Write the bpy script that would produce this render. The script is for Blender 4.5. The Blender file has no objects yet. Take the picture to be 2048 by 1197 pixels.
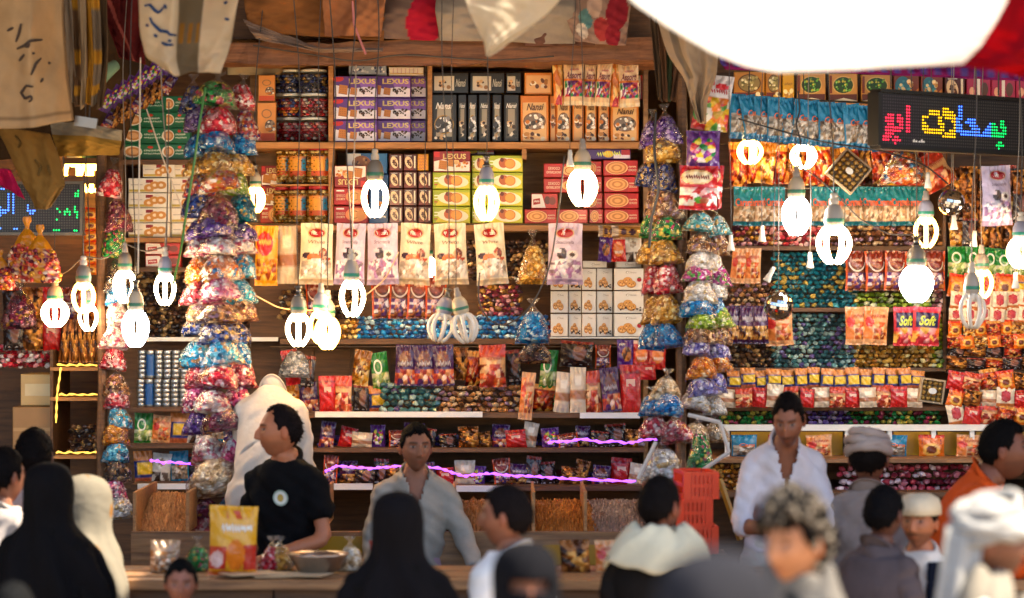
import bpy, math, random
import numpy as np
from mathutils import Vector, Matrix, Euler

# ------------------------------------------------------------------ camera, world, sun, exposure
SC = bpy.context.scene
COL = SC.collection
F, CZ = 5600.0, 2.35            # focal length in photograph pixels, camera height


def P(u, v, y):
    """photograph pixel and distance -> point in the place"""
    return ((u - 1024.0) * y / F, y, CZ - (v - 598.5) * y / F)


def S(px, y):
    return px * y / F


cam = bpy.data.cameras.new("camera")
cam.sensor_width = 36.0
cam.lens = F / 2048.0 * 36.0
cam.clip_start, cam.clip_end = 0.1, 400.0
cam.dof.use_dof = True
cam.dof.focus_distance = 14.15
cam.dof.aperture_fstop = (cam.lens / 1000.0) / 0.078
co = bpy.data.objects.new("camera", cam)
COL.objects.link(co)
co.location = (0, 0, CZ)
co.rotation_euler = (math.pi / 2, 0, 0)
SC.camera = co

SUN_EL, SUN_AZ = math.radians(55), math.radians(100)     # azimuth measured from +Y towards +X
world = bpy.data.worlds.new("World")
SC.world = world
world.use_nodes = True
wn = world.node_tree
wn.nodes.clear()
sky = wn.nodes.new("ShaderNodeTexSky")
sky.sky_type = 'NISHITA'
sky.sun_disc = False
sky.sun_elevation = SUN_EL
sky.sun_rotation = SUN_AZ
bg = wn.nodes.new("ShaderNodeBackground")
bg.inputs[1].default_value = 0.115
wo = wn.nodes.new("ShaderNodeOutputWorld")
wn.links.new(sky.outputs[0], bg.inputs[0])
wn.links.new(bg.outputs[0], wo.inputs[0])

sl = bpy.data.lights.new("sun", 'SUN')
sl.energy = 4.5
sl.angle = math.radians(0.5)
sl.color = (1.0, 0.90, 0.74)
so = bpy.data.objects.new("sun", sl)
COL.objects.link(so)
sdir = Vector((math.sin(SUN_AZ) * math.cos(SUN_EL), math.cos(SUN_AZ) * math.cos(SUN_EL), math.sin(SUN_EL)))
so.rotation_euler = (-sdir).to_track_quat('-Z', 'Y').to_euler()
so.location = (8, 4, 14)

SC.view_settings.view_transform = 'Standard'
SC.view_settings.look = 'None'
SC.view_settings.gamma = 1.0
SC.view_settings.exposure = 1.8
SC.render.engine = 'CYCLES'
SC.cycles.max_bounces = 7
SC.cycles.diffuse_bounces = 3
SC.cycles.glossy_bounces = 3
SC.cycles.transmission_bounces = 4
SC.cycles.transparent_max_bounces = 14
SC.cycles.sample_clamp_indirect = 4.0
SC.cycles.use_denoising = True
SC.cycles.caustics_reflective = False
SC.cycles.caustics_refractive = False
EMIT = 10.5                       # strength of the lit lamps

rng = np.random.default_rng(11)
rnd = random.Random(5)


# ------------------------------------------------------------------ colours and materials
def hx(s):
    s = s.lstrip('#')
    c = [int(s[i:i + 2], 16) / 255.0 for i in (0, 2, 4)]
    return np.array([x / 12.92 if x < 0.04045 else ((x + 0.055) / 1.055) ** 2.4 for x in c])


def pal(*a):
    return [hx(x) for x in a]


MATS = {}


def nodes(name):
    m = bpy.data.materials.new(name)
    m.use_nodes = True
    nt = m.node_tree
    b = nt.nodes.get("Principled BSDF")
    MATS[name] = m
    return m, nt, b


def noise(nt, scale, detail=3.0, vec=None, rough=0.55):
    n = nt.nodes.new("ShaderNodeTexNoise")
    n.inputs["Scale"].default_value = scale
    n.inputs["Detail"].default_value = detail
    n.inputs["Roughness"].default_value = rough
    if vec is not None:
        nt.links.new(vec, n.inputs["Vector"])
    return n


def objvec(nt, scale=(1, 1, 1)):
    tc = nt.nodes.new("ShaderNodeTexCoord")
    mp = nt.nodes.new("ShaderNodeMapping")
    mp.inputs["Scale"].default_value = scale
    nt.links.new(tc.outputs["Object"], mp.inputs["Vector"])
    return mp.outputs["Vector"]


def bump(nt, b, height, strength=0.3, dist=0.01):
    n = nt.nodes.new("ShaderNodeBump")
    n.inputs["Strength"].default_value = strength
    n.inputs["Distance"].default_value = dist
    nt.links.new(height, n.inputs["Height"])
    nt.links.new(n.outputs[0], b.inputs["Normal"])


def colmat(name, rough=0.4, metal=0.0, spec=0.5, coat=0.0, vary=0.10, vscale=30, bstr=0.0, bscale=60, bdist=0.01,
           trans=0.0):
    """material whose colour is carried by the mesh (print, wrappers, skin ...)"""
    m, nt, b = nodes(name)
    a = nt.nodes.new("ShaderNodeAttribute")
    a.attribute_name = "Col"
    v = objvec(nt)
    n = noise(nt, vscale, 4, v)
    mr = nt.nodes.new("ShaderNodeMapRange")
    mr.inputs[3].default_value = 1 - vary
    mr.inputs[4].default_value = 1 + vary
    nt.links.new(n.outputs[0], mr.inputs[0])
    mx = nt.nodes.new("ShaderNodeVectorMath")
    mx.operation = 'SCALE'
    nt.links.new(a.outputs["Color"], mx.inputs[0])
    nt.links.new(mr.outputs[0], mx.inputs["Scale"])
    nt.links.new(mx.outputs[0], b.inputs["Base Color"])
    b.inputs["Roughness"].default_value = rough
    b.inputs["Metallic"].default_value = metal
    b.inputs["Specular IOR Level"].default_value = spec
    b.inputs["Coat Weight"].default_value = coat
    b.inputs["Coat Roughness"].default_value = 0.15
    if bstr:
        n2 = noise(nt, bscale, 3, v)
        bump(nt, b, n2.outputs[0], bstr, bdist)
    if trans:
        tr = nt.nodes.new("ShaderNodeBsdfTranslucent")
        nt.links.new(mx.outputs[0], tr.inputs[0])
        ms = nt.nodes.new("ShaderNodeMixShader")
        ms.inputs[0].default_value = trans
        nt.links.new(b.outputs[0], ms.inputs[1])
        nt.links.new(tr.outputs[0], ms.inputs[2])
        nt.links.new(ms.outputs[0], nt.nodes["Material Output"].inputs[0])
    return m


colmat("card", 0.42, coat=0.15, vary=0.10, vscale=14)
colmat("pouch", 0.26, coat=0.35, vary=0.10, vscale=22, bstr=0.65, bscale=28, bdist=0.015)
colmat("foil", 0.26, metal=0.42, vary=0.20, vscale=60, bstr=0.5, bscale=90, bdist=0.006)
colmat("wrapper", 0.30, metal=0.15, coat=0.3, vary=0.18, vscale=50, bstr=0.3, bscale=70, bdist=0.006)
colmat("plastic", 0.38, vary=0.06, vscale=25)
colmat("matte", 0.85, spec=0.2, vary=0.16, vscale=9, bstr=0.2, bscale=50, bdist=0.006)
colmat("cloth", 0.9, spec=0.12, vary=0.34, vscale=6, bstr=0.5, bscale=9, bdist=0.02)
colmat("thin_cloth", 0.9, spec=0.1, vary=0.06, vscale=4, bstr=0.4, bscale=10, bdist=0.03, trans=0.6)
colmat("skin", 0.5, spec=0.35, vary=0.20, vscale=26, bstr=0.08, bscale=200, bdist=0.003)
colmat("hair", 0.75, spec=0.08, vary=0.45, vscale=60, bstr=0.6, bscale=120, bdist=0.01)
colmat("metal", 0.3, metal=0.9, vary=0.15, vscale=20, bstr=0.1, bscale=30)
colmat("grain", 0.75, vary=0.3, vscale=90, bstr=0.5, bscale=140, bdist=0.006)
mm = colmat("mirror", 0.06, metal=1.0, vary=0.05)


def woodmat(name, c1, c2, rough=0.6, scale=(1.2, 14, 14), bstr=0.35):
    m, nt, b = nodes(name)
    v = objvec(nt, scale)
    n = noise(nt, 3.0, 8, v, 0.65)
    r = nt.nodes.new("ShaderNodeValToRGB")
    r.color_ramp.elements[0].position = 0.30
    r.color_ramp.elements[0].color = (*hx(c1), 1)
    r.color_ramp.elements[1].position = 0.68
    r.color_ramp.elements[1].color = (*hx(c2), 1)
    nt.links.new(n.outputs[0], r.inputs[0])
    nt.links.new(r.outputs[0], b.inputs["Base Color"])
    b.inputs["Roughness"].default_value = rough
    bump(nt, b, n.outputs[0], bstr, 0.01)
    return m


woodmat("wood_light", "#8a5a30", "#c08a52")
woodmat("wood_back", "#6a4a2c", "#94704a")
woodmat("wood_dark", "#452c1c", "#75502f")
woodmat("wood_beam", "#4a2a18", "#94603c")
woodmat("wood_counter", "#6a4428", "#a8784a", 0.5)


def plainmat(name, c, rough=0.7, vary=0.25, vscale=3.0, metal=0.0, bstr=0.2):
    m, nt, b = nodes(name)
    v = objvec(nt)
    n = noise(nt, vscale, 6, v)
    mix = nt.nodes.new("ShaderNodeMix")
    mix.data_type = 'RGBA'
    c = hx(c)
    mix.inputs[6].default_value = (*(c * (1 - vary)), 1)
    mix.inputs[7].default_value = (*np.clip(c * (1 + vary), 0, 1), 1)
    nt.links.new(n.outputs[0], mix.inputs[0])
    nt.links.new(mix.outputs[2], b.inputs["Base Color"])
    b.inputs["Roughness"].default_value = rough
    b.inputs["Metallic"].default_value = metal
    n2 = noise(nt, vscale * 12, 4, v)
    bump(nt, b, n2.outputs[0], bstr, 0.01)
    return m


plainmat("asphalt", "#9a8468", 0.9, 0.2, 2.0)
plainmat("plaster", "#6e5540", 0.9, 0.25, 1.5)
plainmat("roof_cloth", "#8a7358", 0.9, 0.2, 2.0)
plainmat("white_rail", "#e4e2dc", 0.35, 0.06, 8)
plainmat("dark_metal", "#2c241e", 0.5, 0.25, 8, 0.3)
plainmat("sign_black", "#14121a", 0.35, 0.2, 12)
plainmat("backing", "#3a281c", 0.8, 0.3, 6)

# clear wrapping film: see-through with wrinkled glossy creases
m, nt, b = nodes("film")
nt.nodes.remove(b)
out = nt.nodes["Material Output"]
v = objvec(nt)
n = noise(nt, 16, 4, v, 0.7)
n.inputs["Distortion"].default_value = 1.2
bp = nt.nodes.new("ShaderNodeBump")
bp.inputs["Strength"].default_value = 0.9
bp.inputs["Distance"].default_value = 0.03
nt.links.new(n.outputs[0], bp.inputs["Height"])
gl = nt.nodes.new("ShaderNodeBsdfGlossy")
gl.inputs["Roughness"].default_value = 0.12
nt.links.new(bp.outputs[0], gl.inputs["Normal"])
tr = nt.nodes.new("ShaderNodeBsdfTransparent")
tr.inputs[0].default_value = (0.96, 0.96, 0.96, 1)
lw = nt.nodes.new("ShaderNodeLayerWeight")
lw.inputs[0].default_value = 0.25
nt.links.new(bp.outputs[0], lw.inputs["Normal"])
mr = nt.nodes.new("ShaderNodeMapRange")
mr.inputs[3].default_value = 0.05
mr.inputs[4].default_value = 0.60
nt.links.new(lw.outputs["Fresnel"], mr.inputs[0])
ms = nt.nodes.new("ShaderNodeMixShader")
nt.links.new(mr.outputs[0], ms.inputs[0])
nt.links.new(tr.outputs[0], ms.inputs[1])
nt.links.new(gl.outputs[0], ms.inputs[2])
nt.links.new(ms.outputs[0], out.inputs[0])


m, nt, b = nodes("clear_sheet")
nt.nodes.remove(b)
gl = nt.nodes.new("ShaderNodeBsdfGlossy")
gl.inputs["Roughness"].default_value = 0.05
tr = nt.nodes.new("ShaderNodeBsdfTransparent")
lw = nt.nodes.new("ShaderNodeLayerWeight")
lw.inputs[0].default_value = 0.12
ms = nt.nodes.new("ShaderNodeMixShader")
nt.links.new(lw.outputs["Fresnel"], ms.inputs[0])
nt.links.new(tr.outputs[0], ms.inputs[1])
nt.links.new(gl.outputs[0], ms.inputs[2])
nt.links.new(ms.outputs[0], nt.nodes["Material Output"].inputs[0])


def emitmat(name, c, s):
    m, nt, b = nodes(name)
    b.inputs["Base Color"].default_value = (*c, 1)
    b.inputs["Emission Color"].default_value = (*c, 1)
    b.inputs["Emission Strength"].default_value = s
    return m


emitmat("lamp_white", (1.0, 0.76, 0.45), EMIT)
emitmat("lamp_warm", (1.0, 0.55, 0.10), EMIT * 0.8)
emitmat("lamp_cool", (0.97, 0.98, 1.0), EMIT * 0.9)
emitmat("led_red", (1.0, 0.02, 0.06), 1.1)
emitmat("led_yellow", (1.0, 0.50, 0.0), 1.0)
emitmat("led_blue", (0.04, 0.15, 1.0), 1.6)
emitmat("led_green", (0.0, 0.85, 0.12), 0.9)
emitmat("led_purple", (0.40, 0.10, 1.0), 0.7)
emitmat("led_amber", (1.0, 0.55, 0.08), 0.6)


# ------------------------------------------------------------------ mesh kit
class MB:
    def __init__(s):
        s.v, s.f, s.c, s.mi, s.n = [], [], [], [], 0

    def add(s, V, Fc, col=(0.5, 0.5, 0.5), mi=0):
        V = np.asarray(V, float).reshape(-1, 3)
        k = len(V)
        c = np.asarray(col, float)
        if c.ndim == 1:
            c = np.tile(c, (k, 1))
        s.v.append(V)
        s.c.append(c)
        if isinstance(Fc, np.ndarray):
            s.f.extend((Fc + s.n).tolist())
        else:
            s.f.extend([[i + s.n for i in q] for q in Fc])
        s.mi.extend([mi] * len(Fc))
        s.n += k
        return s

    def box(s, c, d, col=(.5, .5, .5), mi=0, rot=None):
        x, y, z = np.array(d) / 2.0
        V = np.array([[-x, -y, -z], [x, -y, -z], [x, y, -z], [-x, y, -z], [-x, -y, z], [x, -y, z], [x, y, z], [-x, y, z]])
        if rot is not None:
            V = V @ np.array(Euler(rot).to_matrix()).T
        return s.add(V + np.array(c), BOXF, col, mi)

    def grid(s, G, col, mi=0, wrap=False, flip=False):
        """G: (rows, cols, 3)"""
        r, c = G.shape[:2]
        s_ = grid_faces(r, c, wrap)
        if flip:
            s_ = s_[:, ::-1]
        colr = np.asarray(col, float)
        if colr.ndim == 3:
            colr = colr.reshape(-1, 3)
        return s.add(G.reshape(-1, 3), s_, colr, mi)

    def tube(s, pts, r, sides=6, col=(.5, .5, .5), mi=0, caps=True):
        pts = np.asarray(pts, float)
        n = len(pts)
        r = np.broadcast_to(np.asarray(r, float), (n,))
        T = np.gradient(pts, axis=0)
        T /= np.linalg.norm(T, axis=1, keepdims=True) + 1e-9
        up = np.array([0.0, 0, 1]) if abs(T[0][2]) < 0.9 else np.array([1.0, 0, 0])
        a = np.linspace(0, 2 * np.pi, sides, endpoint=False)
        G = np.zeros((n, sides, 3))
        A = np.cross(T[0], up)
        A /= np.linalg.norm(A) + 1e-9
        for i in range(n):
            A = A - T[i] * np.dot(A, T[i])
            A /= np.linalg.norm(A) + 1e-9
            B = np.cross(T[i], A)
            G[i] = pts[i] + r[i] * (np.cos(a)[:, None] * A + np.sin(a)[:, None] * B)
        base = s.n
        s.grid(G, col, mi, wrap=True)
        if caps:
            s.f.append([base + i for i in range(sides)][::-1])
            s.f.append([base + (n - 1) * sides + i for i in range(sides)])
            s.mi.extend([mi, mi])
        return s

    def lathe(s, prof, sides=16, col=(.5, .5, .5), c=(0, 0, 0), mi=0, sx=1.0, sy=1.0):
        prof = np.asarray(prof, float)
        a = np.linspace(0, 2 * np.pi, sides, endpoint=False)
        G = np.zeros((len(prof), sides, 3))
        G[:, :, 0] = prof[:, :1] * np.cos(a) * sx + c[0]
        G[:, :, 1] = prof[:, :1] * np.sin(a) * sy + c[1]
        G[:, :, 2] = prof[:, 1:2] + c[2]
        return s.grid(G, col, mi, wrap=True)

    def ico(s, c, r, col, R=None, jit=0.0, mi=0, rg=None):
        V = ICO_V.copy()
        if jit:
            V = V * (1 + (rg or rng).uniform(-jit, jit, (12, 1)))
        V = V * np.asarray(r, float)
        if R is not None:
            V = V @ R.T
        return s.add(V + np.asarray(c), ICO_F, col, mi)

    def sweet(s, c, r, col, R, rg):
        """a wrapped sweet: crumpled body with two flared twists"""
        s.ico(c, np.array([1.25, .95, .8]) * r, col, R, .28, rg=rg)
        E = np.array([[1.05, 0, 0], [2.0, .75, .15], [2.05, 0, -.3], [1.95, -.75, .2]]) * r
        for sg in (1, -1):
            V = (E * np.array([sg, 1, 1])) @ R.T + np.asarray(c)
            s.add(V, [[0, 1, 2], [0, 2, 3]], np.clip(col * rg.uniform(.9, 1.5), 0, 1))
        return s

    def mesh(s, name, mats, smooth=False):
        me = bpy.data.meshes.new(name)
        V = np.concatenate(s.v) if s.v else np.zeros((0, 3))
        me.from_pydata(V.tolist(), [], s.f)
        at = me.color_attributes.new("Col", 'FLOAT_COLOR', 'POINT')
        C4 = np.ones((len(V), 4), np.float32)
        C4[:, :3] = np.concatenate(s.c)
        at.data.foreach_set("color", C4.ravel())
        for m in ([mats] if isinstance(mats, str) else mats):
            me.materials.append(MATS[m])
        if any(s.mi):
            me.polygons.foreach_set("material_index", np.array(s.mi, np.int32))
        if smooth:
            me.polygons.foreach_set("use_smooth", np.ones(len(me.polygons), bool))
        me.update()
        return me


def grid_faces(r, c, wrap=False):
    i = np.arange(r - 1)[:, None]
    cc = c if wrap else c - 1
    j = np.arange(cc)[None, :]
    j2 = (j + 1) % c
    a = i * c + j
    b = i * c + j2
    return np.stack([a, b, b + c, a + c], -1).reshape(-1, 4)


BOXF = np.array([[0, 1, 5, 4], [1, 2, 6, 5], [2, 3, 7, 6], [3, 0, 4, 7], [4, 5, 6, 7], [3, 2, 1, 0]])
_p = (1 + 5 ** .5) / 2
ICO_V = np.array([[-1, _p, 0], [1, _p, 0], [-1, -_p, 0], [1, -_p, 0], [0, -1, _p], [0, 1, _p], [0, -1, -_p], [0, 1, -_p],
                  [_p, 0, -1], [_p, 0, 1], [-_p, 0, -1], [-_p, 0, 1]], float) / math.sqrt(1 + _p * _p)
ICO_F = np.array([[0, 11, 5], [0, 5, 1], [0, 1, 7], [0, 7, 10], [0, 10, 11], [1, 5, 9], [5, 11, 4], [11, 10, 2], [10, 7, 6],
                  [7, 1, 8], [3, 9, 4], [3, 4, 2], [3, 2, 6], [3, 6, 8], [3, 8, 9], [4, 9, 5], [2, 4, 11], [6, 2, 10],
                  [8, 6, 7], [9, 8, 1]])


def link(o):
    COL.objects.link(o)
    return o


def put(name, me, parent=None, loc=None, rot=None, scale=None, label=None, cat=None, group=None, kind=None):
    o = link(bpy.data.objects.new(name, me))
    if parent is not None:
        o.parent = parent
    if loc is not None:
        o.location = loc
    if rot is not None:
        o.rotation_euler = rot
    if scale is not None:
        o.scale = (scale,) * 3 if np.isscalar(scale) else scale
    if label:
        o["label"] = label
    if cat:
        o["category"] = cat
    if group:
        o["group"] = group
    if kind:
        o["kind"] = kind
    return o


def root(name, loc, label, cat, group=None, rot=None):
    return put(name, None, loc=loc, rot=rot, label=label, cat=cat, group=group)


ORD = ["first", "second", "third", "fourth", "fifth", "sixth", "seventh", "eighth", "ninth", "tenth", "eleventh", "twelfth",
       "thirteenth", "fourteenth", "fifteenth", "sixteenth", "seventeenth", "eighteenth", "nineteenth", "twentieth"]


# ------------------------------------------------------------------ lettering and print
_TXT = {}


def text_mesh(s, bold=0.0, shear=0.0):
    k = (s, bold, shear)
    if k in _TXT:
        return _TXT[k]
    cu = bpy.data.curves.new("t", 'FONT')
    cu.body = s
    cu.resolution_u = 2
    cu.offset = bold
    cu.shear = shear
    ob = bpy.data.objects.new("t", cu)
    COL.objects.link(ob)
    dg = bpy.context.evaluated_depsgraph_get()
    ev = ob.evaluated_get(dg)
    me = ev.to_mesh()
    V = np.array([v.co[:2] for v in me.vertices])
    Fc = [list(p.vertices) for p in me.polygons]
    ev.to_mesh_clear()
    bpy.data.objects.remove(ob)
    bpy.data.curves.remove(cu)
    lo, hi = V.min(0), V.max(0)
    V = (V - lo) / (hi - lo)
    _TXT[k] = (V, Fc)
    return _TXT[k]


class Art:
    """flat print on a face; x,z in 0..1 of a w*h face, thin layers one above the other"""

    def __init__(s, w, h, y=0.0, surf=None):
        s.w, s.h, s.y, s.k, s.m, s.surf = w, h, y, 1, MB(), surf

    def _put(s, X, Z, Fc, col):
        X = np.asarray(X, float)
        Z = np.asarray(Z, float)
        x = (X - .5) * s.w
        z = (Z - .5) * s.h
        y = np.full_like(x, s.y - s.k * 0.0004)
        if s.surf is not None:
            y = s.surf(X, Z) - 0.0015 - s.k * 0.0004
        s.m.add(np.stack([x, y, z], -1), Fc, col)
        s.k += 1
        return s

    def rect(s, x0, z0, x1, z1, col):
        return s._put([x0, x1, x1, x0], [z0, z0, z1, z1], [[0, 1, 2, 3]], col)

    def poly(s, pts, col):
        pts = np.asarray(pts, float)
        return s._put(pts[:, 0], pts[:, 1], [list(range(len(pts)))], col)

    def ell(s, cx, cz, rx, rz, col, n=18, a0=0, a1=2 * math.pi, rot=0.0):
        a = np.linspace(a0, a1, n, endpoint=(a1 - a0 < 6.2))
        x, z = np.cos(a) * rx * s.w, np.sin(a) * rz * s.h
        c, q = math.cos(rot), math.sin(rot)
        X = cx + (x * c - z * q) / s.w
        Z = cz + (x * q + z * c) / s.h
        return s._put(np.append(X, cx), np.append(Z, cz), [[i, (i + 1) % n, n] for i in range(n if a1 - a0 > 6.2 else n - 1)], col)

    def ring(s, cx, cz, rx, rz, col, t=0.12, n=20, a0=0, a1=2 * math.pi):
        a = np.linspace(a0, a1, n + 1)
        X = np.concatenate([cx + rx * np.cos(a), cx + rx * (1 - t) * np.cos(a)])
        Z = np.concatenate([cz + rz * np.sin(a), cz + rz * (1 - t) * np.sin(a)])
        return s._put(X, Z, [[i, i + 1, n + 2 + i, n + 1 + i] for i in range(n)], col)

    def text(s, t, x0, z0, x1, z1, col, bold=0.02, shear=0.0, flip=False):
        V, Fc = text_mesh(t, bold, shear)
        X, Z = V[:, 0], V[:, 1]
        if flip:
            X, Z = 1 - X, 1 - Z
        return s._put(x0 + X * (x1 - x0), z0 + Z * (z1 - z0), Fc, col)

    def bits(s, n, x0, z0, x1, z1, cols, r0, r1, seed=1, sides=7):
        g = random.Random(seed)
        for i in range(n):
            r = g.uniform(r0, r1)
            s.ell(g.uniform(x0, x1), g.uniform(z0, z1), r / s.w * s.h * g.uniform(.8, 1.3), r * g.uniform(.8, 1.2),
                  cols[i % len(cols)] * g.uniform(.75, 1.15), sides, rot=g.uniform(0, 3))
            s.k -= 0.86
        s.k += 1
        return s

    def squig(s, x0, z0, x1, z1, col, n=22):
        """a line of script too small to read"""
        g = random.Random(int((x0 + z0 * 7 + x1 * 3) * 1000))
        X = np.linspace(x0, x1, n)
        H = (z1 - z0)
        Zc = np.array([z0 + H * (.5 + (.42 if i % 2 else -.42) * g.uniform(.35, 1)) for i in range(n)])
        t = H * .17
        return s._put(np.concatenate([X, X + (x1 - x0) * .02]), np.concatenate([Zc - t, Zc + t]), [[i, i + 1, n + i + 1, n + i] for i in range(n - 1)], col)


# ------------------------------------------------------------------ the setting
def slab(name, x0, x1, y0, y1, z0, z1, mat, parent=None, **kw):
    me = MB().box((0, 0, 0), (x1 - x0, y1 - y0, z1 - z0)).mesh(name, mat)
    return put(name, me, parent, ((x0 + x1) / 2, (y0 + y1) / 2, (z0 + z1) / 2), **kw)


slab("ground", -90, 90, -60, 110, -0.3, 0.0, "asphalt", kind="structure")
slab("stall_floor", -7, 7, 12.05, 17.0, 0.004, 0.18, "asphalt", kind="structure")
slab("wall_back", -7, 7, 16.2, 16.4, 0.0, 5.2, "plaster", kind="structure")
slab("wall_left", -7.2, -7.0, 11.0, 16.4, 0.0, 5.2, "plaster", kind="structure")
slab("wall_right", 7.0, 7.2, 11.0, 16.4, 0.0, 5.2, "plaster", kind="structure")
# unseen roof shading the stall; gap cut to put sun on the white shawl
for x0, x1, y0, y1 in ((-7.2, 0.1, 9.7, 16.4), (0.95, 7.2, 9.7, 16.4), (0.102, 0.948, 9.7, 11.0), (0.102, 0.948, 11.7, 16.4)):
    slab("roof", x0, x1, y0, y1, 4.75, 4.83, "roof_cloth", kind="structure")

YS = 14.4      # front of the goods on the upper shelves


def board(par, name, u0, v0, u1, v1, y0, y1, mat):
    """a board seen front-on between two pixel corners at distance y0, running back to y1"""
    a, b = P(u0, v0, y0), P(u1, v1, y0)
    return slab(name, a[0], b[0], y0, y1, b[2], a[2], mat, par)


# central shelf unit
unit = root("shelf_unit", (0, 0, 0), "wooden shelf unit in the middle, filled with biscuit boxes, jars and sweets", "shelf")
board(unit, "shelf_board", 500, 285, 1296, 297, 14.36, 14.80, "wood_light")
board(unit, "shelf_board", 505, 448, 1296, 462, 14.36, 14.80, "wood_light")
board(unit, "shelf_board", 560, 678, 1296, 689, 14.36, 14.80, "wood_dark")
board(unit, "shelf_board", 505, 118, 1296, 130, 14.38, 14.80, "wood_light")
for u0, va, vb in ((657, 130, 285), (855, 130, 285), (657, 297, 448), (1044, 297, 320)):
    board(unit, "divider", u0, va + 1, u0 + 9, vb - 1, 14.38, 14.80, "wood_light")
board(unit, "side_panel", 1287, 130, 1296, 990, 14.385, 14.80, "wood_back")
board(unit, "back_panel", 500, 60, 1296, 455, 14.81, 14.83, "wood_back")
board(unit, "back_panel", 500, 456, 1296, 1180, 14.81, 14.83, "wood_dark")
for a, b in ((560, 628), (629, 700), (701, 780), (781, 880)):
    board(unit, "plank", a, 690, b, 826, 14.72, 14.75, "wood_dark")
for u0, u1, v in ((630, 965, 824), (1160, 1280, 826)):
    board(unit, "shelf_edge", u0, v, u1, v + 11, 14.05, 14.08, "white_rail")
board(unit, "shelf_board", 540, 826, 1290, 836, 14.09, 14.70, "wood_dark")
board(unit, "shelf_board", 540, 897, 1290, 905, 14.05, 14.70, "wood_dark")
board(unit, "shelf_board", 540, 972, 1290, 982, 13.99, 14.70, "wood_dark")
for u0, u1, v in ((650, 745, 968), (905, 1010, 972)):
    board(unit, "shelf_edge", u0, v, u1, v + 12, 13.95, 13.98, "white_rail")

# left shelf unit
unl = root("shelf_unit", (0, 0, 0), "narrow shelf unit behind the thick hanging column of sweets", "shelf")
board(unl, "back_panel", 214, 130, 500, 1180, 15.0, 15.03, "wood_dark")
for v, m_ in ((320, "wood_dark"), (476, "wood_light"), (535, "wood_dark")):
    board(unl, "shelf_board", 245, v, 500, v + 9, 14.55, 14.98, m_)
board(unl, "side_panel", 238, 180, 246, 540, 14.56, 14.98, "wood_dark")
board(unl, "shelf_edge", 272, 675, 556, 683, 14.5, 14.53, "white_rail")
board(unl, "shelf_board", 272, 676, 556, 684, 14.54, 14.98, "wood_dark")
board(unl, "shelf_board", 262, 815, 500, 823, 14.3, 14.9, "wood_dark")
board(unl, "shelf_board", 262, 888, 500, 897, 14.3, 14.9, "wood_dark")
board(unl, "shelf_edge", 275, 968, 500, 979, 14.1, 14.13, "white_rail")
board(unl, "shelf_board", 262, 969, 500, 980, 14.14, 14.9, "wood_dark")

# right shelf unit
unr = root("shelf_unit", (0, 0, 0), "long shelf unit of the sweet stall under the white tarpaulin", "shelf")
board(unr, "back_panel", 1380, 60, 2300, 1200, 15.0, 15.03, "wood_dark")
for v, m_ in ((493, "wood_dark"), (616, "wood_dark"), (736, "wood_dark")):
    board(unr, "shelf_board", 1440, v, 1892, v + 8, 14.45, 14.98, m_)
    board(unr, "shelf_board", 1893, v + 3, 2300, v + 10, 14.5, 14.98, m_)
board(unr, "divider", 1886, 300, 1892, 736, 14.47, 14.98, "wood_dark")
board(unr, "shelf_board", 1440, 205, 2300, 212, 14.6, 14.98, "wood_light")
board(unr, "shelf_board", 1420, 814, 2300, 822, 14.4, 14.98, "wood_dark")
board(unr, "rail", 1415, 850, 1978, 862, 14.2, 14.25, "white_rail")
for u in (1450, 1690, 1775, 1863, 1940):
    board(unr, "rail_post", u, 862, u + 9, 920, 14.21, 14.24, "white_rail")
yp = MB()
for i, (a, b) in enumerate(((1462, 1685), (1702, 1772), (1787, 1860), (1875, 1937), (1952, 2100))):
    me = MB().box((0, 0, 0), (S(b - a, 14.32), 0.02, S(56, 14.32)), hx('#c8960a')).mesh("panel", "card")
    put("panel", me, unr, P((a + b) / 2, 892, 14.34))
board(unr, "shelf_board", 1420, 918, 2300, 926, 14.0, 14.9, "wood_counter")
board(unr, "shelf_board", 1420, 985, 2300, 995, 13.9, 14.9, "wood_dark")

# roof beam over the central shelves and the posts
bm_ = root("roof_beam", (0, 0, 0), "rough brown wooden beam above the biscuit shelves", "beam")
me = MB()
N = 40
X = np.linspace(P(430, 0, 14.1)[0], P(1320, 0, 14.1)[0], N)
za, zb = P(0, 84, 14.1)[2], P(0, 128, 14.1)[2]
G = np.zeros((N, 5, 3))
for j, (yy, zz) in enumerate(((14.02, zb), (14.02, za), (14.34, za), (14.34, zb), (14.02, zb))):
    G[:, j, 0] = X
    G[:, j, 1] = yy + rng.normal(0, .004, N)
    G[:, j, 2] = zz + 0.012 * np.sin(X * 2.1 + j) + rng.normal(0, .004, N)
G[:, 4] = G[:, 0]
me.grid(G, (0.3, 0.2, 0.1))
put("timber", me.mesh("timber", "wood_beam"), bm_)


def post(u, v0, wpx, y, label, lean=0.0):
    x, _, z = P(u, v0, y)
    w = S(wpx, y)
    g = np.linspace(0, z, 14)
    m = MB().tube(np.stack([np.full(14, 0.0) + rng.normal(0, .004, 14) + lean * (g - z), np.zeros(14), g], -1), w / 2 * (1 + rng.normal(0, .06, 14)), 8, hx('#3a2418'))
    return put("post", m.mesh("post", "wood_dark"), loc=(x, y, 0), label=label, cat="post")


post(1362, 150, 22, 13.75, "dark wooden post between the two candy columns beside the white biscuit boxes")
post(204, 300, 20, 14.0, "dark post at the edge of the left stall beside the thin candy string")

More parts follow.
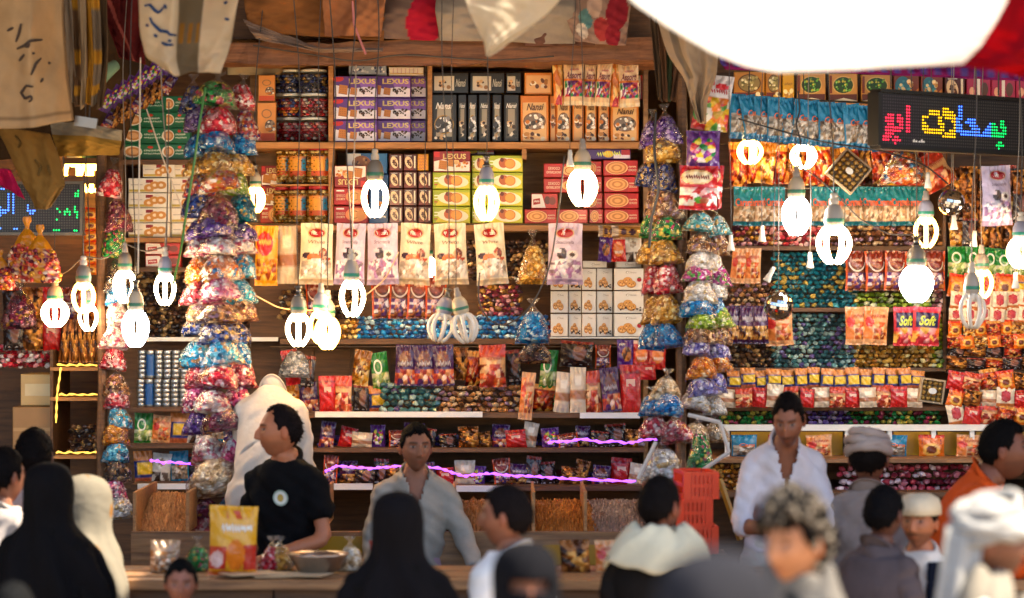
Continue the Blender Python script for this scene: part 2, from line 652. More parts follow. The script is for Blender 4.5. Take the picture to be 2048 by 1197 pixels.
# counter in front of the vendors
ctr = root("counter", (0, 0, 0), "long wooden market counter in front of the vendors", "counter")
for i in range(5):
    slab("plank", -3.2, 3.4, 11.75 + i * 0.13, 11.872 + i * 0.13, 1.13, 1.17 + 0.004 * (i % 2), "wood_counter", ctr)
for i in range(9):
    slab("panel", -3.2 + i * .733, -3.2 + i * .733 + .725, 11.80, 11.83, 0.0, 1.125, "wood_dark", ctr)


# ------------------------------------------------------------------ kits: cartons
DES = {}
W_, K_, GOLD = hx('#f4f0e8'), hx('#141110'), hx('#c8962c')
BIS = pal('#c8843c', '#b06a28', '#d89a50')


def design(name, body):
    def deco(fn):
        DES[name] = (hx(body), fn)
        return fn
    return deco


def cracker(a, cx, cz, r, rot=0.3, c='#c07828'):
    q = [(cx + r * a.h / a.w * x, cz + r * y) for x, y in ((-.9, -.7), (.75, -.95), (.95, .7), (-.7, .95))]
    a.poly(q, hx(c) * .55)
    a.poly([(x * .97 + cx * .03, z * .97 + cz * .03 + r * .12) for x, z in q], hx(c))
    for i in range(3):
        for j in range(3):
            a.ell(cx + (i - 1) * r * .42 * a.h / a.w, cz + (j - 1) * r * .42 + r * .1, .012, .02, hx(c) * .5, 6)
            a.k -= .8


@design("lexus_purple", '#5a2f8a')
def _(a):
    a.poly([(0, 0), (1, 0), (1, .42), (.7, .5), (.4, .38), (0, .6)], hx('#e8e2ee'))
    a.poly([(.55, .95), (1, .8), (1, .45), (.62, .5)], hx('#8e5cc0'))
    a.ell(.08, .93, .14, .18, hx('#c0201c'), a0=math.pi, a1=2 * math.pi)
    a.rect(.0, .82, .2, .98, hx('#c0201c'))
    a.text("LEXUS", .34, .64, .97, .90, hx('#d8c078'), .03)
    cracker(a, .2, .34, .26)
    cracker(a, .45, .26, .2)
    a.bits(22, .6, .15, .92, .48, pal('#3a2014', '#5a3420', '#281408'), .03, .06, 3)


@design("lexus_red", '#8a1818')
def _(a):
    a.poly([(0, 0), (1, 0), (1, .5), (.6, .42), (.25, .6), (0, .5)], hx('#efe6da'))
    a.text("LEXUS", .25, .62, .9, .9, hx('#d8c078'), .03)
    a.rect(.0, .72, .16, 1, hx('#c82420'))
    cracker(a, .25, .3, .26)
    cracker(a, .48, .4, .2)
    a.bits(14, .58, .2, .95, .5, pal('#d88a3c', '#c06a2c', '#f0c080'), .05, .1, 5)


@design("nansi_black", '#121013')
def _(a):
    a.rect(.08, .02, .92, .83, hx('#2a2624'))
    a.poly([(.15, .1), (.85, .1), (.78, .78), (.22, .78)], hx('#b8ae9a') * .75)
    a.ell(.5, .36, .42, .21, hx('#a8823c'))
    a.ell(.5, .36, .38, .185, hx('#3c3a3c'))
    a.bits(34, .2, .22, .8, .5, pal('#d8d8dc', '#8a8a90', '#3a3a40', '#f4f4f4', '#18181a'), .025, .05, 8)
    a.text("Nansi", .14, .70, .86, .84, W_, .015, .35)
    a.bits(6, .08, .04, .9, .14, pal('#c8a070', '#f0e4d0', '#241408'), .03, .05, 9)


@design("nansi_spine", '#141214')
def _(a):
    a.rect(.12, .06, .88, .84, hx('#4a443c'))
    a.rect(.25, .1, .75, .7, hx('#a89c88') * .8)
    a.text("Nansi", .12, .72, .9, .82, W_, .015, .35)
    a.bits(9, .25, .3, .75, .45, pal('#c8a070', '#f0e4d0', '#3a2010'), .03, .05, 9)
    a.bits(5, .25, .1, .75, .2, pal('#181818', '#f0e4d0'), .03, .05, 2)


@design("nansi_top", '#151215')
def _(a):
    a.rect(.06, .1, .62, .85, hx('#d8cdbc') * .85)
    a.bits(8, .2, .25, .5, .7, pal('#c8a070', '#3a2010', '#a87848'), .07, .12, 9)
    a.text("Nansi", .66, .3, .95, .7, hx('#c8bfb0'), .01, .35)


@design("nansi_orange", '#d87a18')
def _(a):
    a.rect(.06, .0, .94, .86, hx('#e8b878'))
    a.ell(.5, .44, .43, .20, hx('#8a4a14'))
    a.ell(.5, .44, .40, .18, hx('#7a6a5c'))
    a.bits(34, .18, .30, .82, .57, pal('#e8e0d0', '#a08a78', '#c8741c', '#f4f4f0', '#3a3028'), .025, .05, 8)
    a.text("Nansi", .2, .68, .85, .84, hx('#5a3a24'), .02, .35)
    a.bits(12, .1, .04, .9, .2, pal('#6a3818', '#f4e4c8', '#c08038', '#4a2410'), .03, .055, 9)


@design("nansi_orange_spine", '#d87a18')
def _(a):
    a.rect(.1, .02, .9, .84, hx('#dca868'))
    a.ell(.5, .44, .36, .16, hx('#7a6a5c'))
    a.text("Nansi", .12, .72, .9, .82, hx('#5a3a24'), .015, .35)
    a.bits(10, .2, .34, .8, .54, pal('#6a3818', '#f4e4c8', '#c08038'), .03, .05, 4)


@design("orange_top", '#d8822a')
def _(a):
    a.rect(.04, .06, .96, .9, hx('#e8b070'))
    a.bits(10, .15, .3, .85, .7, pal('#6a3818', '#f4e4c8', '#b07028'), .07, .13, 4)


@design("brown_coffee", '#4a140c')
def _(a):
    a.rect(.0, .0, .74, .25, hx('#7a2a18'))
    a.ell(.36, .5, .30, .40, hx('#e8c89a'), rot=.25)
    a.ell(.42, .45, .14, .26, hx('#5a2a14'), rot=.5)
    a.bits(7, .2, .3, .5, .75, pal('#3a1a0c', '#c89868'), .03, .06, 4)
    a.rect(.80, .12, .92, .92, hx('#efdcc0'))
    a.squig(.1, .88, .62, .96, W_)


@design("lime", '#a8b418')
def _(a):
    a.poly([(.05, 0), (1, 0), (1, .85), (.3, .9)], hx('#d8cc28'))
    a.ell(.54, .47, .43, .42, hx('#f2ecc8'), rot=-.08)
    a.ell(.44, .55, .15, .33, hx('#b85a28'))
    a.ell(.39, .76, .06, .14, hx('#6a2018'))
    a.ell(.63, .5, .17, .33, hx('#e8a040'), rot=-.3)
    a.ring(.63, .5, .17, .33, hx('#c87020'), .14)
    a.rect(.02, .62, .14, .70, hx('#f4f0d0'))
    a.rect(.02, .42, .12, .50, hx('#f4f0d0'))
    a.rect(.02, .2, .11, .28, hx('#c04018'))


@design("red_cookie", '#a81818')
def _(a):
    a.rect(.0, .0, .36, 1, hx('#b81c1c'))
    a.ell(.68, .5, .34, .46, hx('#e88a50'))
    a.ell(.62, .5, .2, .36, hx('#e8a860'))
    a.ring(.62, .5, .15, .26, hx('#a85a20'), .2)
    a.ell(.82, .48, .14, .32, hx('#d8924a'))
    a.text("COOKIES", .05, .48, .33, .64, hx('#f0d8b0'), .01, flip=True)
    a.text("ALMOND", .05, .26, .33, .42, hx('#f0d8b0'), .01, flip=True)
    a.rect(.06, .82, .3, .92, W_)


@design("red_swirl", '#b01616')
def _(a):
    a.rect(.7, 0, 1, 1, hx('#c41c1c'))
    a.ell(.38, .5, .34, .46, hx('#f0b878'))
    for k, r in enumerate((.30, .24, .17, .1)):
        a.ell(.38, .5, r, r * 1.4, hx('#e8a458') if k % 2 else hx('#c47a34'))
    a.squig(.73, .5, .97, .66, hx('#f0d8b0'))
    a.text("COOKIES", .73, .26, .97, .42, hx('#f0d8b0'), .01, flip=True)


@design("shortbread", '#b81818')
def _(a):
    a.text("COOKIES", .1, .56, .42, .78, hx('#f0d0b0'), .01, flip=True)
    a.text("SHORTBREAD", .05, .26, .45, .46, hx('#f0d0b0'), .01, flip=True)
    a.ell(.72, .5, .24, .42, hx('#f0b068'))
    a.ring(.72, .5, .17, .3, hx('#b86a28'), .2)


@design("classic_white", '#e6e0d8')
def _(a):
    a.ell(.46, .84, .07, .06, hx('#8a7a68'))
    a.ell(.47, .835, .06, .05, hx('#ece8e2'))
    a.text("Classic", .48, .80, .78, .88, hx('#8a7a68'), .0, .3)
    for cx, cz, rx in ((.25, .3, .17), (.46, .43, .17), (.58, .26, .18)):
        a.ell(cx, cz, rx, rx * 1.05, hx('#a05c1c'))
        a.ell(cx, cz + .015, rx * .92, rx * .94, hx('#d89a4a'))
        a.bits(6, cx - rx * .5, cz - rx * .5, cx + rx * .5, cz + rx * .5, pal('#8a4a18', '#f0c888'), .02, .035, 3)


@design("classic_berry", '#e6e0d8')
def _(a):
    DES["classic_white"][1](a)
    a.ell(.87, .48, .08, .11, hx('#b01828'))
    a.ell(.88, .58, .05, .03, hx('#4a7a28'))


@design("classic_choc", '#e6e0d8')
def _(a):
    DES["classic_white"][1](a)
    a.bits(12, .08, .10, .92, .24, pal('#2a1810', '#1a0e08', '#3a2014'), .03, .05, 6)


@design("classic_top", '#e8e2da')
def _(a):
    a.text("Classic", .35, .3, .75, .75, hx('#8a7a68'), .0, .3)


@design("green_roll", '#146a4a')
def _(a):
    a.rect(0, 0, 1, .16, hx('#0e5a3c'))
    a.ell(.18, .5, .24, .42, hx('#e8e4d8'))
    a.ell(.2, .5, .19, .34, hx('#c88a50'))
    a.ell(.2, .5, .12, .2, hx('#e0b080'))
    a.squig(.45, .5, .85, .68, hx('#d8e8dc'))
    a.squig(.45, .28, .9, .44, hx('#d8e8dc'))
    a.ell(.62, .82, .07, .1, hx('#c83820'))


@design("ring_white", '#e4ddd0')
def _(a):
    a.rect(0, .0, .6, .18, hx('#b8a040'))
    a.rect(.42, .68, .6, .92, hx('#8a1a24'))
    for cx, cz in ((.5, .3), (.64, .5), (.8, .5)):
        a.ell(cx, cz, .13, .3, hx('#c88838'))
        a.ell(cx, cz, .05, .12, hx('#ecd8b8'))
    a.rect(.05, .5, .34, .58, hx('#b8b0a8'))


@design("red_panel", '#c02824')
def _(a):
    a.poly([(0, 0), (.55, 0), (.4, 1), (0, 1)], hx('#e8e0d8'))
    a.poly([(.06, .2), (.34, .3), (.32, .72), (.05, .62)], hx('#b01c1c'))
    a.squig(.08, .38, .3, .58, W_)
    a.ell(.62, .55, .12, .3, hx('#5a1c14'))
    a.ell(.82, .5, .13, .3, hx('#7a281c'))


@design("window_gold", '#b87c20')
def _(a):
    a.rect(0, 0, 1, .3, hx('#6a2410'))
    a.ell(.5, .62, .40, .32, hx('#5a3a18'))
    a.ell(.5, .62, .36, .28, hx('#8a7a48'))
    a.bits(26, .25, .42, .75, .84, pal('#d8d0a0', '#6a6a38', '#a8a060', '#f0ecc8'), .03, .06, 2)
    a.bits(9, .45, .08, .95, .26, pal('#f0c040', '#e8e0c0', '#3a180c'), .04, .07, 3)


@design("window_green", '#c89044')
def _(a):
    a.rect(0, 0, 1, .26, hx('#5a2210'))
    a.ell(.5, .6, .40, .34, hx('#d8b060'))
    a.ell(.5, .6, .36, .3, hx('#2a4a18'))
    a.bits(34, .24, .38, .76, .84, pal('#60b030', '#2a7a20', '#d8d040', '#184a14', '#98d060'), .03, .06, 2)
    a.poly([(0, .0), (.5, .12), (1, .02), (1, .0)], hx('#e8dcc0'))
    a.rect(.0, .3, .08, .95, hx('#7a3014'))


@design("yellow_flat", '#d8a418')
def _(a):
    a.squig(.1, .55, .9, .68, hx('#8a5a10'))
    a.bits(6, .1, .15, .9, .45, pal('#f4e8b0', '#a87818'), .05, .09, 3)


@design("wave_blue", '#7a3418')
def _(a):
    a.ell(.35, .6, .32, .38, hx('#2a7088'))
    a.bits(16, .15, .35, .75, .8, pal('#d89a40', '#4aa0b0', '#f0d8a0'), .05, .1, 4)
    a.poly([(.3, 0), (1, 0), (1, .5), (.6, .2)], hx('#c87a20'))


@design("magenta", '#a8204c')
def _(a):
    a.rect(.42, 0, .56, 1, hx('#ece4dc'))
    a.ell(.76, .5, .16, .3, hx('#5a3a30'))
    a.ell(.2, .4, .12, .2, hx('#e8b090'))


@design("blue_cookie", '#1c5a9a')
def _(a):
    a.rect(0, 0, .34, 1, hx('#d8dce0'))
    a.ell(.36, .5, .24, .4, hx('#8a5020'))
    a.bits(12, .2, .25, .5, .75, pal('#4a2410', '#b07838'), .05, .08, 4)
    a.rect(.78, .0, 1, 1, hx('#2a78b8'))


@design("blue_side", '#1c5a9a')
def _(a):
    a.ell(.5, .85, .3, .06, hx('#e88a20'))
    a.ell(.5, .4, .3, .05, hx('#e88a20'))
    a.rect(.1, .1, .9, .14, W_)


@design("purple_tray", '#3a1c6a')
def _(a):
    a.rect(.62, .0, 1, .5, hx('#d8d0e0'))
    a.rect(.8, .4, 1, 1, hx('#a81c28'))
    a.ell(.5, .5, .12, .4, hx('#e0b020'))
    a.squig(.22, .2, .8, .85, hx('#c8d850'))


@design("light_tray", '#dcd4c8')
def _(a):
    for i in range(7):
        a.rect(.1 + i * .12, .1, .13 + i * .12, .9, hx('#c8a8b0'))
    a.rect(0, 0, 1, .12, hx('#c8a040'))


@design("blue_tray", '#8a98b0')
def _(a):
    a.bits(22, .05, .2, .95, .85, pal('#e8ecf0', '#3a4a78', '#c8d0e0', '#2a3458'), .1, .2, 4)


@design("orange_tall", '#d89048')
def _(a):
    a.ell(.7, .4, .3, .16, hx('#5a4a40'))
    a.bits(16, .5, .3, .95, .5, pal('#e8e0d0', '#a08a78', '#c8741c'), .03, .05, 8)
    a.rect(0, 0, 1, .2, hx('#c84a18'))
    a.ring(.5, .72, .3, .12, hx('#8a6a48'), .2)


@design("cardboard", '#b08048')
def _(a):
    a.rect(.0, .46, 1, .54, hx('#c89a60'))
    a.rect(.62, .2, .74, .34, hx('#6a4a28'))
    a.rect(.8, .2, .88, .34, hx('#6a4a28'))


@design("cream_box", '#dcb878')
def _(a):
    a.rect(.1, .3, .9, .7, hx('#ecd8a8'))


@design("yellow_sheet", '#e09a10')
def _(a):
    for i in range(5):
        for j in range(3):
            a.ell(.2 + j * .3, .1 + i * .2, .12, .07, hx('#b84a10'))
            a.ell(.2 + j * .3, .1 + i * .2, .07, .04, hx('#e8b040'))


_cart = {}


def carton(des, u0, v0, u1, v1, y, label, dep=.07, cat="box", group=None, flip=False, name="biscuit_box", yaw=0.0, roll=0.0):
    w, h = S(abs(u1 - u0), y) - .003, S(abs(v1 - v0), y) - .003
    k = (des, round(w, 2), round(h, 2), round(dep, 2))
    if k not in _cart:
        body, fn = DES[des]
        m = MB()
        b = min(.003, w * .1, h * .1)
        # chamfered carton
        x, yy, z = w / 2, dep / 2, h / 2
        loops = []
        for (a_, yq) in ((b, -yy), (0, -yy + b), (0, yy - b), (b, yy)):
            loops.append([[-x + a_, yq, -z + a_], [x - a_, yq, -z + a_], [x - a_, yq, z - a_], [-x + a_, yq, z - a_]])
        G = np.array(loops)
        m.grid(G, body, wrap=True, flip=True)
        m.f += [[0, 1, 2, 3], [15, 14, 13, 12]]
        m.mi += [0, 0]
        art = Art(w - 2 * b - .001, h - 2 * b - .001, -dep / 2)
        fn(art)
        _cart[k] = (m.mesh(name, "card"), art.m.mesh("printed_front", "card"))
    body, pr = _cart[k]
    c = P((u0 + u1) / 2, (v0 + v1) / 2, y)
    r = (rnd.uniform(-.006, .006), (math.pi if flip else 0) + roll + rnd.uniform(-.008, .008), yaw + rnd.uniform(-.03, .03))
    o = put(name, body, loc=(c[0], y + dep / 2, c[2]), rot=r, label=label, cat=cat, group=group)
    put("printed_front", pr, o)
    return o


# ------------------------------------------------------------------ kits: pouches
class Paint:
    def __init__(s, X, Z, g):
        s.X, s.Z, s.g = X, Z, g
        s.C = np.zeros((len(X), 3))
        s.D = np.zeros(len(X))

    def fill(s, c):
        s.C[:] = c
        return s

    def rect(s, x0, z0, x1, z1, c):
        s.C[(s.X >= x0) & (s.X <= x1) & (s.Z >= z0) & (s.Z <= z1)] = c
        return s

    def ell(s, cx, cz, rx, rz, c):
        s.C[((s.X - cx) / rx) ** 2 + ((s.Z - cz) / rz) ** 2 < 1] = c
        return s

    def cells(s, mask, cols, n, amp=.008, asp=1.0, rr=None):
        """sweets showing through: a dome and a colour for each"""
        idx = np.where(mask)[0]
        if len(idx) == 0:
            return s
        X, Z = s.X[idx], s.Z[idx] * asp
        sx = s.g.uniform(X.min(), X.max(), n)
        sz = s.g.uniform(Z.min(), Z.max(), n)
        d = np.hypot(X[:, None] - sx, Z[:, None] - sz)
        k = d.argmin(1)
        q = d.min(1)
        r = rr or math.sqrt((X.max() - X.min() + .01) * (Z.max() - Z.min() + .01) / n) * .75
        dome = np.sqrt(np.clip(1 - (q / r) ** 2, 0, 1))
        cc = np.array([cols[i % len(cols)] * s.g.uniform(.7, 1.15) for i in range(n)])
        s.C[idx] = cc[k]
        s.D[idx] = amp * dome
        return s


_pouch = {}


def pouch_mesh(key, w, h, bulge, paint, nx=30, nz=40, seed=1, taper=0.0, mat="pouch", art=None, seal=.06):
    if key in _pouch:
        return _pouch[key]
    g = np.random.default_rng(seed)
    xs, zs = np.linspace(0, 1, nx), np.linspace(0, 1, nz)
    X, Z = [q.ravel() for q in np.meshgrid(xs, zs)]
    pt = Paint(X, Z, g)
    paint(pt)
    zz = np.clip((Z - seal * .8) / (1 - 1.9 * seal), 0, 1)
    pz = np.sin(np.pi * zz ** .85) ** .6
    px = 1 - np.abs(2 * X - 1) ** 2.6
    D = bulge * pz * px
    ph = g.uniform(0, 6, 6)
    D += .010 * bulge / .03 * np.sin(X * 23 + ph[0] + 3 * np.sin(Z * 5 + ph[1])) * np.exp(-((1 - seal - Z) / .12) ** 2) * px
    D += .008 * bulge / .03 * np.sin(X * 19 + ph[2]) * np.exp(-((Z - seal) / .10) ** 2) * px
    D += .004 * np.sin(X * 7 + ph[3] + Z * 9) * np.sin(Z * 13 + ph[4] + X * 4) * pz
    D += .0012 * np.sin(Z * 160) * ((Z > 1 - seal) | (Z < seal * .8))
    D += pt.D * pz
    wz = (1 - taper * Z) * (1 - .05 * pz)
    x = (X - .5) * w * wz
    z = (Z - .5) * h + .01 * w * np.sin(X * 5 + ph[5]) * ((Z > .9) | (Z < .1))
    m = MB()
    G = np.stack([x, -D, z], -1).reshape(nz, nx, 3)
    m.grid(G, pt.C)
    B = G.copy()
    B[:, :, 1] = bulge * .6 * (pz * px).reshape(nz, nx) + .0015
    m.grid(B[:, ::3] if nx % 3 == 1 else B, (pt.C.reshape(nz, nx, 3)[:, ::3] if nx % 3 == 1 else pt.C), flip=True)
    me = m.mesh("pouch", mat, smooth=True)
    am = None
    if art:
        Dg = (-D).reshape(nz, nx)

        def surf(sx, sz):
            fx = np.clip(sx * (nx - 1), 0, nx - 1.001)
            fz = np.clip(sz * (nz - 1), 0, nz - 1.001)
            i, j = fx.astype(int), fz.astype(int)
            a, b = fx - i, fz - j
            q = (Dg[j, i] * (1 - a) + Dg[j, i + 1] * a) * (1 - b) + (Dg[j + 1, i] * (1 - a) + Dg[j + 1, i + 1] * a) * b
            return q - .002
        A = Art(w * .93, h, 0, surf)
        art(A)
        am = A.m.mesh("printed_label", "card")
    _pouch[key] = (me, am)
    return _pouch[key]


def bag(kind, u0, v0, u1, v1, y, label, name="candy_pouch", cat="bag", group=None, roll=0.0, yaw=0.0, seed=None, bul=None):
    """a printed pouch hanging or standing between the pixel corners"""
    sp = POUCH[kind]
    w, h = S(u1 - u0, y), S(v1 - v0, y)
    sd = seed if seed is not None else 1
    k = (kind, round(w, 2), round(h, 2), sd)
    nx = sp.get("nx", 31)
    me, am = pouch_mesh(k, w, h, bul or min(.045, w * .2), sp["paint"], nx, int(nx * 1.3), sd * 7 + 3, sp.get("taper", 0), sp.get("mat", "pouch"), sp.get("art"))
    o = put(name, me, loc=P((u0 + u1) / 2, (v0 + v1) / 2, y), rot=(rnd.uniform(-.06, .06), roll + rnd.uniform(-.05, .05) * (1 if w > .1 else 2.2), yaw + rnd.uniform(-.12, .12)), label=label, cat=cat, group=group)
    if am:
        put("printed_label", am, o)
    return o


POUCH = {}


def pk(name, art=None, **kw):
    def deco(fn):
        POUCH[name] = dict(paint=fn, art=art, **kw)
        return fn
    return deco


def art_witor(col2, t2):
    def f(a):
        a.ring(.5, .84, .27, .085, hx('#d8b060'), .08)
        a.ell(.5, .84, .24, .072, hx('#a81818'))
        a.text("Witor's", .31, .805, .69, .875, W_, .02)
        a.text(t2, .24, .665, .76, .72, hx(col2), .0, .2)
    return f


def art_lilac(a):
    art_witor('#6a5468', "Stracciatella")(a)


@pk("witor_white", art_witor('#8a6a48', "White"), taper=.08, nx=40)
def _(p):
    p.fill(hx('#e6d6b8'))
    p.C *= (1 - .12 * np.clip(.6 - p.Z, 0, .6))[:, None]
    p.ell(.2, .47, .14, .05, hx('#3a2030')).ell(.42, .43, .2, .08, hx('#c86a28')).ell(.72, .5, .15, .09, hx('#8a3a24'))
    p.cells(((p.X - .72) / .14) ** 2 + ((p.Z - .5) / .085) ** 2 < 1, pal('#a84a30', '#d8a880', '#6a2818'), 9, .003)
    p.ell(.85, .42, .08, .03, hx('#a83a1c'))
    p.cells((p.Z > .1) & (p.Z < .36 + .06 * np.sin(p.X * 3.1)) & (p.X > .03) & (p.X < .97), pal('#e8e4dc', '#c8c0b4', '#f4f2ee', '#a8988a', '#ddd4c8', '#d8b8a0'), 46, .011, 1.6)
    p.rect(0, 0, 1, .09, hx('#b09c80'))


@pk("witor_lilac", art_lilac, taper=.06, nx=40)
def _(p):
    p.fill(hx('#cdbad0'))
    p.ell(.42, .50, .15, .10, hx('#3a1c18')).ell(.72, .49, .17, .075, hx('#e0d8d4')).ell(.72, .49, .08, .04, hx('#4a3430')).ell(.3, .55, .1, .04, hx('#d8c8d8'))
    p.cells((p.Z > .1) & (p.Z < .36 + .06 * np.sin(p.X * 3.1)) & (p.X > .03) & (p.X < .97), pal('#e8e2e8', '#b48ab8', '#f4f2f4', '#a878a8', '#ddd0dc', '#8a7080'), 46, .011, 1.6)
    p.rect(0, 0, 1, .09, hx('#9a84a0'))


@pk("yellow_brittle", lambda a: a.squig(.12, .66, .72, .8, hx('#f4c860')))
def _(p):
    p.fill(hx('#e09a14')).ell(.42, .70, .36, .2, hx('#b81c18'))
    p.cells((p.Z > .08) & (p.Z < .46) & (p.X > .05) & (p.X < .95), pal('#d8981c', '#b86a18', '#e8b840', '#a8481c'), 40, .009, 2.0)


@pk("assort", lambda a: (a.text("Assort", .08, .60, .92, .76, hx('#7a2a30'), .02, .3), a.squig(.3, .78, .8, .84, hx('#a83850'))))
def _(p):
    p.fill(hx('#d8b48a')).rect(0, .56, 1, .59, hx('#c86a28'))
    p.cells((p.Z > .2) & (p.Z < .56) & (p.X > .06) & (p.X < .94), pal('#2a8a50', '#8a3a78', '#c83848', '#e8e0e0', '#5a2a68', '#d87a38'), 36, .01, 1.7)
    p.rect(0, 0, 1, .1, hx('#e0c8a0'))


@pk("assort_side", None)
def _(p):
    p.fill(hx('#e0a050'))
    p.cells(p.Z > -1, pal('#e0a050', '#d87828', '#b82838', '#f0c878', '#e8b060'), 18, .003, 2.0)


@pk("swirl_orange", lambda a: (a.ring(.5, .72, .4, .24, hx('#c8b8b0'), .16, a0=math.pi, a1=2 * math.pi), a.squig(.25, .72, .75, .82, hx('#e0b8a0'))))
def _(p):
    p.fill(hx('#5a2414')).rect(0, 0, .07, 1, hx('#c84a14')).rect(.93, 0, 1, 1, hx('#c84a14')).ell(.5, .8, .38, .22, hx('#7a2c1c'))
    p.cells((p.Z > .06) & (p.Z < .46) & (p.X > .08) & (p.X < .92), pal('#5a3a78', '#8a4a3a', '#c8a0a8', '#3a2a58', '#a86a38', '#d8d0d8'), 46, .01, 1.5)


@pk("blue_bag", lambda a: a.text("Cara", .3, .52, .95, .66, hx('#d86a30'), .02, .3), nx=25)
def _(p):
    p.fill(hx('#1a78a0'))
    p.cells((p.Z > .14) & (p.Z < .56) & (p.X > .05) & (p.X < .95), pal('#8a8478', '#b8b0a4', '#6a5c50', '#cfcac0', '#a08a70'), 40, .01, 2.0)
    p.rect(0, 0, 1, .12, hx('#14608a'))


@pk("teal_bag", lambda a: a.text("Caramels", .04, .50, .96, .70, hx('#d85a28'), .03), nx=25)
def _(p):
    p.fill(hx('#1a7a84'))
    p.cells((p.Z > .12) & (p.Z < .5), pal('#b08a60', '#d8c0a0', '#8a6a4c', '#c8a078', '#e0d0b8'), 44, .01, 1.4)
    p.rect(0, 0, 1, .12, hx('#12606e'))


@pk("peach_bag", lambda a: a.squig(.2, .68, .9, .82, hx('#b84a28')), nx=25)
def _(p):
    p.fill(hx('#d8a070')).rect(0, .15, .35, .9, hx('#d87a38')).ell(.22, .6, .18, .14, hx('#c83028'))
    p.cells((p.Z > .14) & (p.Z < .6) & (p.X > .4) & (p.X < .94), pal('#c85a30', '#d8b080', '#8a3a20', '#e8a050'), 20, .008, 1.5)


@pk("soft_red", lambda a: a.text("Soft", .2, .52, .86, .78, hx('#b8c840'), .04, .35), nx=25)
def _(p):
    p.fill(hx('#c8303a')).rect(.12, .48, .92, .84, hx('#1c2250')).rect(0, .9, 1, 1, hx('#d84a6a'))
    p.cells((p.Z > .08) & (p.Z < .46), pal('#e07030', '#c83040', '#f0a0a0', '#e8b050', '#a82838'), 24, .008, 1.5)


@pk("purple_eclair", lambda a: a.squig(.12, .56, .92, .76, hx('#d0c4cc')), nx=25)
def _(p):
    p.fill(hx('#42184a'))
    p.cells((p.Z > .1) & (p.Z < .48), pal('#a06a2c', '#5a2c18', '#d8a860', '#3a1c24', '#c89048'), 30, .01, 1.5)
    p.rect(0, 0, 1, .1, hx('#301038'))


@pk("purple_choc", lambda a: (a.squig(.1, .46, .9, .62, hx('#b8b0b8')),), nx=25)
def _(p):
    p.fill(hx('#3a1850')).ell(.5, .66, .3, .2, hx('#6a3420'))
    p.cells((p.Z > .06) & (p.Z < .4), pal('#c85a30', '#5a2a68', '#d89060', '#a03838', '#e0c0b0'), 24, .009, 1.5)


@pk("red_gummy", lambda a: a.squig(.15, .66, .9, .76, hx('#a81c28')))
def _(p):
    p.fill(hx('#d8d0d0')).ell(.3, .85, .2, .06, hx('#c82830')).ell(.7, .8, .2, .06, hx('#c82830'))
    p.cells((p.Z < .6), pal('#c83838', '#4a8a38', '#e07a28', '#e0d8c8', '#c8a020'), 30, .009, 1.5)


@pk("purple_window", None)
def _(p):
    p.fill(hx('#5a2a78'))
    p.cells(((p.X - .5) / .4) ** 2 + ((p.Z - .5) / .34) ** 2 < 1, pal('#2a8a48', '#c848a8', '#e0d040', '#7a38a0', '#e8e0e0', '#c83848'), 34, .009, 1.3)


@pk("red_milk", lambda a: (a.squig(.12, .68, .8, .80, hx('#7a1c1c')),))
def _(p):
    p.fill(hx('#b01c24')).ell(.45, .74, .42, .17, hx('#e0c088')).ell(.45, .74, .36, .13, hx('#ecdcb8'))
    p.cells((p.Z > .08) & (p.Z < .5), pal('#e0d8d0', '#c83038', '#d8a0a0', '#e8e4e0', '#a82028'), 30, .009, 1.6)
    p.ell(.5, .22, .12, .07, hx('#4a9030')).ell(.66, .2, .13, .07, hx('#8a4a30'))


@pk("foil_brown", None, nx=22, mat="foil")
def _(p):
    p.fill(hx('#7a4820'))
    p.cells(p.Z > -1, pal('#a06028', '#5a3014', '#c88838', '#3a2010', '#8a5426'), 26, .008, 1.5)


@pk("foil_redorange", None, nx=22, mat="foil")
def _(p):
    p.fill(hx('#a83010'))
    p.cells(p.Z > -1, pal('#c84814', '#8a1c0c', '#e07a1c', '#6a140a', '#d85a18'), 34, .01, 1.5)


@pk("red_clear", None, nx=22, mat="pouch")
def _(p):
    p.fill(hx('#8a2410'))
    p.cells((p.Z < .75), pal('#b83414', '#7a1a0c', '#d8681c', '#5a120a', '#c89040', '#a02a12'), 40, .012, 1.5)
    p.rect(0, .82, 1, 1, hx('#c88a3c'))


@pk("amber_clear", None, nx=22, mat="pouch")
def _(p):
    p.fill(hx('#8a5414'))
    p.cells((p.Z < .75), pal('#b8741c', '#7a4410', '#d8a03c', '#5a2c0c', '#e0c080'), 40, .012, 1.5)


@pk("orange_pack", lambda a: a.rect(.1, .62, .9, .8, hx('#8a2018')), nx=16)
def _(p):
    p.fill(hx('#d86a14')).ell(.5, .4, .35, .28, hx('#e8b050')).ell(.5, .4, .2, .16, hx('#6a2c14')).rect(0, .85, 1, 1, hx('#c83018'))


@pk("white_pack", lambda a: a.ell(.5, .55, .25, .22, hx('#a82430')), nx=16)
def _(p):
    p.fill(hx('#dccdb4')).rect(0, 0, 1, .16, hx('#b86a38')).ell(.5, .55, .3, .3, hx('#a82430'))


@pk("green_pack", lambda a: a.ring(.4, .62, .25, .2, hx('#e8e8d0'), .3), nx=20)
def _(p):
    p.fill(hx('#1c7a2c'))
    p.cells((p.Z < .45) & (p.Z > .1), pal('#88a050', '#c8d090', '#5a8040', '#e0e0c0'), 20, .008, 1.5)


@pk("blueyellow_pack", lambda a: a.rect(.2, .35, .95, .6, hx('#d8b020')), nx=16)
def _(p):
    p.fill(hx('#1c2a6a')).rect(0, .7, 1, 1, hx('#c87a30')).rect(.15, .3, 1, .66, hx('#d8b020')).rect(0, 0, 1, .2, hx('#a85a38'))


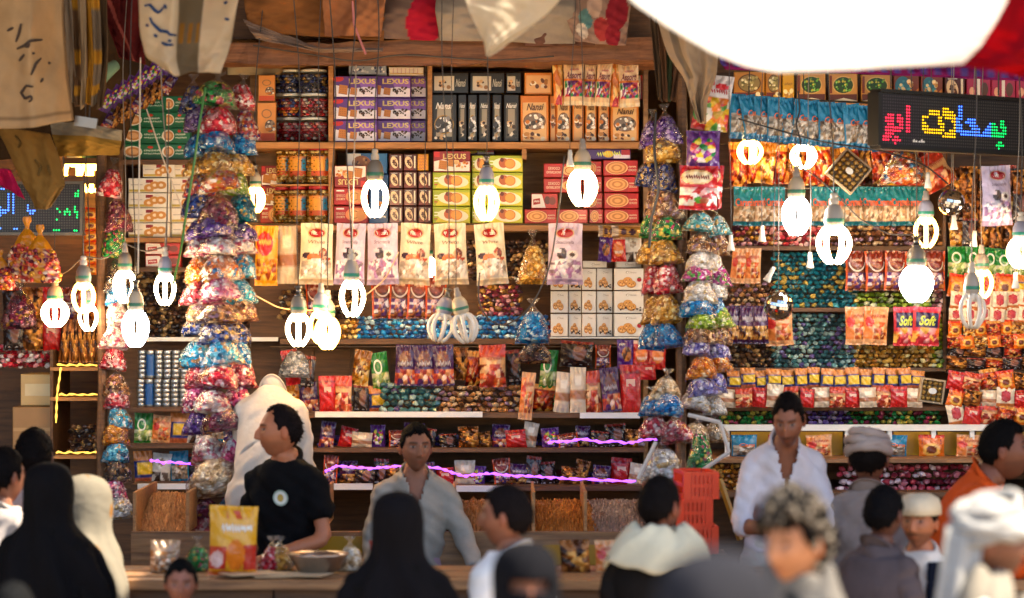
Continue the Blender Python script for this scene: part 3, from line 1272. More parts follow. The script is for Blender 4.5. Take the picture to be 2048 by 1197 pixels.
@pk("purple_cookie", lambda a: a.squig(.1, .78, .5, .9, W_), nx=18)
def _(p):
    p.fill(hx('#4a1c78')).ell(.58, .5, .3, .26, hx('#a8602c'))
    p.cells(((p.X - .58) / .28) ** 2 + ((p.Z - .5) / .24) ** 2 < 1, pal('#a8602c', '#4a2414', '#c88040'), 10, .004)


@pk("red_biscuit", lambda a: a.squig(.2, .3, .85, .45, W_), nx=18)
def _(p):
    p.fill(hx('#b82018')).ell(.5, .5, .34, .3, hx('#d87a38')).rect(0, .9, 1, 1, hx('#d8b0a0'))


@pk("silver_biscuit", None, nx=18)
def _(p):
    p.fill(hx('#c8c4be')).ell(.5, .7, .2, .12, hx('#8a7a6a'))
    p.cells((p.Z < .4), pal('#c8c4be', '#6a5a50', '#3a2a24'), 14, .003)


@pk("gold_roll", None, nx=18, mat="foil")
def _(p):
    p.fill(hx('#c89a50')).ell(.35, .5, .1, .3, hx('#4a3040')).ell(.62, .5, .1, .3, hx('#4a3040')).rect(0, 0, .2, 1, hx('#c8b8a8'))


@pk("beige_choc", lambda a: a.squig(.25, .62, .9, .74, hx('#a84a38')), nx=20)
def _(p):
    p.fill(hx('#d0a070')).rect(0, .7, 1, 1, hx('#b83a24'))
    p.cells((p.Z < .55), pal('#a8301c', '#e0b080', '#c85a28', '#7a2014'), 20, .006, 1.5)


@pk("chips_yellow", lambda a: (a.squig(.22, .62, .92, .76, W_), a.rect(.35, .82, .78, .93, hx('#c84818'))))
def _(p):
    p.fill(hx('#e0a010')).rect(0, .08, .36, .42, hx('#c02c18')).rect(.72, .08, 1, .44, hx('#b82818')).ell(.55, .3, .2, .22, hx('#d87008')).ell(.16, .24, .14, .12, hx('#e0b8b0')).rect(0, 0, 1, .07, hx('#c05010'))


@pk("dark_choc", lambda a: a.rect(.1, .1, .9, .16, hx('#a8a0a0')), nx=20)
def _(p):
    p.fill(hx('#2a1a18')).ell(.6, .55, .2, .3, hx('#7a4a38')).rect(0, .9, 1, 1, hx('#8a2c1c'))


@pk("red_plain", lambda a: a.rect(.3, .55, .75, .7, hx('#d8b0a0')), nx=16)
def _(p):
    p.fill(hx('#b81c1c')).rect(0, .8, 1, .86, hx('#7a1010'))


@pk("cream_plain", None, nx=16)
def _(p):
    p.fill(hx('#cdb9a0')).rect(0, .3, 1, .5, hx('#a06a48')).rect(.3, .6, .7, .8, hx('#e8dcc8'))


@pk("clear_beige", None, nx=24)
def _(p):
    p.fill(hx('#b89a7a'))
    p.cells(p.Z < .7, pal('#b89a7a', '#d8c0a0', '#8a6a50', '#e8d8c0', '#c88a50'), 60, .012, 1.5)


def J(a):
    return rnd.uniform(-a, a)


# ------------------------------------------------------------------ cartons on the upper shelves
carton("orange_tall", 514, 205, 552, 284, 14.5, "tall orange box at the left end of the top shelf", name="candy_box")
carton("orange_tall", 516, 150, 550, 204, 14.52, "small orange box standing on the tall orange box", name="candy_box")
for r, (a, b) in enumerate(((152, 196), (196, 240), (240, 284.5))):
    for c, (u0, dy, wd) in enumerate(((667, 0, "left"), (735, .075, "middle"), (767, .15, "right"))):
        carton("lexus_purple", u0, a, u0 + 88 - c * 1, b, 14.4 + dy, f"purple cracker box, {wd} column, {('top', 'middle', 'bottom')[r]} row of the purple stack", dep=.07, group="purple cracker boxes")
carton("blue_tray", 697, 131, 773, 150, 14.42, "flat blue and white box lying on the purple cracker boxes", name="flat_box", dep=.1)
carton("light_tray", 777, 134, 848, 150.5, 14.42, "flat cream box lying on the purple cracker boxes", name="flat_box", dep=.1)
g = "black chocolate boxes"
for i, (a, b, d, dy) in enumerate(((863, 914, "nansi_black", 0), (916, 934, "nansi_spine", .02), (935, 955, "nansi_black", .03), (957, 981, "nansi_spine", .02), (983, 1005, "nansi_black", .04), (1007, 1038, "nansi_spine", 0))):
    carton(d, a, 189, b, 284.5, 14.42 + dy, f"black upright chocolate box, {ORD[i]} from the left in the black row", group=g, name="chocolate_box", dep=.09)
for i, (a, b) in enumerate(((863, 938), (940, 1010), (1011, 1043))):
    carton("nansi_top", a, 145, b, 187.5, 14.43 + .01 * i, f"black chocolate box lying on the black row, {ORD[i]} from the left", group=g, name="chocolate_box", dep=.12)
g = "orange chocolate boxes"
for i, (a, b, d, dy) in enumerate(((1041, 1098, "nansi_orange", 0), (1099, 1112, "nansi_orange_spine", .03), (1112, 1142, "nansi_orange", .02), (1144, 1168, "nansi_orange_spine", .03), (1170, 1193, "nansi_orange", .02), (1194, 1220, "nansi_orange", .03), (1221, 1278, "nansi_orange", -.02))):
    carton(d, a, 191 if i < 6 else 203, b, 284.5, 14.42 + dy, f"orange upright chocolate box, {ORD[i]} from the left in the orange row", group=g, name="chocolate_box", dep=.09)
carton("orange_top", 1048, 145, 1104, 190, 14.44, "orange chocolate box lying on the orange row", group=g, name="chocolate_box", dep=.12)
carton("red_panel", 1276, 150, 1287, 200, 14.5, "narrow dark red box at the right end of the top shelf", name="candy_box")

# second shelf
carton("lexus_red", 522, 331, 566, 372, 14.62, "red and white cracker box behind the gold jars, upper one")
carton("lexus_red", 522, 373, 566, 411, 14.62, "red and white cracker box behind the gold jars, lower one")
carton("red_cookie", 520, 412, 566, 447.5, 14.62, "red cookie box at the left end behind the gold jars")
carton("lexus_red", 668, 331, 733, 376, 14.4, "white and red cracker box standing upside down on the almond cookie boxes", flip=True)
for i, (a, b) in enumerate(((376, 411), (412, 447.5))):
    carton("red_cookie", 667, a, 736, b, 14.41, f"red almond cookie box at the left, {('upper', 'lower')[i]} one", group="almond cookie boxes")
carton("blue_cookie", 693, 306, 776, 348, 14.5, "blue cookie box with a large cookie picture, above the upside down cracker box")
carton("blue_side", 738, 349, 777, 447.5, 14.5, "tall blue box behind the lamp on the second shelf")
for r in range(4):
    for c in range(3):
        if r == 0 and c == 2:
            carton("yellow_sheet", 834, 308, 857, 342, 14.43, "small yellow biscuit box in the top row of the brown boxes")
            continue
        v = 308 + r * 34.8
        carton("brown_coffee", 778 + c * 29, v, 806 + c * 29, v + 34.6, 14.42, f"small brown coffee box, {ORD[r]} row from top, {ORD[c]} column", group="brown coffee boxes")
carton("lexus_red", 866, 302, 941, 344.5, 14.41, "red cracker box standing upright on the lime green boxes")
for r in range(3):
    carton("lime", 865, 345 + r * 34.2, 941, 379 + r * 34.2, 14.41, f"lime green orange-biscuit box, left column, {ORD[r]} from the top", group="lime biscuit boxes")
for r in range(4):
    v = 311 + r * 34.1
    carton("lime", 943, v, 1046 - 70, v + 34, 14.46, f"lime green orange-biscuit box, half hidden middle column, {ORD[r]} from the top", group="lime biscuit boxes")
    carton("lime", 976, v, 1046, v + 34, 14.41, f"lime green orange-biscuit box, right column, {ORD[r]} from the top", group="lime biscuit boxes")
carton("purple_tray", 900, 296.8, 990, 310.5, 14.6, "flat dark blue pack lying on the lime green boxes", name="flat_box", dep=.15)
carton("shortbread", 1087, 327, 1164, 356, 14.45, "red shortbread box, upper one behind the lamp", group="shortbread boxes")
carton("shortbread", 1087, 357, 1164, 386, 14.45, "red shortbread box, lower one behind the lamp", group="shortbread boxes")
carton("red_panel", 1062, 387, 1116, 418, 14.45, "small white and red box on the swirl cookie boxes")
for i, (a, b, c, d, yy) in enumerate(((1049, 1114, 418.5, 447.5, 14.41), (1115, 1176, 418.5, 447.5, 14.40), (1178, 1207, 418.5, 447.5, 14.44), (1208, 1278, 418.5, 447.5, 14.40), (1208, 1278, 386, 418, 14.41), (1208, 1278, 353, 385.5, 14.41), (1206, 1277, 320, 352.5, 14.42), (1166, 1206, 386, 418, 14.5), (1166, 1204, 353, 385, 14.5), (1166, 1204, 322, 352, 14.5))):
    carton("red_swirl", a, c, b, d, yy, f"red butter cookie box with swirl, {('bottom row', 'right stack', 'stack behind the lamp')[0 if i < 4 else 1 if i < 7 else 2]}, {ORD[i if i < 4 else i - 4 if i < 7 else i - 7]}", group="red swirl cookie boxes")
carton("purple_tray", 1172, 298, 1262, 319, 14.42, "flat purple and red box lying on the red cookie boxes", name="flat_box", dep=.12)

# white biscuit boxes on the lower right of the central shelf
g = "white biscuit boxes"
cols = ((1101, 1137, "classic_white", .0), (1137, 1164, "classic_choc", .02), (1164, 1193, "classic_white", -.02), (1193, 1226, "classic_choc", .01), (1226, 1240, "classic_white", .04), (1228, 1288, "classic_berry", -.04))
for r, (a, b) in enumerate(((537, 581), (582, 627), (628, 674))):
    for c, (u0, u1, d, dy) in enumerate(cols):
        if r == 0 and c == 4:
            continue
        if c == 5:
            d = ("classic_berry", "classic_choc", "classic_berry")[r]
        carton(d, u0, a, u1 - .6, b, 14.42 + dy, f"white biscuit box, {('top', 'middle', 'bottom')[r]} row, {ORD[c]} from the left", group=g, dep=.05)
for i, (a, b) in enumerate(((1166, 1214), (1231, 1283))):
    carton("classic_top", a, 522, b, 536.5, 14.44, f"white biscuit box lying flat on the white stack, {('left', 'right')[i]} one", group=g, dep=.12)
board(unit, "shelf_edge", 1100, 674.5, 1290, 677.5, 14.34, 14.36, "white_rail")

# left shelves
for r in range(4):
    v = 192 + r * 32
    for c in range(2):
        carton("green_roll", 248 + c * 77, v, 324 + c * 77 - (30 if c else 0) + 10, v + 31.8, 14.6, f"green cream biscuit box, {ORD[r]} row from top, {('left', 'right')[c]} column", group="green biscuit boxes")
for r in range(5):
    v = 326 + r * 30
    for c in range(2):
        if r == 0 and c == 0:
            carton("ring_white", 285, 326, 350, 355, 14.6, "white ring biscuit box alone at the top of the white stack", group="white ring biscuit boxes")
            continue
        carton("ring_white", 256 + c * 86, v, 340 + c * 86 - (30 if c else 0), v + 29.8, 14.6 + .03 * c, f"white ring biscuit box, {ORD[r]} row from top, {('left', 'right')[c]} column", group="white ring biscuit boxes")
for r in range(2):
    carton("red_panel", 290, 485.5 + r * 25, 362, 510 + r * 25, 14.6, f"red and white box on the small left shelf, {('upper', 'lower')[r]} one")

# window boxes along the top of the right stall
for i, (a, b, d) in enumerate(((1468, 1530, "window_gold"), (1531, 1563, "window_gold"), (1565, 1589, "yellow_flat"), (1594, 1652, "window_green"), (1658, 1716, "window_green"), (1722, 1784, "window_green"), (1787, 1839, "wave_blue"), (1841, 1886, "wave_blue"), (1889, 1931, "brown_coffee"), (1933, 1982, "magenta"), (1984, 2030, "magenta"), (2032, 2080, "magenta"))):
    carton(d, a, 143 + i * 1.2, b, 204.5, 14.62, f"chocolate gift box on the top ledge of the right stall, {ORD[i]} from the left", name="gift_box", group="gift boxes on the top ledge")

# lower left cartons
carton("cream_box", 42, 748, 116, 812, 14.9, "pale cardboard box above the brown one at the far left", name="cardboard_box", dep=.3)
carton("cardboard", 24, 814, 116, 905, 14.8, "brown cardboard box with a black mark at the far left", name="cardboard_box", dep=.3)


# ------------------------------------------------------------------ pouches
for i, (a, b, k) in enumerate(((598, 668, "witor_white"), (669, 732, "witor_lilac"), (733, 798, "witor_lilac"), (797, 862, "witor_white"), (867, 936, "witor_white"), (949, 1014, "witor_white"), (1094, 1167, "witor_lilac"))):
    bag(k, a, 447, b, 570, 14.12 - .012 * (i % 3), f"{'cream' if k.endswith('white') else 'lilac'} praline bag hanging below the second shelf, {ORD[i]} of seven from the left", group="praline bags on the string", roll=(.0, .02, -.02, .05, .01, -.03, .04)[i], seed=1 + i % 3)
bag("yellow_brittle", 510, 452, 556, 572, 14.16, "yellow bag with red oval hanging beside the thick candy column")
bag("cream_plain", 553, 450, 597, 568, 14.20, "cream bag hanging edge-on between the yellow and the cream praline bag", roll=-.05)
for i, (a, b, k) in enumerate(((1106, 1126, "assort_side"), (1127, 1168, "assort"), (1168, 1192, "assort"), (1192, 1222, "assort"), (1222, 1240, "assort_side"), (1238, 1278, "assort"))):
    bag(k, a, 122 + i, b, 210 + i, 14.18 + .02 * (i in (0, 2, 4)), f"beige assorted sweets bag over the orange boxes, {ORD[i]} from the left", group="assorted sweets bags", seed=1 + i % 2)
for i in range(4):
    bag("swirl_orange", 742 + i * 36, 548 + i * 1.5, 786 + i * 36, 638, 14.30 - .012 * i, f"brown and orange chocolate bag under the praline bags, {ORD[i]} from the left", group="orange edged chocolate bags", yaw=.15)
bag("swirl_orange", 612, 560, 650, 640, 14.45, "brown and orange chocolate bag behind the two lamps")
for i, (a, b, k) in enumerate(((1197, 1224, "purple_cookie"), (1222, 1252, "red_biscuit"), (1249, 1284, "silver_biscuit"))):
    bag(k, a, 474, b, 524, 14.3, f"{('purple', 'red', 'silver')[i]} biscuit packet hanging above the white biscuit boxes")
bag("gold_roll", 1196, 452, 1240, 475, 14.28, "silver white biscuit roll lying above the hanging packets")
bag("gold_roll", 1222, 453, 1290, 475, 14.25, "gold biscuit roll lying above the hanging packets")
for i in range(3):
    bag("purple_choc", 790 + i * 38, 690, 832 + i * 38, 772, 14.2 - .01 * i, f"purple caramel bag under the blue sweets, {ORD[i]} from the left", group="purple caramel bags")
bag("beige_choc", 958, 690, 1012, 775, 14.2, "beige and red chocolate bag hanging right of the purple caramel bags")
bag("dark_choc", 1120, 683, 1186, 735, 14.25, "dark chocolate packet under the white biscuit boxes")
for i, k in enumerate(("purple_cookie", "red_biscuit", "red_biscuit")):
    bag(k, 1234 + i * 32, 680 + 2 * i, 1268 + i * 32, 738, 14.28 - .01 * i, f"{('purple', 'red', 'red')[i]} biscuit packet in the row under the white boxes, {ORD[i]} from the left")
# right stall
for i in range(12):
    u = 1456 + i * 25.5
    bag("blue_bag", u, 188 + i * 2.3, u + 38, 278 + i * 2.3, 14.15 - .012 * (i % 2), f"blue caramel bag in the upper blue row, {ORD[i]} from the left", group="blue caramel bags", yaw=.35, roll=(.03, -.05, .06, .0, -.04)[i % 5], seed=1 + i % 3)
for i, u in enumerate((1466, 1496, 1530, 1622, 1652, 1688, 1722, 1752, 1782, 1812)):
    bag("teal_bag", u, 374, u + (54 if i == 0 else 40), 452, 14.3 - .012 * (i % 3), f"teal caramel bag in the lower teal row, {ORD[i]} from the left", group="teal caramel bags", seed=1 + i % 3)
for i in range(15):
    u = 1458 + i * 28.5
    bag(("red_clear", "red_clear", "amber_clear", "red_clear", "foil_brown")[i % 5], u, 284 + (i * 5 % 9), u + 36, 374 - (i * 7 % 8), 14.5 + .03 * (i % 2), f"see-through sack of {('red', 'red', 'amber', 'red', 'brown')[i % 5]} sweets between the blue and teal rows, {ORD[i]} from the left", group="sacks between the blue and teal rows", seed=1 + i % 4, roll=rnd.uniform(-.12, .12))
for i in range(2):
    bag("peach_bag", 1462 + i * 28, 497, 1494 + i * 28, 567, 14.3 - .01 * i, f"peach fruit bag on the dark shelf, {('left', 'right')[i]} one beside the candy column", group="peach fruit bags")
for i in range(5):
    u = 1690 + i * 39
    bag("swirl_orange", u, 502, u + 46, 582, 14.33 - .012 * (i % 3), f"orange edged chocolate bag on the right stall shelf, {ORD[i]} from the left", group="orange edged bags on the right stall", yaw=.2)
for i in range(3):
    bag("purple_eclair", 1449 + i * 28, 612, 1481 + i * 28, 688, 14.28 - .01 * i, f"dark purple toffee bag beside the mirror ball, {ORD[i]} from the left", group="dark purple toffee bags")
bag("peach_bag", 1530, 618, 1586, 692, 14.3, "peach fruit bag hanging just below the mirror ball", roll=-.05)
for i in range(2):
    bag("peach_bag", 1690 + i * 36, 614, 1736 + i * 40, 690, 14.28 - .015 * i, f"peach fruit bag in the pair beside the red soft candy, {('left', 'right')[i]} one", roll=.04)
    bag("soft_red", 1786 + i * 38, 614, 1832 + i * 48, 692, 14.28 - .015 * i, f"red soft candy bag with blue panel, {('left', 'right')[i]} one", roll=.03)
for r in range(3):
    for i in range(7):
        u = 1897 + i * 26
        bag(("foil_brown", "amber_clear", "foil_brown", "dark_choc", "foil_brown")[(i * 2 + r * 3) % 5], u + J(5), 335 + r * 52 + J(6), u + 31, 394 + r * 52 + J(6), 14.45 - .03 * (i % 2), f"brown or dark packet, {ORD[r]} row and {ORD[i]} column, right of the divider", group="brown foil packets", seed=1 + (i + r) % 4)
for i in range(6):
    u = 1898 + i * 32
    bag("green_pack", u + J(4), 497 + J(4), u + 38, 556 + J(5), 14.4 - .02 * (i % 2), f"green nut bag in the right section, {ORD[i]} from the left", group="green nut bags")
for i in range(6):
    u = 1896 + i * 32
    bag(("orange_pack", "peach_bag", "blueyellow_pack")[(0, 0, 1, 0, 2, 0)[i]], u + J(5), 552 + J(4), u + 36, 596 + J(4), 14.38 - .02 * (i % 2), f"orange toned packet under the green bags, {ORD[i]} from the left", group="orange packets upper row", roll=.1)
for r in range(2):
    for i in range(7):
        u = 1898 + i * 28 - r * 4
        bag("white_pack", u + J(4), 584 + r * 30 + J(3), u + 33, 618 + r * 30 + J(3), 14.34 - .02 * (i % 2), f"cream packet with red dot, {('upper', 'lower')[r]} row, {ORD[i]} from the left", group="cream packets with red dot", roll=.06)
for r in range(2):
    for i in range(7):
        u = 1896 + i * 26
        bag(("orange_pack", "red_clear", "orange_pack", "amber_clear")[(i * 3 + r) % 4], u + J(4), 642 + r * 26 + J(3), u + 28, 671 + r * 26 + J(3), 14.32 - .02 * (i % 2), f"small orange or amber packet, {('upper', 'lower')[r]} small row, {ORD[i]} from the left", group="small orange packets", seed=2)
for r in range(2):
    for i in range(5):
        u = 1896 + i * 36
        bag(("dark_choc", "foil_brown", "dark_choc", "red_clear")[(i + r) % 4], u + J(5), 690 + r * 24 + J(3), u + 40, 716 + r * 24 + J(3), 14.35 - .02 * (i % 2), f"dark packet, {('upper', 'lower')[r]} dark row of the right section, {ORD[i]} from the left", group="dark chocolate packets", roll=.05)
for i in range(15):
    u = 1456 + i * 26
    bag("blueyellow_pack", u + J(4), 738 + J(4), u + 29, 780 + J(3), 14.25 - .02 * (i % 2), f"blue and yellow wafer packet behind the white shirted vendor, {ORD[i]} from the left", group="blue and yellow wafer packets")
for i in range(13):
    u = 1440 + i * 31
    bag(("cream_plain", "beige_choc", "red_plain")[i % 3], u + J(5), 774 + J(5), u + 34, 815, 14.22 - .02 * (i % 2), f"small mixed packet in the row above the white rail, {ORD[i]} from the left", group="mixed packets above the rail")
for r in range(3):
    for i in range(6):
        u = 1894 + i * 33
        bag(("red_plain", "cream_plain", "orange_pack", "beige_choc", "white_pack", "foil_brown", "red_clear")[(i * 3 + r * 2) % 7], u, 742 + r * 35 + rnd.uniform(-5, 5), u + 36, 780 + r * 35, 14.25 - .012 * (i % 2), f"bright packet beside the orange shirted man, {ORD[r]} row, {ORD[i]} from the left", group="bright packets at the right end", roll=rnd.uniform(-.3, .3), seed=1 + i % 3)
bag("witor_lilac", 1958, 332, 2028, 452, 13.5, "lilac praline bag hanging alone by a string under the dot sign", seed=2, yaw=.3)
bag("beige_choc", 1836, 305, 1900, 380, 14.2, "brown paper packet hanging behind the mirror ball", roll=-.5)
# lower central shelf
for i, (a, b, k, v0, v1) in enumerate(((638, 672, "red_plain", 752, 824), (670, 704, "beige_choc", 752, 824), (1110, 1142, "cream_plain", 745, 826), (1140, 1172, "cream_plain", 735, 826), (1168, 1202, "beige_choc", 742, 826), (1202, 1240, "purple_choc", 735, 824), (1240, 1282, "red_plain", 730, 826), (1040, 1068, "peach_bag", 745, 840), (1280, 1312, "red_plain", 724, 760))):
    bag(k, a, v0, b, v1, 14.1 - .01 * (i % 2), f"packet on the lower central shelf behind the grey shirted vendor, {ORD[i]} of nine", group="packets on the lower central shelf")
for i, (u, v0, w, h, k) in enumerate(((566, 700, 34, 70, "red_plain"), (600, 712, 30, 66, "dark_choc"), (705, 700, 36, 72, "amber_clear"), (742, 705, 36, 76, "green_pack"), (905, 695, 32, 66, "foil_brown"), (932, 702, 30, 72, "red_clear"), (1012, 700, 30, 70, "dark_choc"), (1080, 700, 34, 80, "green_pack"), (1190, 690, 32, 48, "swirl_orange"), (560, 770, 40, 56, "amber_clear"), (600, 765, 36, 60, "purple_choc"), (706, 770, 34, 56, "dark_choc"), (738, 772, 32, 54, "blueyellow_pack"), (1066, 770, 42, 56, "red_clear"))):
    bag(k, u, v0, u + w, v0 + h, 14.3, f"small packet hanging in the shade of the lower central shelves, {ORD[i]} of fourteen", group="packets hanging in the shade", roll=rnd.uniform(-.15, .15))
for r, (v0, v1, yy) in enumerate(((843, 897, 14.12), (911, 972, 14.08))):
    for i in range(19):
        u = 640 + i * 34 + rnd.uniform(-7, 7)
        k = ("purple_choc", "dark_choc", "swirl_orange", "red_plain", "foil_brown", "purple_eclair", "cream_plain", "foil_brown", "dark_choc", "purple_window")[(i * 3 + r * 2) % 10]
        bag(k, u, v0 + (i * 11 % 26), u + (30, 36, 42)[i % 3], v1, yy + .02 * (i % 2) + rnd.uniform(0, .05), f"dim packet on the {('upper', 'lower')[r]} dark shelf near the purple light, {ORD[i]} from the left", group="packets on the dark shelves", roll=rnd.uniform(-.16, .16))
for r, (v0, v1) in enumerate(((826, 888), (902, 968))):
    for i in range(6):
        u = 268 + i * 36
        k = ("green_pack", "peach_bag", "blueyellow_pack", "silver_biscuit", "blue_bag", "dark_choc")[(i + r * 2) % 6]
        bag(k, u, v0 + (i * 5 % 10), u + 38, v1, 14.4, f"packet on the {('upper', 'lower')[r]} shelf left of the thick column, {ORD[i]} from the left", group="packets on the left lower shelves")
for i in range(7):
    u = 1462 + i * 75
    bag(("blue_bag", "orange_pack", "peach_bag", "foil_brown")[i % 4], u, 870, u + 52, 918, 14.22, f"packet in the compartments below the white rail, {ORD[i]} from the left", group="packets below the white rail")
# left stall
for r in range(6):
    bag("orange_pack", 166, 416 + r * 22, 198, 439 + r * 22, 14.6, f"orange packet of the vertical strip by the left post, {ORD[r]} from the top", group="strip of orange packets")
bag("chips_yellow", 418, 1012, 515, 1152, 11.9, "big yellow and red snack bag standing on the counter", name="snack_bag", yaw=.2)
for i in range(10):
    u = 5 + (i % 5) * 38
    bag(("dark_choc", "foil_brown", "red_plain", "swirl_orange", "foil_redorange")[i % 5], u, 575 + (i // 5) * 62, u + 44, 640 + (i // 5) * 62, 14.75, f"dim packet in the far left stall, {('upper', 'lower')[i // 5]} row, {ORD[i % 5]} from the left", group="packets in the far left stall")
for i in range(5):
    bag("foil_brown", 120 + i * 17, 640, 140 + i * 17, 726, 14.7, f"gold foil strip on the rack of the far left stall, {ORD[i]} from the left", group="gold strips on the rack")

# ------------------------------------------------------------------ loose sweets
PALS = {
    "red": pal('#b81830', '#d83848', '#e8a0a8', '#8a1020', '#e8e0e0'),
    "maroon": pal('#6a1c38', '#8a3048', '#3a2038', '#c89098', '#a87830'),
    "blue": pal('#1878b8', '#2898d8', '#0e4a88', '#b8d8e8', '#1a60a0'),
    "gold": pal('#c08a30', '#e0b050', '#8a5c18', '#f0d890', '#a87020'),
    "mixed red": pal('#c83838', '#2a3a88', '#e0c8b8', '#d88a38', '#8a2030'),
    "purple": pal('#4a2a78', '#6a489a', '#c0b0d0', '#2a1a48', '#8a70b0'),
    "white and pink": pal('#e0d4d0', '#c86a80', '#e8e4e0', '#a8405a', '#d8b0a0'),
    "multicoloured": pal('#c86a30', '#d8a888', '#e8e0d8', '#a83838', '#3a6a98', '#c8a030'),
    "pink": pal('#c04878', '#e098b0', '#e8e0e4', '#8a2850', '#d8c0c8'),
    "bronze": pal('#7a4c30', '#a87848', '#4a2c1c', '#d0b088', '#8a6a80'),
    "navy": pal('#1c2a68', '#2c4a98', '#c0a060', '#101838', '#8a90b0'),
    "sky blue": pal('#2a90b8', '#68b8d0', '#d8e4e8', '#b08858', '#1a5a80'),
    "rose": pal('#b83848', '#d87880', '#e8c8c8', '#7a2030'),
    "green": pal('#1a7a38', '#2aa050', '#0e4a20', '#c8b850', '#a83858'),
    "dark": pal('#2a2024', '#4a3028', '#6a4a30', '#a88858', '#1a1418'),
    "white": pal('#d8d4d0', '#e8e6e2', '#b8b0a8', '#c8b080'),
    "lime": pal('#88a828', '#b0c848', '#e0e4c0', '#5a7818'),
    "lavender": pal('#7068b0', '#9890c8', '#d0d0e0', '#403878'),
    "orange": pal('#d87818', '#e89838', '#b85010', '#f0d0a0'),
    "aqua": pal('#58a8b0', '#98c8c8', '#e0e4dc', '#c8a868', '#2a7880'),
    "magenta": pal('#a82878', '#c858a0', '#58a050', '#e8d0e0', '#782058'),
    "teal": pal('#14687a', '#1c8898', '#0c4a58', '#c8a850', '#207080'),
    "grey teal": pal('#3a6a70', '#588a88', '#2a4850', '#6a5a90', '#a0b8b0'),
    "beige": pal('#c8a880', '#e0cca8', '#a08058', '#e8dcc8'),
    "silver": pal('#b0b4b8', '#d8dade', '#888c90', '#70787e'),
    "pale pink": pal('#a8788a', '#c8a0a8', '#885868', '#d8c0c0'),
    "amber": pal('#b06818', '#d89028', '#7a4010', '#e8b858'),
}


def ring_ab(t):
    a = np.interp(t, [0, .10, .25, .55, .88, 1], [.10, .26, .58, .90, 1.05, 1.10])
    b = np.interp(t, [0, .10, .25, .55, .88, 1], [.10, .22, .55, .90, .70, .10])
    return a, b


_cb = {}


def candy_meshes(pn, w, h, var):
    k = (pn, round(w, 2), round(h, 2), var)
    if k in _cb:
        return _cb[k]
    g = np.random.default_rng(abs(hash((len(pn), pn[0], round(w * 50), var))) % 9999 + ord(pn[-1]))
    cols = PALS[pn]
    dep = w * .42
    m = MB()
    # plump mass of wrapped sweets: one dome and colour for each
    nt_, na = 40, 72
    t = np.linspace(.16, .985, nt_)
    an = np.linspace(0, 2 * np.pi, na, endpoint=False)
    a, b = ring_ab(t)
    X = a[:, None] * w / 2 * np.cos(an)
    X = X * (1 + .09 * np.sin(an[None] * 3 + t[:, None] * 5 + var * 2))
    Y = b[:, None] * dep * np.sin(an)
    Z = np.repeat((-t * h)[:, None], na, 1)
    Q = np.stack([X, Y, Z], -1).reshape(-1, 3)
    r = float(np.clip(w * .078, .0095, .0145))
    k_ = max(30, int(1.1 * w * h * 2.2 / (r * r * 1.6)))
    sd = Q[g.integers(0, len(Q), k_)] + g.normal(0, r * .3, (k_, 3))
    dd = np.sqrt(((Q[:, None] - sd[None]) ** 2).sum(-1))
    kk = dd.argmin(1)
    dome = np.sqrt(np.clip(1 - (dd.min(1) / (r * 1.15)) ** 2, 0, 1))
    cc = np.array([cols[int(len(cols) * g.uniform(0, 1) ** 1.9)] * g.uniform(.72, 1.15) for _ in range(k_)])
    cx = np.stack([Q[:, 0] / (w / 2), Q[:, 1] / dep, np.zeros(len(Q))], -1)
    tuck = np.where((t < .22) | (t > .96), .55, 1.0).repeat(na)
    Q = Q * np.array([.86, .86, 1]) + cx * (dome * r * .8 * tuck)[:, None] + g.normal(0, .0012, Q.shape)
    m.grid(Q.reshape(nt_, na, 3), cc[kk], wrap=True, flip=True)
    capn = m.n
    m.add(np.array([[0, 0, -.16 * h]]), [], cols[0])
    m.add(np.array([[0, 0, -.985 * h]]), [], cols[0])
    m.f += [[j, (j + 1) % na, capn] for j in range(na)] + [[(nt_ - 1) * na + (j + 1) % na, (nt_ - 1) * na + j, capn + 1] for j in range(na)]
    m.mi += [0] * (2 * na)
    cm = m.mesh("candies", "foil")
    f = MB()
    nt_, na = 16, 26
    t = np.linspace(0, 1, nt_)
    an = np.linspace(0, 2 * np.pi, na, endpoint=False)
    a, b = ring_ab(t)
    lump = 1 + .09 * np.sin(an[None] * 3 + t[:, None] * 5 + var * 2) + .04 * np.sin(an[None] * 7 - t[:, None] * 11 + var) + g.normal(0, .035, (nt_, na))
    G = np.zeros((nt_, na, 3))
    G[:, :, 0] = a[:, None] * w / 2 * np.cos(an) * lump
    G[:, :, 1] = b[:, None] * dep * np.sin(an) * lump
    G[:, :, 2] = -t[:, None] * h * (1 + .04 * np.cos(an * 2 + var) * t[:, None])
    f.grid(G, (1, 1, 1), wrap=True)
    # flared mouth above the tie
    G2 = np.zeros((4, na, 3))
    for i, (rr, zz) in enumerate(((.10, 0), (.09, .03), (.24, .10), (.34, .20))):
        wv = 1 + .35 * np.sin(an * 7 + var) * (i / 3)
        G2[i, :, 0] = rr * w / 2 * np.cos(an) * wv
        G2[i, :, 1] = rr * dep * np.sin(an) * wv
        G2[i, :, 2] = zz * h
    f.grid(G2, (1, 1, 1), wrap=True)
    _cb[k] = (f.mesh("film", "film", smooth=True), cm)
    return _cb[k]


def candy_bag(pn, u, v0, wpx, hpx, y, label, group=None, yaw=0.0, roll=0.0, var=0):
    w, h = S(wpx, y), S(hpx, y)
    fm, cm = candy_meshes(pn, w, h, var)
    o = put("candy_bag", fm, loc=P(u, v0, y), rot=(0, roll, yaw), label=label, cat="candy bag", group=group)
    c = put("candies", cm, o, kind="stuff")
    return o


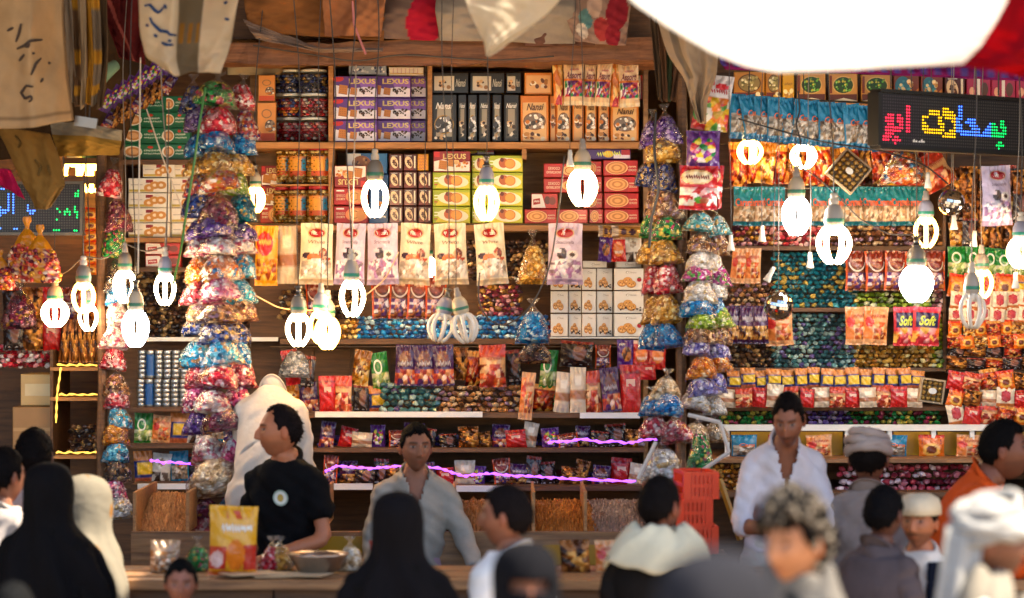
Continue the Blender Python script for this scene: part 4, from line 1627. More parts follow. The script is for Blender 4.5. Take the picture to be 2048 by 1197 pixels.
def candy_column(cname, tiers, y, group):
    """tiers: (v, h, [(u, w, palette, dy)])"""
    for i, (v, h, bs) in enumerate(tiers):
        for j, (u, w, pn, dy) in enumerate(bs):
            pos = "" if len(bs) == 1 else " " + (("left", "right"), ("left", "middle", "right"))[len(bs) - 2][j] if len(bs) <= 3 else ""
            ti = ORD[i] if i < 20 else "lowest"
            candy_bag(pn, u + J(4), v + J(7), w * rnd.uniform(.88, 1.1), h * rnd.uniform(.92, 1.14), y + dy, f"{pos.strip() + ' ' if pos else ''}bag of {pn} sweets, {ti} tier, {cname}", group, yaw=rnd.uniform(-.5, .5), roll=rnd.uniform(-.17, .17), var=(i * 2 + j) % 3)


# thick column
tl = []
spec = [(158, 72, ("navy", "green", "red")), (206, 62, ("purple", "red", "mixed red")), (258, 52, ("blue", "blue", "blue")),
        (300, 48, ("gold", "gold", "gold")), (338, 52, ("mixed red", "multicoloured", "lime")), (380, 56, ("navy", "maroon", "teal")),
        (432, 48, ("purple", "purple", "purple")), (468, 60, ("white and pink", "white and pink", "white and pink")),
        (502, 58, ("orange", "multicoloured", "sky blue")), (548, 58, ("rose", "pink", "sky blue")), (594, 52, ("bronze", "bronze", "bronze")),
        (634, 46, ("navy", "navy", "navy")), (670, 56, ("sky blue", "sky blue", "blue")), (722, 56, ("rose", "red", "rose")),
        (768, 60, ("pink", "white and pink", "pink")), (815, 56, ("purple", "maroon", "purple"))]
for i, (v, h, ps) in enumerate(spec):
    q = (i * 37 % 11) - 5
    half = 42 if i > 1 else 48
    h = (spec[i + 1][0] - v) * 1.24 if i + 1 < len(spec) else h
    tl.append((v, h, [(438 - half + q * .6, 62, ps[0], .07), (438 + q, 82, ps[1], -.06), (438 + half + q * .5, 62, ps[2], .05)]))
tl.append((862, 70, [(412, 76, "white and pink", .03), (466, 72, "pink", 0)]))
tl.append((908, 95, [(436, 130, "beige", 0)]))
tl.append((985, 50, [(405, 62, "maroon", 0), (462, 66, "sky blue", .03)]))
tl.append((1020, 60, [(400, 72, "rose", 0)]))
candy_column("thick hanging column", tl, 13.5, "candy bags of the thick column")
# thin column by the left post
ps = ("red", "maroon", "green", "dark", "blue", "white and pink", "white and pink", "red", "bronze", "rose", "sky blue", "amber", "sky blue", "dark", "pink", "white")
vs = (328, 388, 442, 512, 556, 600, 648, 690, 738, 768, 806, 838, 874, 910, 944, 985)
candy_column("thin string by left post", [(v, 66 if i < 3 else 54, [(232 + (i * 5 % 7) - 3, 54, p, 0)]) for i, (v, p) in enumerate(zip(vs, ps))], 13.95, "candy bags of the thin string")
# column left of the right-hand post
ps = ("purple", "gold", "navy", "bronze", "green", "gold", "red", "gold", "blue")
vs = (226, 262, 318, 366, 420, 466, 522, 582, 634)
candy_column("column left of the post", [(v, 62, [(1306, 52, p, .05), (1330, 62, p, -.03)]) for v, p in zip(vs, ps)], 13.75, "candy bags left of the post")
candy_column("low bunch under the post", [(742, 60, [(1332, 66, "beige", 0)]), (786, 52, [(1308, 62, "blue", 0), (1344, 66, "blue", -.04)]), (830, 50, [(1306, 60, "rose", 0), (1346, 64, "rose", .03)]), (880, 80, [(1325, 92, "white", 0)])], 13.3, "candy bags in the low bunch")
# column right of the post
ps = ("aqua", "bronze", "white", "magenta", "white", "blue", "lime", "bronze", "lavender", "orange", "lavender", "white", "beige")
vs = (424, 458, 492, 522, 552, 582, 610, 642, 668, 700, 742, 780, 840)
candy_column("column right of the post", [(v, 48, [(1398, 66, p, -.03), (1432, 48, p, .05)]) for v, p in zip(vs, ps)], 13.7, "candy bags right of the post")
bag("red_gummy", 1388, 150, 1462, 262, 13.72, "white gummy sweets bag with red bows above the right candy column", roll=.15)
bag("purple_window", 1372, 262, 1440, 338, 13.68, "purple bag with a clear oval window above the red candy bag")
bag("red_milk", 1358, 332, 1436, 420, 13.64, "red milk candy bag at the head of the right candy column", roll=.05)
bag("red_milk", 1402, 330, 1446, 416, 13.69, "second red candy bag half hidden behind the red milk candy bag", roll=.02, seed=2)
candy_bag("gold", 1066, 478, 56, 92, 14.15, "clear bag of gold sweets hanging left of the last lilac praline bag")
candy_bag("blue", 1066, 612, 64, 76, 14.12, "clear bag of bright blue sweets hanging left of the white biscuit boxes")
candy_bag("dark", 1068, 680, 70, 48, 14.1, "clear bag of dark mixed sweets below the bright blue one")
candy_bag("multicoloured", 1868 - 60, 288, 88, 84, 14.0, "clear bag of grey shells hanging under the dot sign")
candy_bag("silver", 590, 694, 60, 62, 14.2, "clear bag of silver and red sweets right of the thick column")
candy_bag("green", 1400, 850, 52, 110, 13.2, "clear bag with green sweets above the red crates")
candy_bag("maroon", 40, 580, 70, 80, 14.4, "clear bag of dark sweets at the far left under the orange sacks")


def sweets(pn, u0, v0, u1, v1, y, label, px=11.0, mat="wrapper", rowh=.8, seed=1):
    g = np.random.default_rng(seed + int(u0))
    cols = PALS[pn]
    m = MB()
    nr = max(1, int((v1 - v0) / (px * rowh)))
    nc = max(1, int((u1 - u0) / px))
    r = S(px * .56, y)
    x0, _, z0 = P((u0 + u1) / 2, v1, y)
    for j in range(nr):
        for i in range(nc + 1):
            for lay in range(2):
                u = u0 + (i + .5 * (j % 2)) * (u1 - u0) / (nc + .5) + g.normal(0, px * .12)
                v = v1 - (j + .5) * (v1 - v0) / nr + g.normal(0, px * .10)
                p = np.array(P(u, v, y + lay * r * 1.2)) - np.array([x0, 0, z0])
                p[1] += g.normal(0, r * .35) + .05 * j / nr - y
                c = cols[int(g.integers(len(cols)))] * g.uniform(.7, 1.2)
                R = np.array(Euler((g.normal(0, .5), g.normal(0, .3), g.normal(0, .5))).to_matrix())
                m.ico(p, np.array([1.15, .8, .78]) * r * g.uniform(.8, 1.1), c, R, .25, rg=g)
    return put("loose_sweets", m.mesh("loose_sweets", mat), loc=(x0, y, z0), label=label, cat="sweets", kind="stuff")


sweets("blue", 716, 632, 1095, 678, 14.42, "blue foil sweets heaped on the shelf behind the unlit lamps")
sweets("gold", 688, 640, 716, 678, 14.42, "small heap of gold sweets left of the blue foil sweets")
sweets("red", 1096, 640, 1100, 678, 14.45, "sliver of red sweets beside the white biscuit boxes")
sweets("dark", 905, 480, 1095, 560, 14.55, "dark wrapped sweets behind the praline bags")
sweets("maroon", 960, 570, 1040, 632, 14.5, "maroon sweets behind the bright blue hanging bag")
sweets("dark", 560, 580, 712, 640, 14.6, "dark mixed sweets behind the two lamps")
sweets("maroon", 1466, 452, 1560, 493, 14.5, "dark pink foil sweets under the teal bags, left heap")
sweets("rose", 1561, 452, 1650, 493, 14.5, "pink foil sweets behind the lamp, under the teal bags")
sweets("bronze", 1651, 452, 1885, 493, 14.5, "bronze foil sweets under the teal bags, right heap")
sweets("teal", 1548, 505, 1712, 616, 14.48, "teal and gold sweets piled right of the peach bags")
sweets("bronze", 1462, 565, 1547, 616, 14.48, "bronze sweets left of the teal and gold pile")
sweets("lime", 1713, 585, 1868, 616, 14.48, "lime green sweets under the orange edged bags")
sweets("pale pink", 1869, 505, 1886, 616, 14.48, "column of dusty pink sweets beside the divider")
sweets("grey teal", 1548, 627, 1708, 736, 14.47, "grey teal sweets piled on the third shelf of the right stall")
sweets("dark", 1450, 688, 1547, 736, 14.47, "dark gold sweets under the purple toffee bags")
sweets("gold", 1709, 690, 1868, 736, 14.47, "gold sweets under the peach and red bags")
sweets("lime", 1869, 627, 1886, 736, 14.47, "column of green gold sweets beside the divider")
sweets("green", 1440, 822, 1545, 850, 14.42, "green sweets on the left above the white rail")
sweets("purple", 1620, 822, 1700, 850, 14.42, "purple sweets above the white rail behind the vendor")
sweets("green", 1702, 822, 1880, 850, 14.42, "green sweets above the white rail right of the vendor")
sweets("amber", 1430, 930, 1530, 985, 14.1, "amber sweets in the tray left of the white shirted vendor")
sweets("rose", 1680, 930, 1990, 985, 14.1, "red and brown sweets in the tray below the yellow panels", px=14)
sweets("grey teal", 766, 765, 872, 826, 14.2, "blue grey sweets on the lower central shelf", px=14)
sweets("bronze", 880, 772, 1040, 826, 14.2, "brown sweets on the lower central shelf", px=12)
sweets("dark", 140, 850, 200, 905, 14.7, "dark sweets behind the amber lit rack at the far left")
sweets("red", 0, 690, 110, 735, 14.8, "red sweets in the far left stall")
sweets("dark", 372, 560, 500, 676, 14.9, "dark sweets behind the thick candy column")
sweets("dark", 262, 540, 372, 676, 14.8, "dark wrapped sweets behind the left lamps")


# sweets trays (nuts and grains)
def heap(u0, v0, u1, v1, y0, y1, col, label, name="nut_heap", seed=1):
    """sloping tray of grains: lower front edge (v1,y0) up to back edge (v0,y1)"""
    g = np.random.default_rng(seed)
    n, k = 60, 40
    m = MB()
    a, b = np.array(P(u0, v1, y0)), np.array(P(u1, v1, y0))
    c, d = np.array(P(u0, v0, y1)), np.array(P(u1, v0, y1))
    s_, t_ = np.meshgrid(np.linspace(0, 1, n), np.linspace(0, 1, k))
    G = a * (1 - s_)[..., None] * (1 - t_)[..., None] + b * s_[..., None] * (1 - t_)[..., None] + c * (1 - s_)[..., None] * t_[..., None] + d * s_[..., None] * t_[..., None]
    G[..., 2] += .05 * np.sin(np.pi * s_) * np.sin(np.pi * t_) + g.normal(0, .006, s_.shape)
    cc = hx(col) * g.uniform(.6, 1.25, s_.shape)[..., None]
    m.grid(G, cc)
    base = G[0].copy()
    base[:, 2] -= .1
    m.grid(np.stack([base, G[0]]), hx(col) * .5)
    return put(name, m.mesh(name, "grain"), label=label, cat="nuts", kind="stuff")


heap(272, 985, 372, 1062, 13.2, 13.8, '#b8804c', "tan nuts in a sloping tray left of the thick column")
heap(1070, 1000, 1200, 1085, 13.1, 13.8, '#b8742c', "golden brown nuts in a sloping tray behind the customers", seed=3)
heap(1170, 1000, 1300, 1090, 13.12, 13.75, '#a89080', "pale grains in a sloping tray left of the cream scarf", seed=5)
heap(905, 1000, 1060, 1080, 13.2, 13.8, '#8a5a34', "brown nuts in a sloping tray behind the grey shirted vendor", seed=7)
tr_ = root("nut_bin", (0, 0, 0), "wooden bins holding the nuts behind the vendors", "bin")
board(tr_, "front_board", 262, 1064, 1310, 1180, 13.06, 13.10, "wood_counter")
for u in (266, 372, 640, 900, 1064, 1168, 1300):
    board(tr_, "divider", u, 985, u + 6, 1064, 13.11, 13.9, "wood_light")
put("front_label", MB().box((0, 0, 0), (S(150, 13), .006, S(40, 13)), hx('#b07c14')).mesh("front_label", "card"), tr_, P(1160, 1110, 13.04))
put("front_label", MB().box((0, 0, 0), (S(90, 13), .006, S(44, 13)), hx('#b8860c')).mesh("front_label", "card"), tr_, P(680, 1095, 13.04))


# ------------------------------------------------------------------ jars
def jar_kit(w, h, pn, lid, label_c):
    r = w / 2
    f = MB().lathe([(r * .9, 0), (r, h * .04), (r, h * .78), (r * .82, h * .88), (r * .8, h * .9)], 20, (1, 1, 1))
    c = MB()
    g = np.random.default_rng(3)
    cols = PALS[pn]
    for j in range(int(h / .016) - 1):
        nn = 13
        for i in range(nn):
            an = (i + .5 * (j % 2)) / nn * 6.283
            p = [r * .84 * math.cos(an), r * .84 * math.sin(an), .012 + j * .015]
            c.ico(p, np.array([1.2, 1, .8]) * .0115, cols[int(g.integers(len(cols)))] * g.uniform(.7, 1.2), None, .2, rg=g)
    l = MB().lathe([(0, h), (r * .86, h), (r * .9, h * .985), (r * .9, h * .89), (r * .8, h * .885)], 20, hx(lid))
    lab = None
    if label_c:
        a = np.linspace(-2.5, -.7, 10)
        G = np.zeros((5, 10, 3))
        for i, zz in enumerate((.2, .33, .34, .62, .72)):
            G[i, :, 0], G[i, :, 1], G[i, :, 2] = np.cos(a) * r * 1.012, np.sin(a) * r * 1.012, zz * h
        cc = np.zeros((5, 10, 3))
        cc[:2] = hx('#c04818')
        cc[2:4] = hx(label_c)
        cc[4] = hx('#c8742c')
        cc[2:4, 7:] = hx('#2888b8')
        lab = MB().grid(G, cc).mesh("label", "card", True)
    return f.mesh("jar", "film", True), c.mesh("candies", "foil"), l.mesh("lid", "plastic", True), lab


_jk = {}


def jar(u, v0, v1, wpx, y, pn, lid, lc, label, group):
    w, h = S(wpx, y), S(v1 - v0, y)
    k = (round(w, 2), round(h, 2), pn)
    if k not in _jk:
        _jk[k] = jar_kit(w, h, pn, lid, lc)
    f, c, l, lab = _jk[k]
    o = put("candy_jar", f, loc=P(u, v1, y), rot=(0, 0, rnd.uniform(-.3, .3)), label=label, cat="jar", group=group)
    put("candies", c, o, kind="stuff")
    put("lid", l, o)
    if lab:
        put("label", lab, o)


for r in range(3):
    for c, (u, w, yy) in enumerate(((566, 30, 14.66), (585, 44, 14.58), (628, 58, 14.5))):
        jar(u, 140 + r * 48, 187 + r * 48, w, yy, ("navy", "mixed red", "red")[min(2, r + (c == 2 and r > 0))], '#cfd4d4', None, f"clear sweets jar, {('far left', 'left', 'right')[c]} stack, {('top', 'middle', 'bottom')[r]} one", "clear jars on the top shelf")
for r in range(2):
    for c, (u, w, yy) in enumerate(((571, 34, 14.6), (598, 42, 14.52), (638, 46, 14.46))):
        jar(u - r * 6 * (c == 0), 293 + r * 78, 368 + r * 79.5, w, yy, "gold", '#b02838', '#e09a28', f"gold sweets jar with red lid, {ORD[c]} from left, {('upper', 'lower')[r]} row", "gold jars with red lids")
slab_ = board(unit, "shelf_board", 540, 369, 662, 371.5, 14.37, 14.80, "wood_light")

# silver cans on the left lower shelf
cm = None
for r in range(2):
    for i in range(6):
        u, v1 = 282 + i * 17 + r * 2, 815 - r * 58
        if cm is None:
            w, h = S(17, 14.4), S(56, 14.4)
            m = MB()
            for q in range(6):
                z0, z1 = h * q / 6, h * (q + 1) / 6
                m.lathe([(w * .46, z0), (w * .5, z0 + h * .02), (w * .5, z1 - h * .03), (w * .46, z1)], 14, hx('#a8acb0') * (1 if q % 2 else .8))
            m.lathe([(0, h), (w * .44, h), (w * .46, h * .98)], 14, hx('#c8ccd0'))
            cm = m.mesh("sweets_tube", "metal", True)
            bm2 = MB().lathe([(w * .515, h * .1), (w * .515, h * .85)], 14, hx('#1c58a0')).mesh("band", "card", True)
        o = put("sweets_tube", cm, loc=P(u, v1, 14.42 + .02 * r), label=f"silver sweets tube on the shelf left of the thick column, {('front', 'upper')[r]} row, {ORD[i]} from left", cat="tube", group="silver sweets tubes")
        if i == 1:
            put("band", bm2, o)

# stacked red crates by the cream scarf
def crate_mesh(w, d, h):
    m = MB()
    c = hx('#e63a00')
    t = .016
    for sx in (-1, 1):
        for sy in (-1, 1):
            m.box((sx * (w - t * 2) / 2, sy * (d - t * 2) / 2, h / 2), (t * 2, t * 2, h), c)
    for zz in (.05, .5, .95):
        for sy in (-1, 1):
            m.box((0, sy * (d - t) / 2, zz * h), (w - t * 4.1, t, h * .13), c)
            m.box((sy * (w - t) / 2, 0, zz * h), (t, d - t * 4.1, h * .13), c)
    for i in range(7):
        x = (i - 3) * w * .12
        for sy in (-1, 1):
            m.box((x, sy * (d - t * .8) / 2, h / 2), (.014, t * .5, h * .8), c * .9)
    m.box((0, 0, .006), (w * .96, d * .96, .01), c * .7)
    return m.mesh("plastic_crate", "plastic")


cme = crate_mesh(S(72, 12.4), .30, S(54, 12.4))
for i in range(3):
    p = P(1398 + (2, -3, 0)[i], 1110 - i * 54.6, 12.4)
    put("plastic_crate", cme, loc=(p[0], 12.6, p[2]), rot=(0, 0, (.05, -.05, .1)[i]), label=f"bright orange red plastic crate, {('lowest', 'middle', 'topmost')[i]} of the stack behind the cream scarf", cat="crate", group="stacked red crates")
p = P(1398, 1110, 12.4)
slab("crate_stand", p[0] - .13, p[0] + .13, 12.48, 12.72, 0.18, p[2] - .002, "wood_dark", label="dark stand under the stack of red crates", cat="stand")

# metal bowl on the counter
b_ = MB().lathe([(.0, .0), (.06, .0), (.085, .01), (.125, .075), (.135, .085), (.13, .086), (.118, .075), (.08, .016), (0, .012)], 28, hx('#a89a90'))
put("metal_bowl", b_.mesh("metal_bowl", "metal", True), loc=(P(636, 1150, 12.0)[0], 12.0, 1.175), label="wide steel bowl on the counter in front of the black shirted vendor", cat="bowl")
# scale for the counter: papers
for i, (u, a) in enumerate(((560, .2), (600, -.3), (500, .5))):
    put("paper_sheet", MB().box((0, 0, 0), (.24, .16, .003), hx('#cdb08a')).mesh("paper_sheet", "matte"), loc=(P(u, 1160, 11.85)[0], 11.88, .0035 + 1.1745 + .0045 * i), rot=(0, 0, a), label=f"brown paper sheet on the counter, {('under the bowl', 'beside the bowl', 'beside the yellow snack bag')[i]}", cat="paper")

for i, (u, k, wd) in enumerate(((300, "clear_beige", 60), (740, "beige_choc", 52), (1120, "foil_brown", 60), (1190, "peach_bag", 56), (1260, "amber_clear", 60))):
    bag(k, u, 1080, u + wd, 1151, 12.1, f"filled packet standing on the wooden counter, {ORD[i]} from the left", group="packets on the counter", roll=rnd.uniform(-.1, .1))
for i, (pn, u) in enumerate((("gold", 560), ("red", 545), ("beige", 700), ("green", 395))):
    candy_bag(pn, u, 1085, 56, 62, 12.15, f"small tied bag of {pn} sweets on the wooden counter", "tied bags on the counter")

sweets("maroon", 560, 790, 640, 826, 14.4, "maroon sweets at the left of the lower central shelf", px=12)
sweets("navy", 704, 790, 766, 826, 14.4, "navy sweets on the lower central shelf left of the blue grey heap", px=12)
sweets("green", 1042, 790, 1112, 826, 14.4, "green sweets on the lower central shelf right of the brown heap", px=12)
sweets("purple", 640, 868, 1285, 897, 14.35, "mixed dark purple sweets along the upper dark shelf", px=14)
sweets("mixed red", 640, 940, 1285, 972, 14.32, "mixed red sweets along the lower dark shelf", px=14)


def rail(par, a, b, r=.005):
    put("hanging_rail", MB().tube([P(*a), P(*b)], r, 6, hx('#4a3c30')).mesh("hanging_rail", "plastic"), par)


rail(unr, (1440, 190, 14.19), (1900, 216, 14.19))
rail(unr, (1440, 378, 14.33), (1890, 378, 14.33))
rail(unr, (1440, 288, 14.55), (1890, 288, 14.55))
for v in (338, 392, 444, 500, 556, 588, 618, 646):
    rail(unr, (1893, v, 14.49), (2120, v, 14.49), .004)
rail(unr, (1893, 745, 14.3), (2120, 745, 14.3))
rail(unr, (1440, 742, 14.28), (1890, 742, 14.28))
rail(unit, (505, 450, 14.19), (1296, 450, 14.19), .004)
rail(unit, (540, 694, 14.32), (1296, 694, 14.32), .004)
rail(unit, (740, 552, 14.33), (1010, 552, 14.33), .004)
rail(unit, (1190, 478, 14.33), (1296, 478, 14.33), .004)
rail(unit, (1100, 126, 14.22), (1290, 128, 14.22), .004)


# ------------------------------------------------------------------ hanging lamps
U = 1 / 418.0


def tube_path(n=15, bul=30.0):
    s = np.linspace(0, 1, n)
    r = 9 + 4 * (1 - s) + (bul - 13) * np.sin(np.pi * np.clip(s, 0, 1) ** .95) ** .75
    z = -(66 + s * 66)
    return np.stack([r, np.zeros(n), z], -1) * U


HOLD = MB().lathe(np.array([(0, 0), (5, 0), (6, -3), (6, -10), (8, -12), (8, -22), (7, -24)]) * U, 14, hx('#948a80')).mesh("holder", "plastic", True)
HOUSE = MB().lathe(np.array([(0, -21), (8, -22), (12, -26), (16, -34), (18, -44), (18.4, -48), (18.4, -57), (17, -61), (14, -66), (13, -72), (0, -73)]) * U, 20, hx('#a39a90')).mesh("lamp_housing", "plastic", True)
BAND = MB().lathe(np.array([(18.7, -48.5), (18.9, -49), (18.9, -55), (18.7, -55.5)]) * U, 20, hx('#1c8068')).mesh("green_band", "plastic", True)
HOUSES, HOLDS, BANDS = [HOUSE], [HOLD], [BAND]
HP = np.array([(0, -21), (8, -22), (13, -27), (17.5, -36), (18, -44), (18.4, -48), (18.4, -57), (17, -61), (14, -66), (13, -72), (0, -73)]) * U
for c_ in ('#b8a890', '#8c8894', '#7c7266'):
    HOUSES.append(MB().lathe(HP, 20, hx(c_)).mesh("lamp_housing", "plastic", True))
HOLDS.append(MB().lathe(np.array([(0, 0), (9, 0), (9, -4), (6, -6), (6, -17), (10, -19), (10, -23), (7, -24)]) * U, 14, hx('#6e6a66')).mesh("holder", "metal", True))
HOLDS.append(MB().lathe(np.array([(0, 0), (4, 0), (7, -2), (7, -8), (5, -9), (9, -12), (9, -20), (7, -24)]) * U, 14, hx('#c4b8a6')).mesh("holder", "plastic", True))
BANDS.append(MB().lathe(np.array([(18.7, -46.5), (18.9, -47), (18.9, -53), (18.7, -53.5)]) * U, 20, hx('#2a6a50')).mesh("green_band", "plastic", True))
TUBES = {}
for kd, mt in (("white", "lamp_white"), ("warm", "lamp_warm"), ("cool", "lamp_cool"), ("unlit", "plastic")):
    pth = tube_path()
    TUBES[kd] = MB().tube(pth, (4.7 if kd != "unlit" else 4.2) * U, 8, hx('#e8e0d4')).mesh("glass_tube", mt, True)
    TUBES[kd + "_neck"] = MB().lathe(np.array([(13.5, -60), (15.5, -64), (14.5, -72), (12, -78), (9, -80)]) * U, 16, hx('#e8e0d4')).mesh("glass_neck", mt, True)


def cord_mesh(p0, p1, r=.0035, col='#3a322c', wob=.012, seed=0, n=16, sag=0.0):
    g = np.random.default_rng(seed)
    t = np.linspace(0, 1, n)[:, None]
    a, b = np.array(p0, float), np.array(p1, float)
    q = a * (1 - t) + b * t
    w = np.sin(np.pi * t)
    q += w * np.sin(t * g.uniform(4, 9) + g.uniform(0, 6)) * np.array([[wob, wob, 0]])
    q[:, 2] -= (sag * 4 * t * (1 - t))[:, 0]
    return MB().tube(q, r, 5, hx(col)).mesh("cord", "plastic", True)


BI = [0]


def lamp(u, v0, v1, y, kind, label, wide=62.0, roll=0.0, cordtop=None, ntube=6, cordcol='#4a4038', hold=True):
    """lamp hanging from v0 (top of holder) to v1 (bottom of the glass)"""
    BI[0] += 1
    hpx = v1 - v0
    sc = S(hpx, y) / (138 * U)
    wx = S(wide, y) / ((30 + 5.0) * 2 * U) / sc
    o = put("hanging_lamp", None, loc=P(u, v0, y), rot=(0, roll, math.radians((0, 30, 30, 12)[BI[0] % 4] + rnd.uniform(-5, 5)) - math.atan2(P(u, v0, y)[0], y)), scale=(sc * wx, sc * wx, sc), label=label, cat="light bulb", group="hanging lamps")
    if hold:
        put("holder", HOLDS[BI[0] * 5 % 3], o)
    hs = put("lamp_housing", HOUSES[BI[0] * 3 % 4], o)
    put("green_band", BANDS[BI[0] % 2], hs)
    put("glass_neck", TUBES[kind + "_neck"], o)
    ntube = (6, 6, 8, 6, 5)[BI[0] % 5] if kind != "unlit" else 7
    for i in range(ntube):
        put("glass_tube", TUBES[kind], o, rot=(0, 0, i * 2 * math.pi / ntube))
    if cordtop is not False:
        p = P(u, v0, y)
        top = (p[0] + rnd.uniform(-.04, .04), y + rnd.uniform(0, .05), 4.74) if cordtop is None else cordtop
        me = cord_mesh(p, top, (.0022, .0034, .0028)[BI[0] % 3], cordcol, (.015, .03, .02)[BI[0] % 3], BI[0])
        c = put("cord", me, o)
        # cord mesh is laid out in the place: undo the lamp's own transform
        c.matrix_parent_inverse = (Matrix.LocRotScale(o.location, o.rotation_euler, o.scale)).inverted()
    return o


L = [(750, 298, 438, 13.4, "white", 64, "lit cage lamp with silver holder before the brown coffee boxes"),
     (973, 312, 445, 13.4, "warm", 58, "lit warm lamp before the lime green boxes"),
     (1165, 278, 416, 13.4, "white", 66, "lit cage lamp before the red swirl cookie boxes"),
     (703, 498, 637, 13.3, "white", 60, "lit lamp before the two lilac praline bags"),
     (597, 572, 696, 13.3, "white", 62, "lit cage lamp left of the yellow one below the cream bags"),
     (642, 566, 690, 13.36, "warm", 60, "lit warm lamp at the front of the pair below the cream bags"),
     (655, 580, 702, 13.52, "warm", 58, "lit warm lamp partly hidden behind the other warm one"),
     (850, 455, 586, 14.32, "white", 60, "lit lamp peeping out below the fourth cream praline bag"),
     (250, 486, 609, 13.5, "white", 54, "lit lamp before the left shelf, upper left of three"),
     (330, 494, 614, 13.45, "white", 52, "lit cage lamp close to the thick candy column, upper right of three"),
     (271, 560, 697, 13.2, "cool", 60, "lit cold white cage lamp, lowest of the three at the left shelf"),
     (110, 556, 657, 13.5, "white", 60, "lit round lamp under the orange sacks at the far left"),
     (167, 512, 630, 13.4, "warm", 58, "lit warm cage lamp beside the left post"),
     (178, 566, 665, 13.9, "white", 46, "lit lamp half hidden below the warm one at the left post"),
     (1593, 332, 474, 13.4, "cool", 66, "lit lamp with pale holder left of the gold ball box"),
     (1668, 386, 532, 13.3, "white", 76, "lit large lamp under the gold ball box"),
     (1833, 472, 608, 13.3, "cool", 74, "lit large cage lamp before the orange edged bags"),
     (1852, 382, 499, 13.7, "warm", 60, "lit warm lamp with thin tubes left of the upper mirror ball"),
     (1499, 240, 331, 14.3, "warm", 60, "lit lamp showing below the blue bags, left one"),
     (1607, 250, 340, 14.3, "white", 58, "lit lamp showing below the blue bags, right one"),
     (1963, 490, 600, 13.7, "warm", 58, "lit warm lamp behind the unlit lamp at the right"),
     (2042, 424, 540, 13.4, "white", 64, "lit lamp cut by the right edge of the picture"),
     (511, 330, 428, 13.9, "warm", 44, "lit lamp mostly hidden behind the thick candy column"),
     (150, 268, 382, 15.2, "warm", 60, "lamp added for the bright patch behind the far left frame, left one"),  # this lamp and the next are added to make the bright patch
     (183, 276, 388, 15.2, "warm", 64, "lamp added for the bright patch behind the far left frame, right one")]
for (u, v0, v1, y, kd, wd, lb) in L:
    lamp(u, v0, v1, y, kd, lb, wd, cordcol=('#8a8074' if u in (250, 330, 1963) else '#3a322c'))
lamp(897, 578, 690, 13.35, "unlit", "unlit spiral lamp of the hanging pair, left one", 62, roll=.22)
lamp(912, 576, 692, 13.28, "unlit", "unlit spiral lamp of the hanging pair, right one", 62, roll=-.22)
lamp(1944, 524, 662, 13.1, "unlit", "unlit cage lamp at the right before the warm lit one", 62)


# small empty lamp holders on cords
HM = MB().lathe(np.array([(0, 0), (4, 0), (5, -8), (5, -16), (9, -34), (8, -36), (0, -34)]) * U, 12, hx('#d8d2c8')).mesh("lamp_socket", "plastic", True)
for i, (u, v, y, rl) in enumerate(((1548, 535, 13.4, .5), (1620, 505, 13.5, 0), (1524, 452, 13.5, 0), (1908, 428, 13.5, 0), (1462, 470, 13.6, 0), (2031, 545, 13.4, 0), (1856, 345, 13.6, 0), (1950, 462, 13.6, .1), (1140, 300, 13.3, 0))):
    o = put("lamp_socket", HM, loc=P(u, v, y), rot=(0, rl, 0), scale=.9, label=f"small empty white lamp socket on a cord, {ORD[i]} of nine", cat="socket", group="empty lamp sockets")
    p = P(u, v, y)
    c = put("cord", cord_mesh(p, (p[0] + .02, y, 4.74), .0021, '#8a8074' if i % 2 else '#4a4038', .02, 50 + i), o)
    c.matrix_parent_inverse = Matrix.LocRotScale(o.location, o.rotation_euler, o.scale).inverted()

# loose cords and strings
def cable(label, pts, r=.004, col='#4a423c', cat="cable"):
    pts = np.array([P(*q) for q in pts])
    t = np.linspace(0, 1, len(pts))
    tt = np.linspace(0, 1, 60)
    from_ = np.stack([np.interp(tt, t, pts[:, k]) for k in range(3)], -1)
    k = np.ones(7) / 7
    sm = np.stack([np.convolve(np.pad(from_[:, c], 3, mode='edge'), k, 'valid') for c in range(3)], -1)
    return put("cable", MB().tube(sm, r, 5, hx(col)).mesh("cable", "plastic", True), label=label, cat=cat)


cable("grey cable running along the roof beam", [(500, 90, 13.95), (560, 100, 13.97), (640, 112, 13.97), (712, 125, 13.97), (800, 108, 13.97), (900, 116, 13.97), (1000, 122, 13.97), (1120, 112, 13.97)])
cable("grey cable looping down beside the unlit lamps", [(1130, 300, 13.3), (1118, 420, 13.3), (1100, 540, 13.3), (1060, 620, 13.3), (1010, 655, 13.3), (975, 640, 13.3), (955, 600, 13.3), (960, 540, 13.35)])
cable("pale cord sagging behind the warm lamps", [(508, 590, 13.3), (560, 618, 13.45), (640, 622, 13.6), (720, 600, 13.65), (770, 560, 13.65), (800, 500, 13.7)], .0035, '#c09a78')
cable("green garden string running down the thick candy column", [(412, 170, 13.15), (400, 240, 13.12), (388, 330, 13.12), (372, 430, 13.12), (362, 500, 13.15), (345, 575, 13.2)], .006, '#3a7a34')
cable("white string from the cloth down past the lit left lamps", [(281, 110, 13.2), (279, 300, 13.2), (276, 555, 13.2)], .004, '#d0c4b4')
cable("pale string slanting to the thick candy column", [(292, 215, 13.3), (325, 315, 13.3), (365, 420, 13.3)], .0035, '#c8b8a4')
cable("dark string before the left shelves", [(338, 200, 13.4), (336, 330, 13.4), (333, 500, 13.4)], .003, '#5a4a40')
cable("pale cord hanging straight before the purple cracker boxes", [(712, 125, 13.4), (710, 250, 13.4), (706, 400, 13.4), (704, 500, 13.4)], .0035, '#a89c90')
cable("black cable winding down before the column left of the post", [(1312, 220, 13.5), (1308, 300, 13.5), (1318, 380, 13.5), (1302, 440, 13.5), (1298, 500, 13.5)], .007, '#1c1a1c')
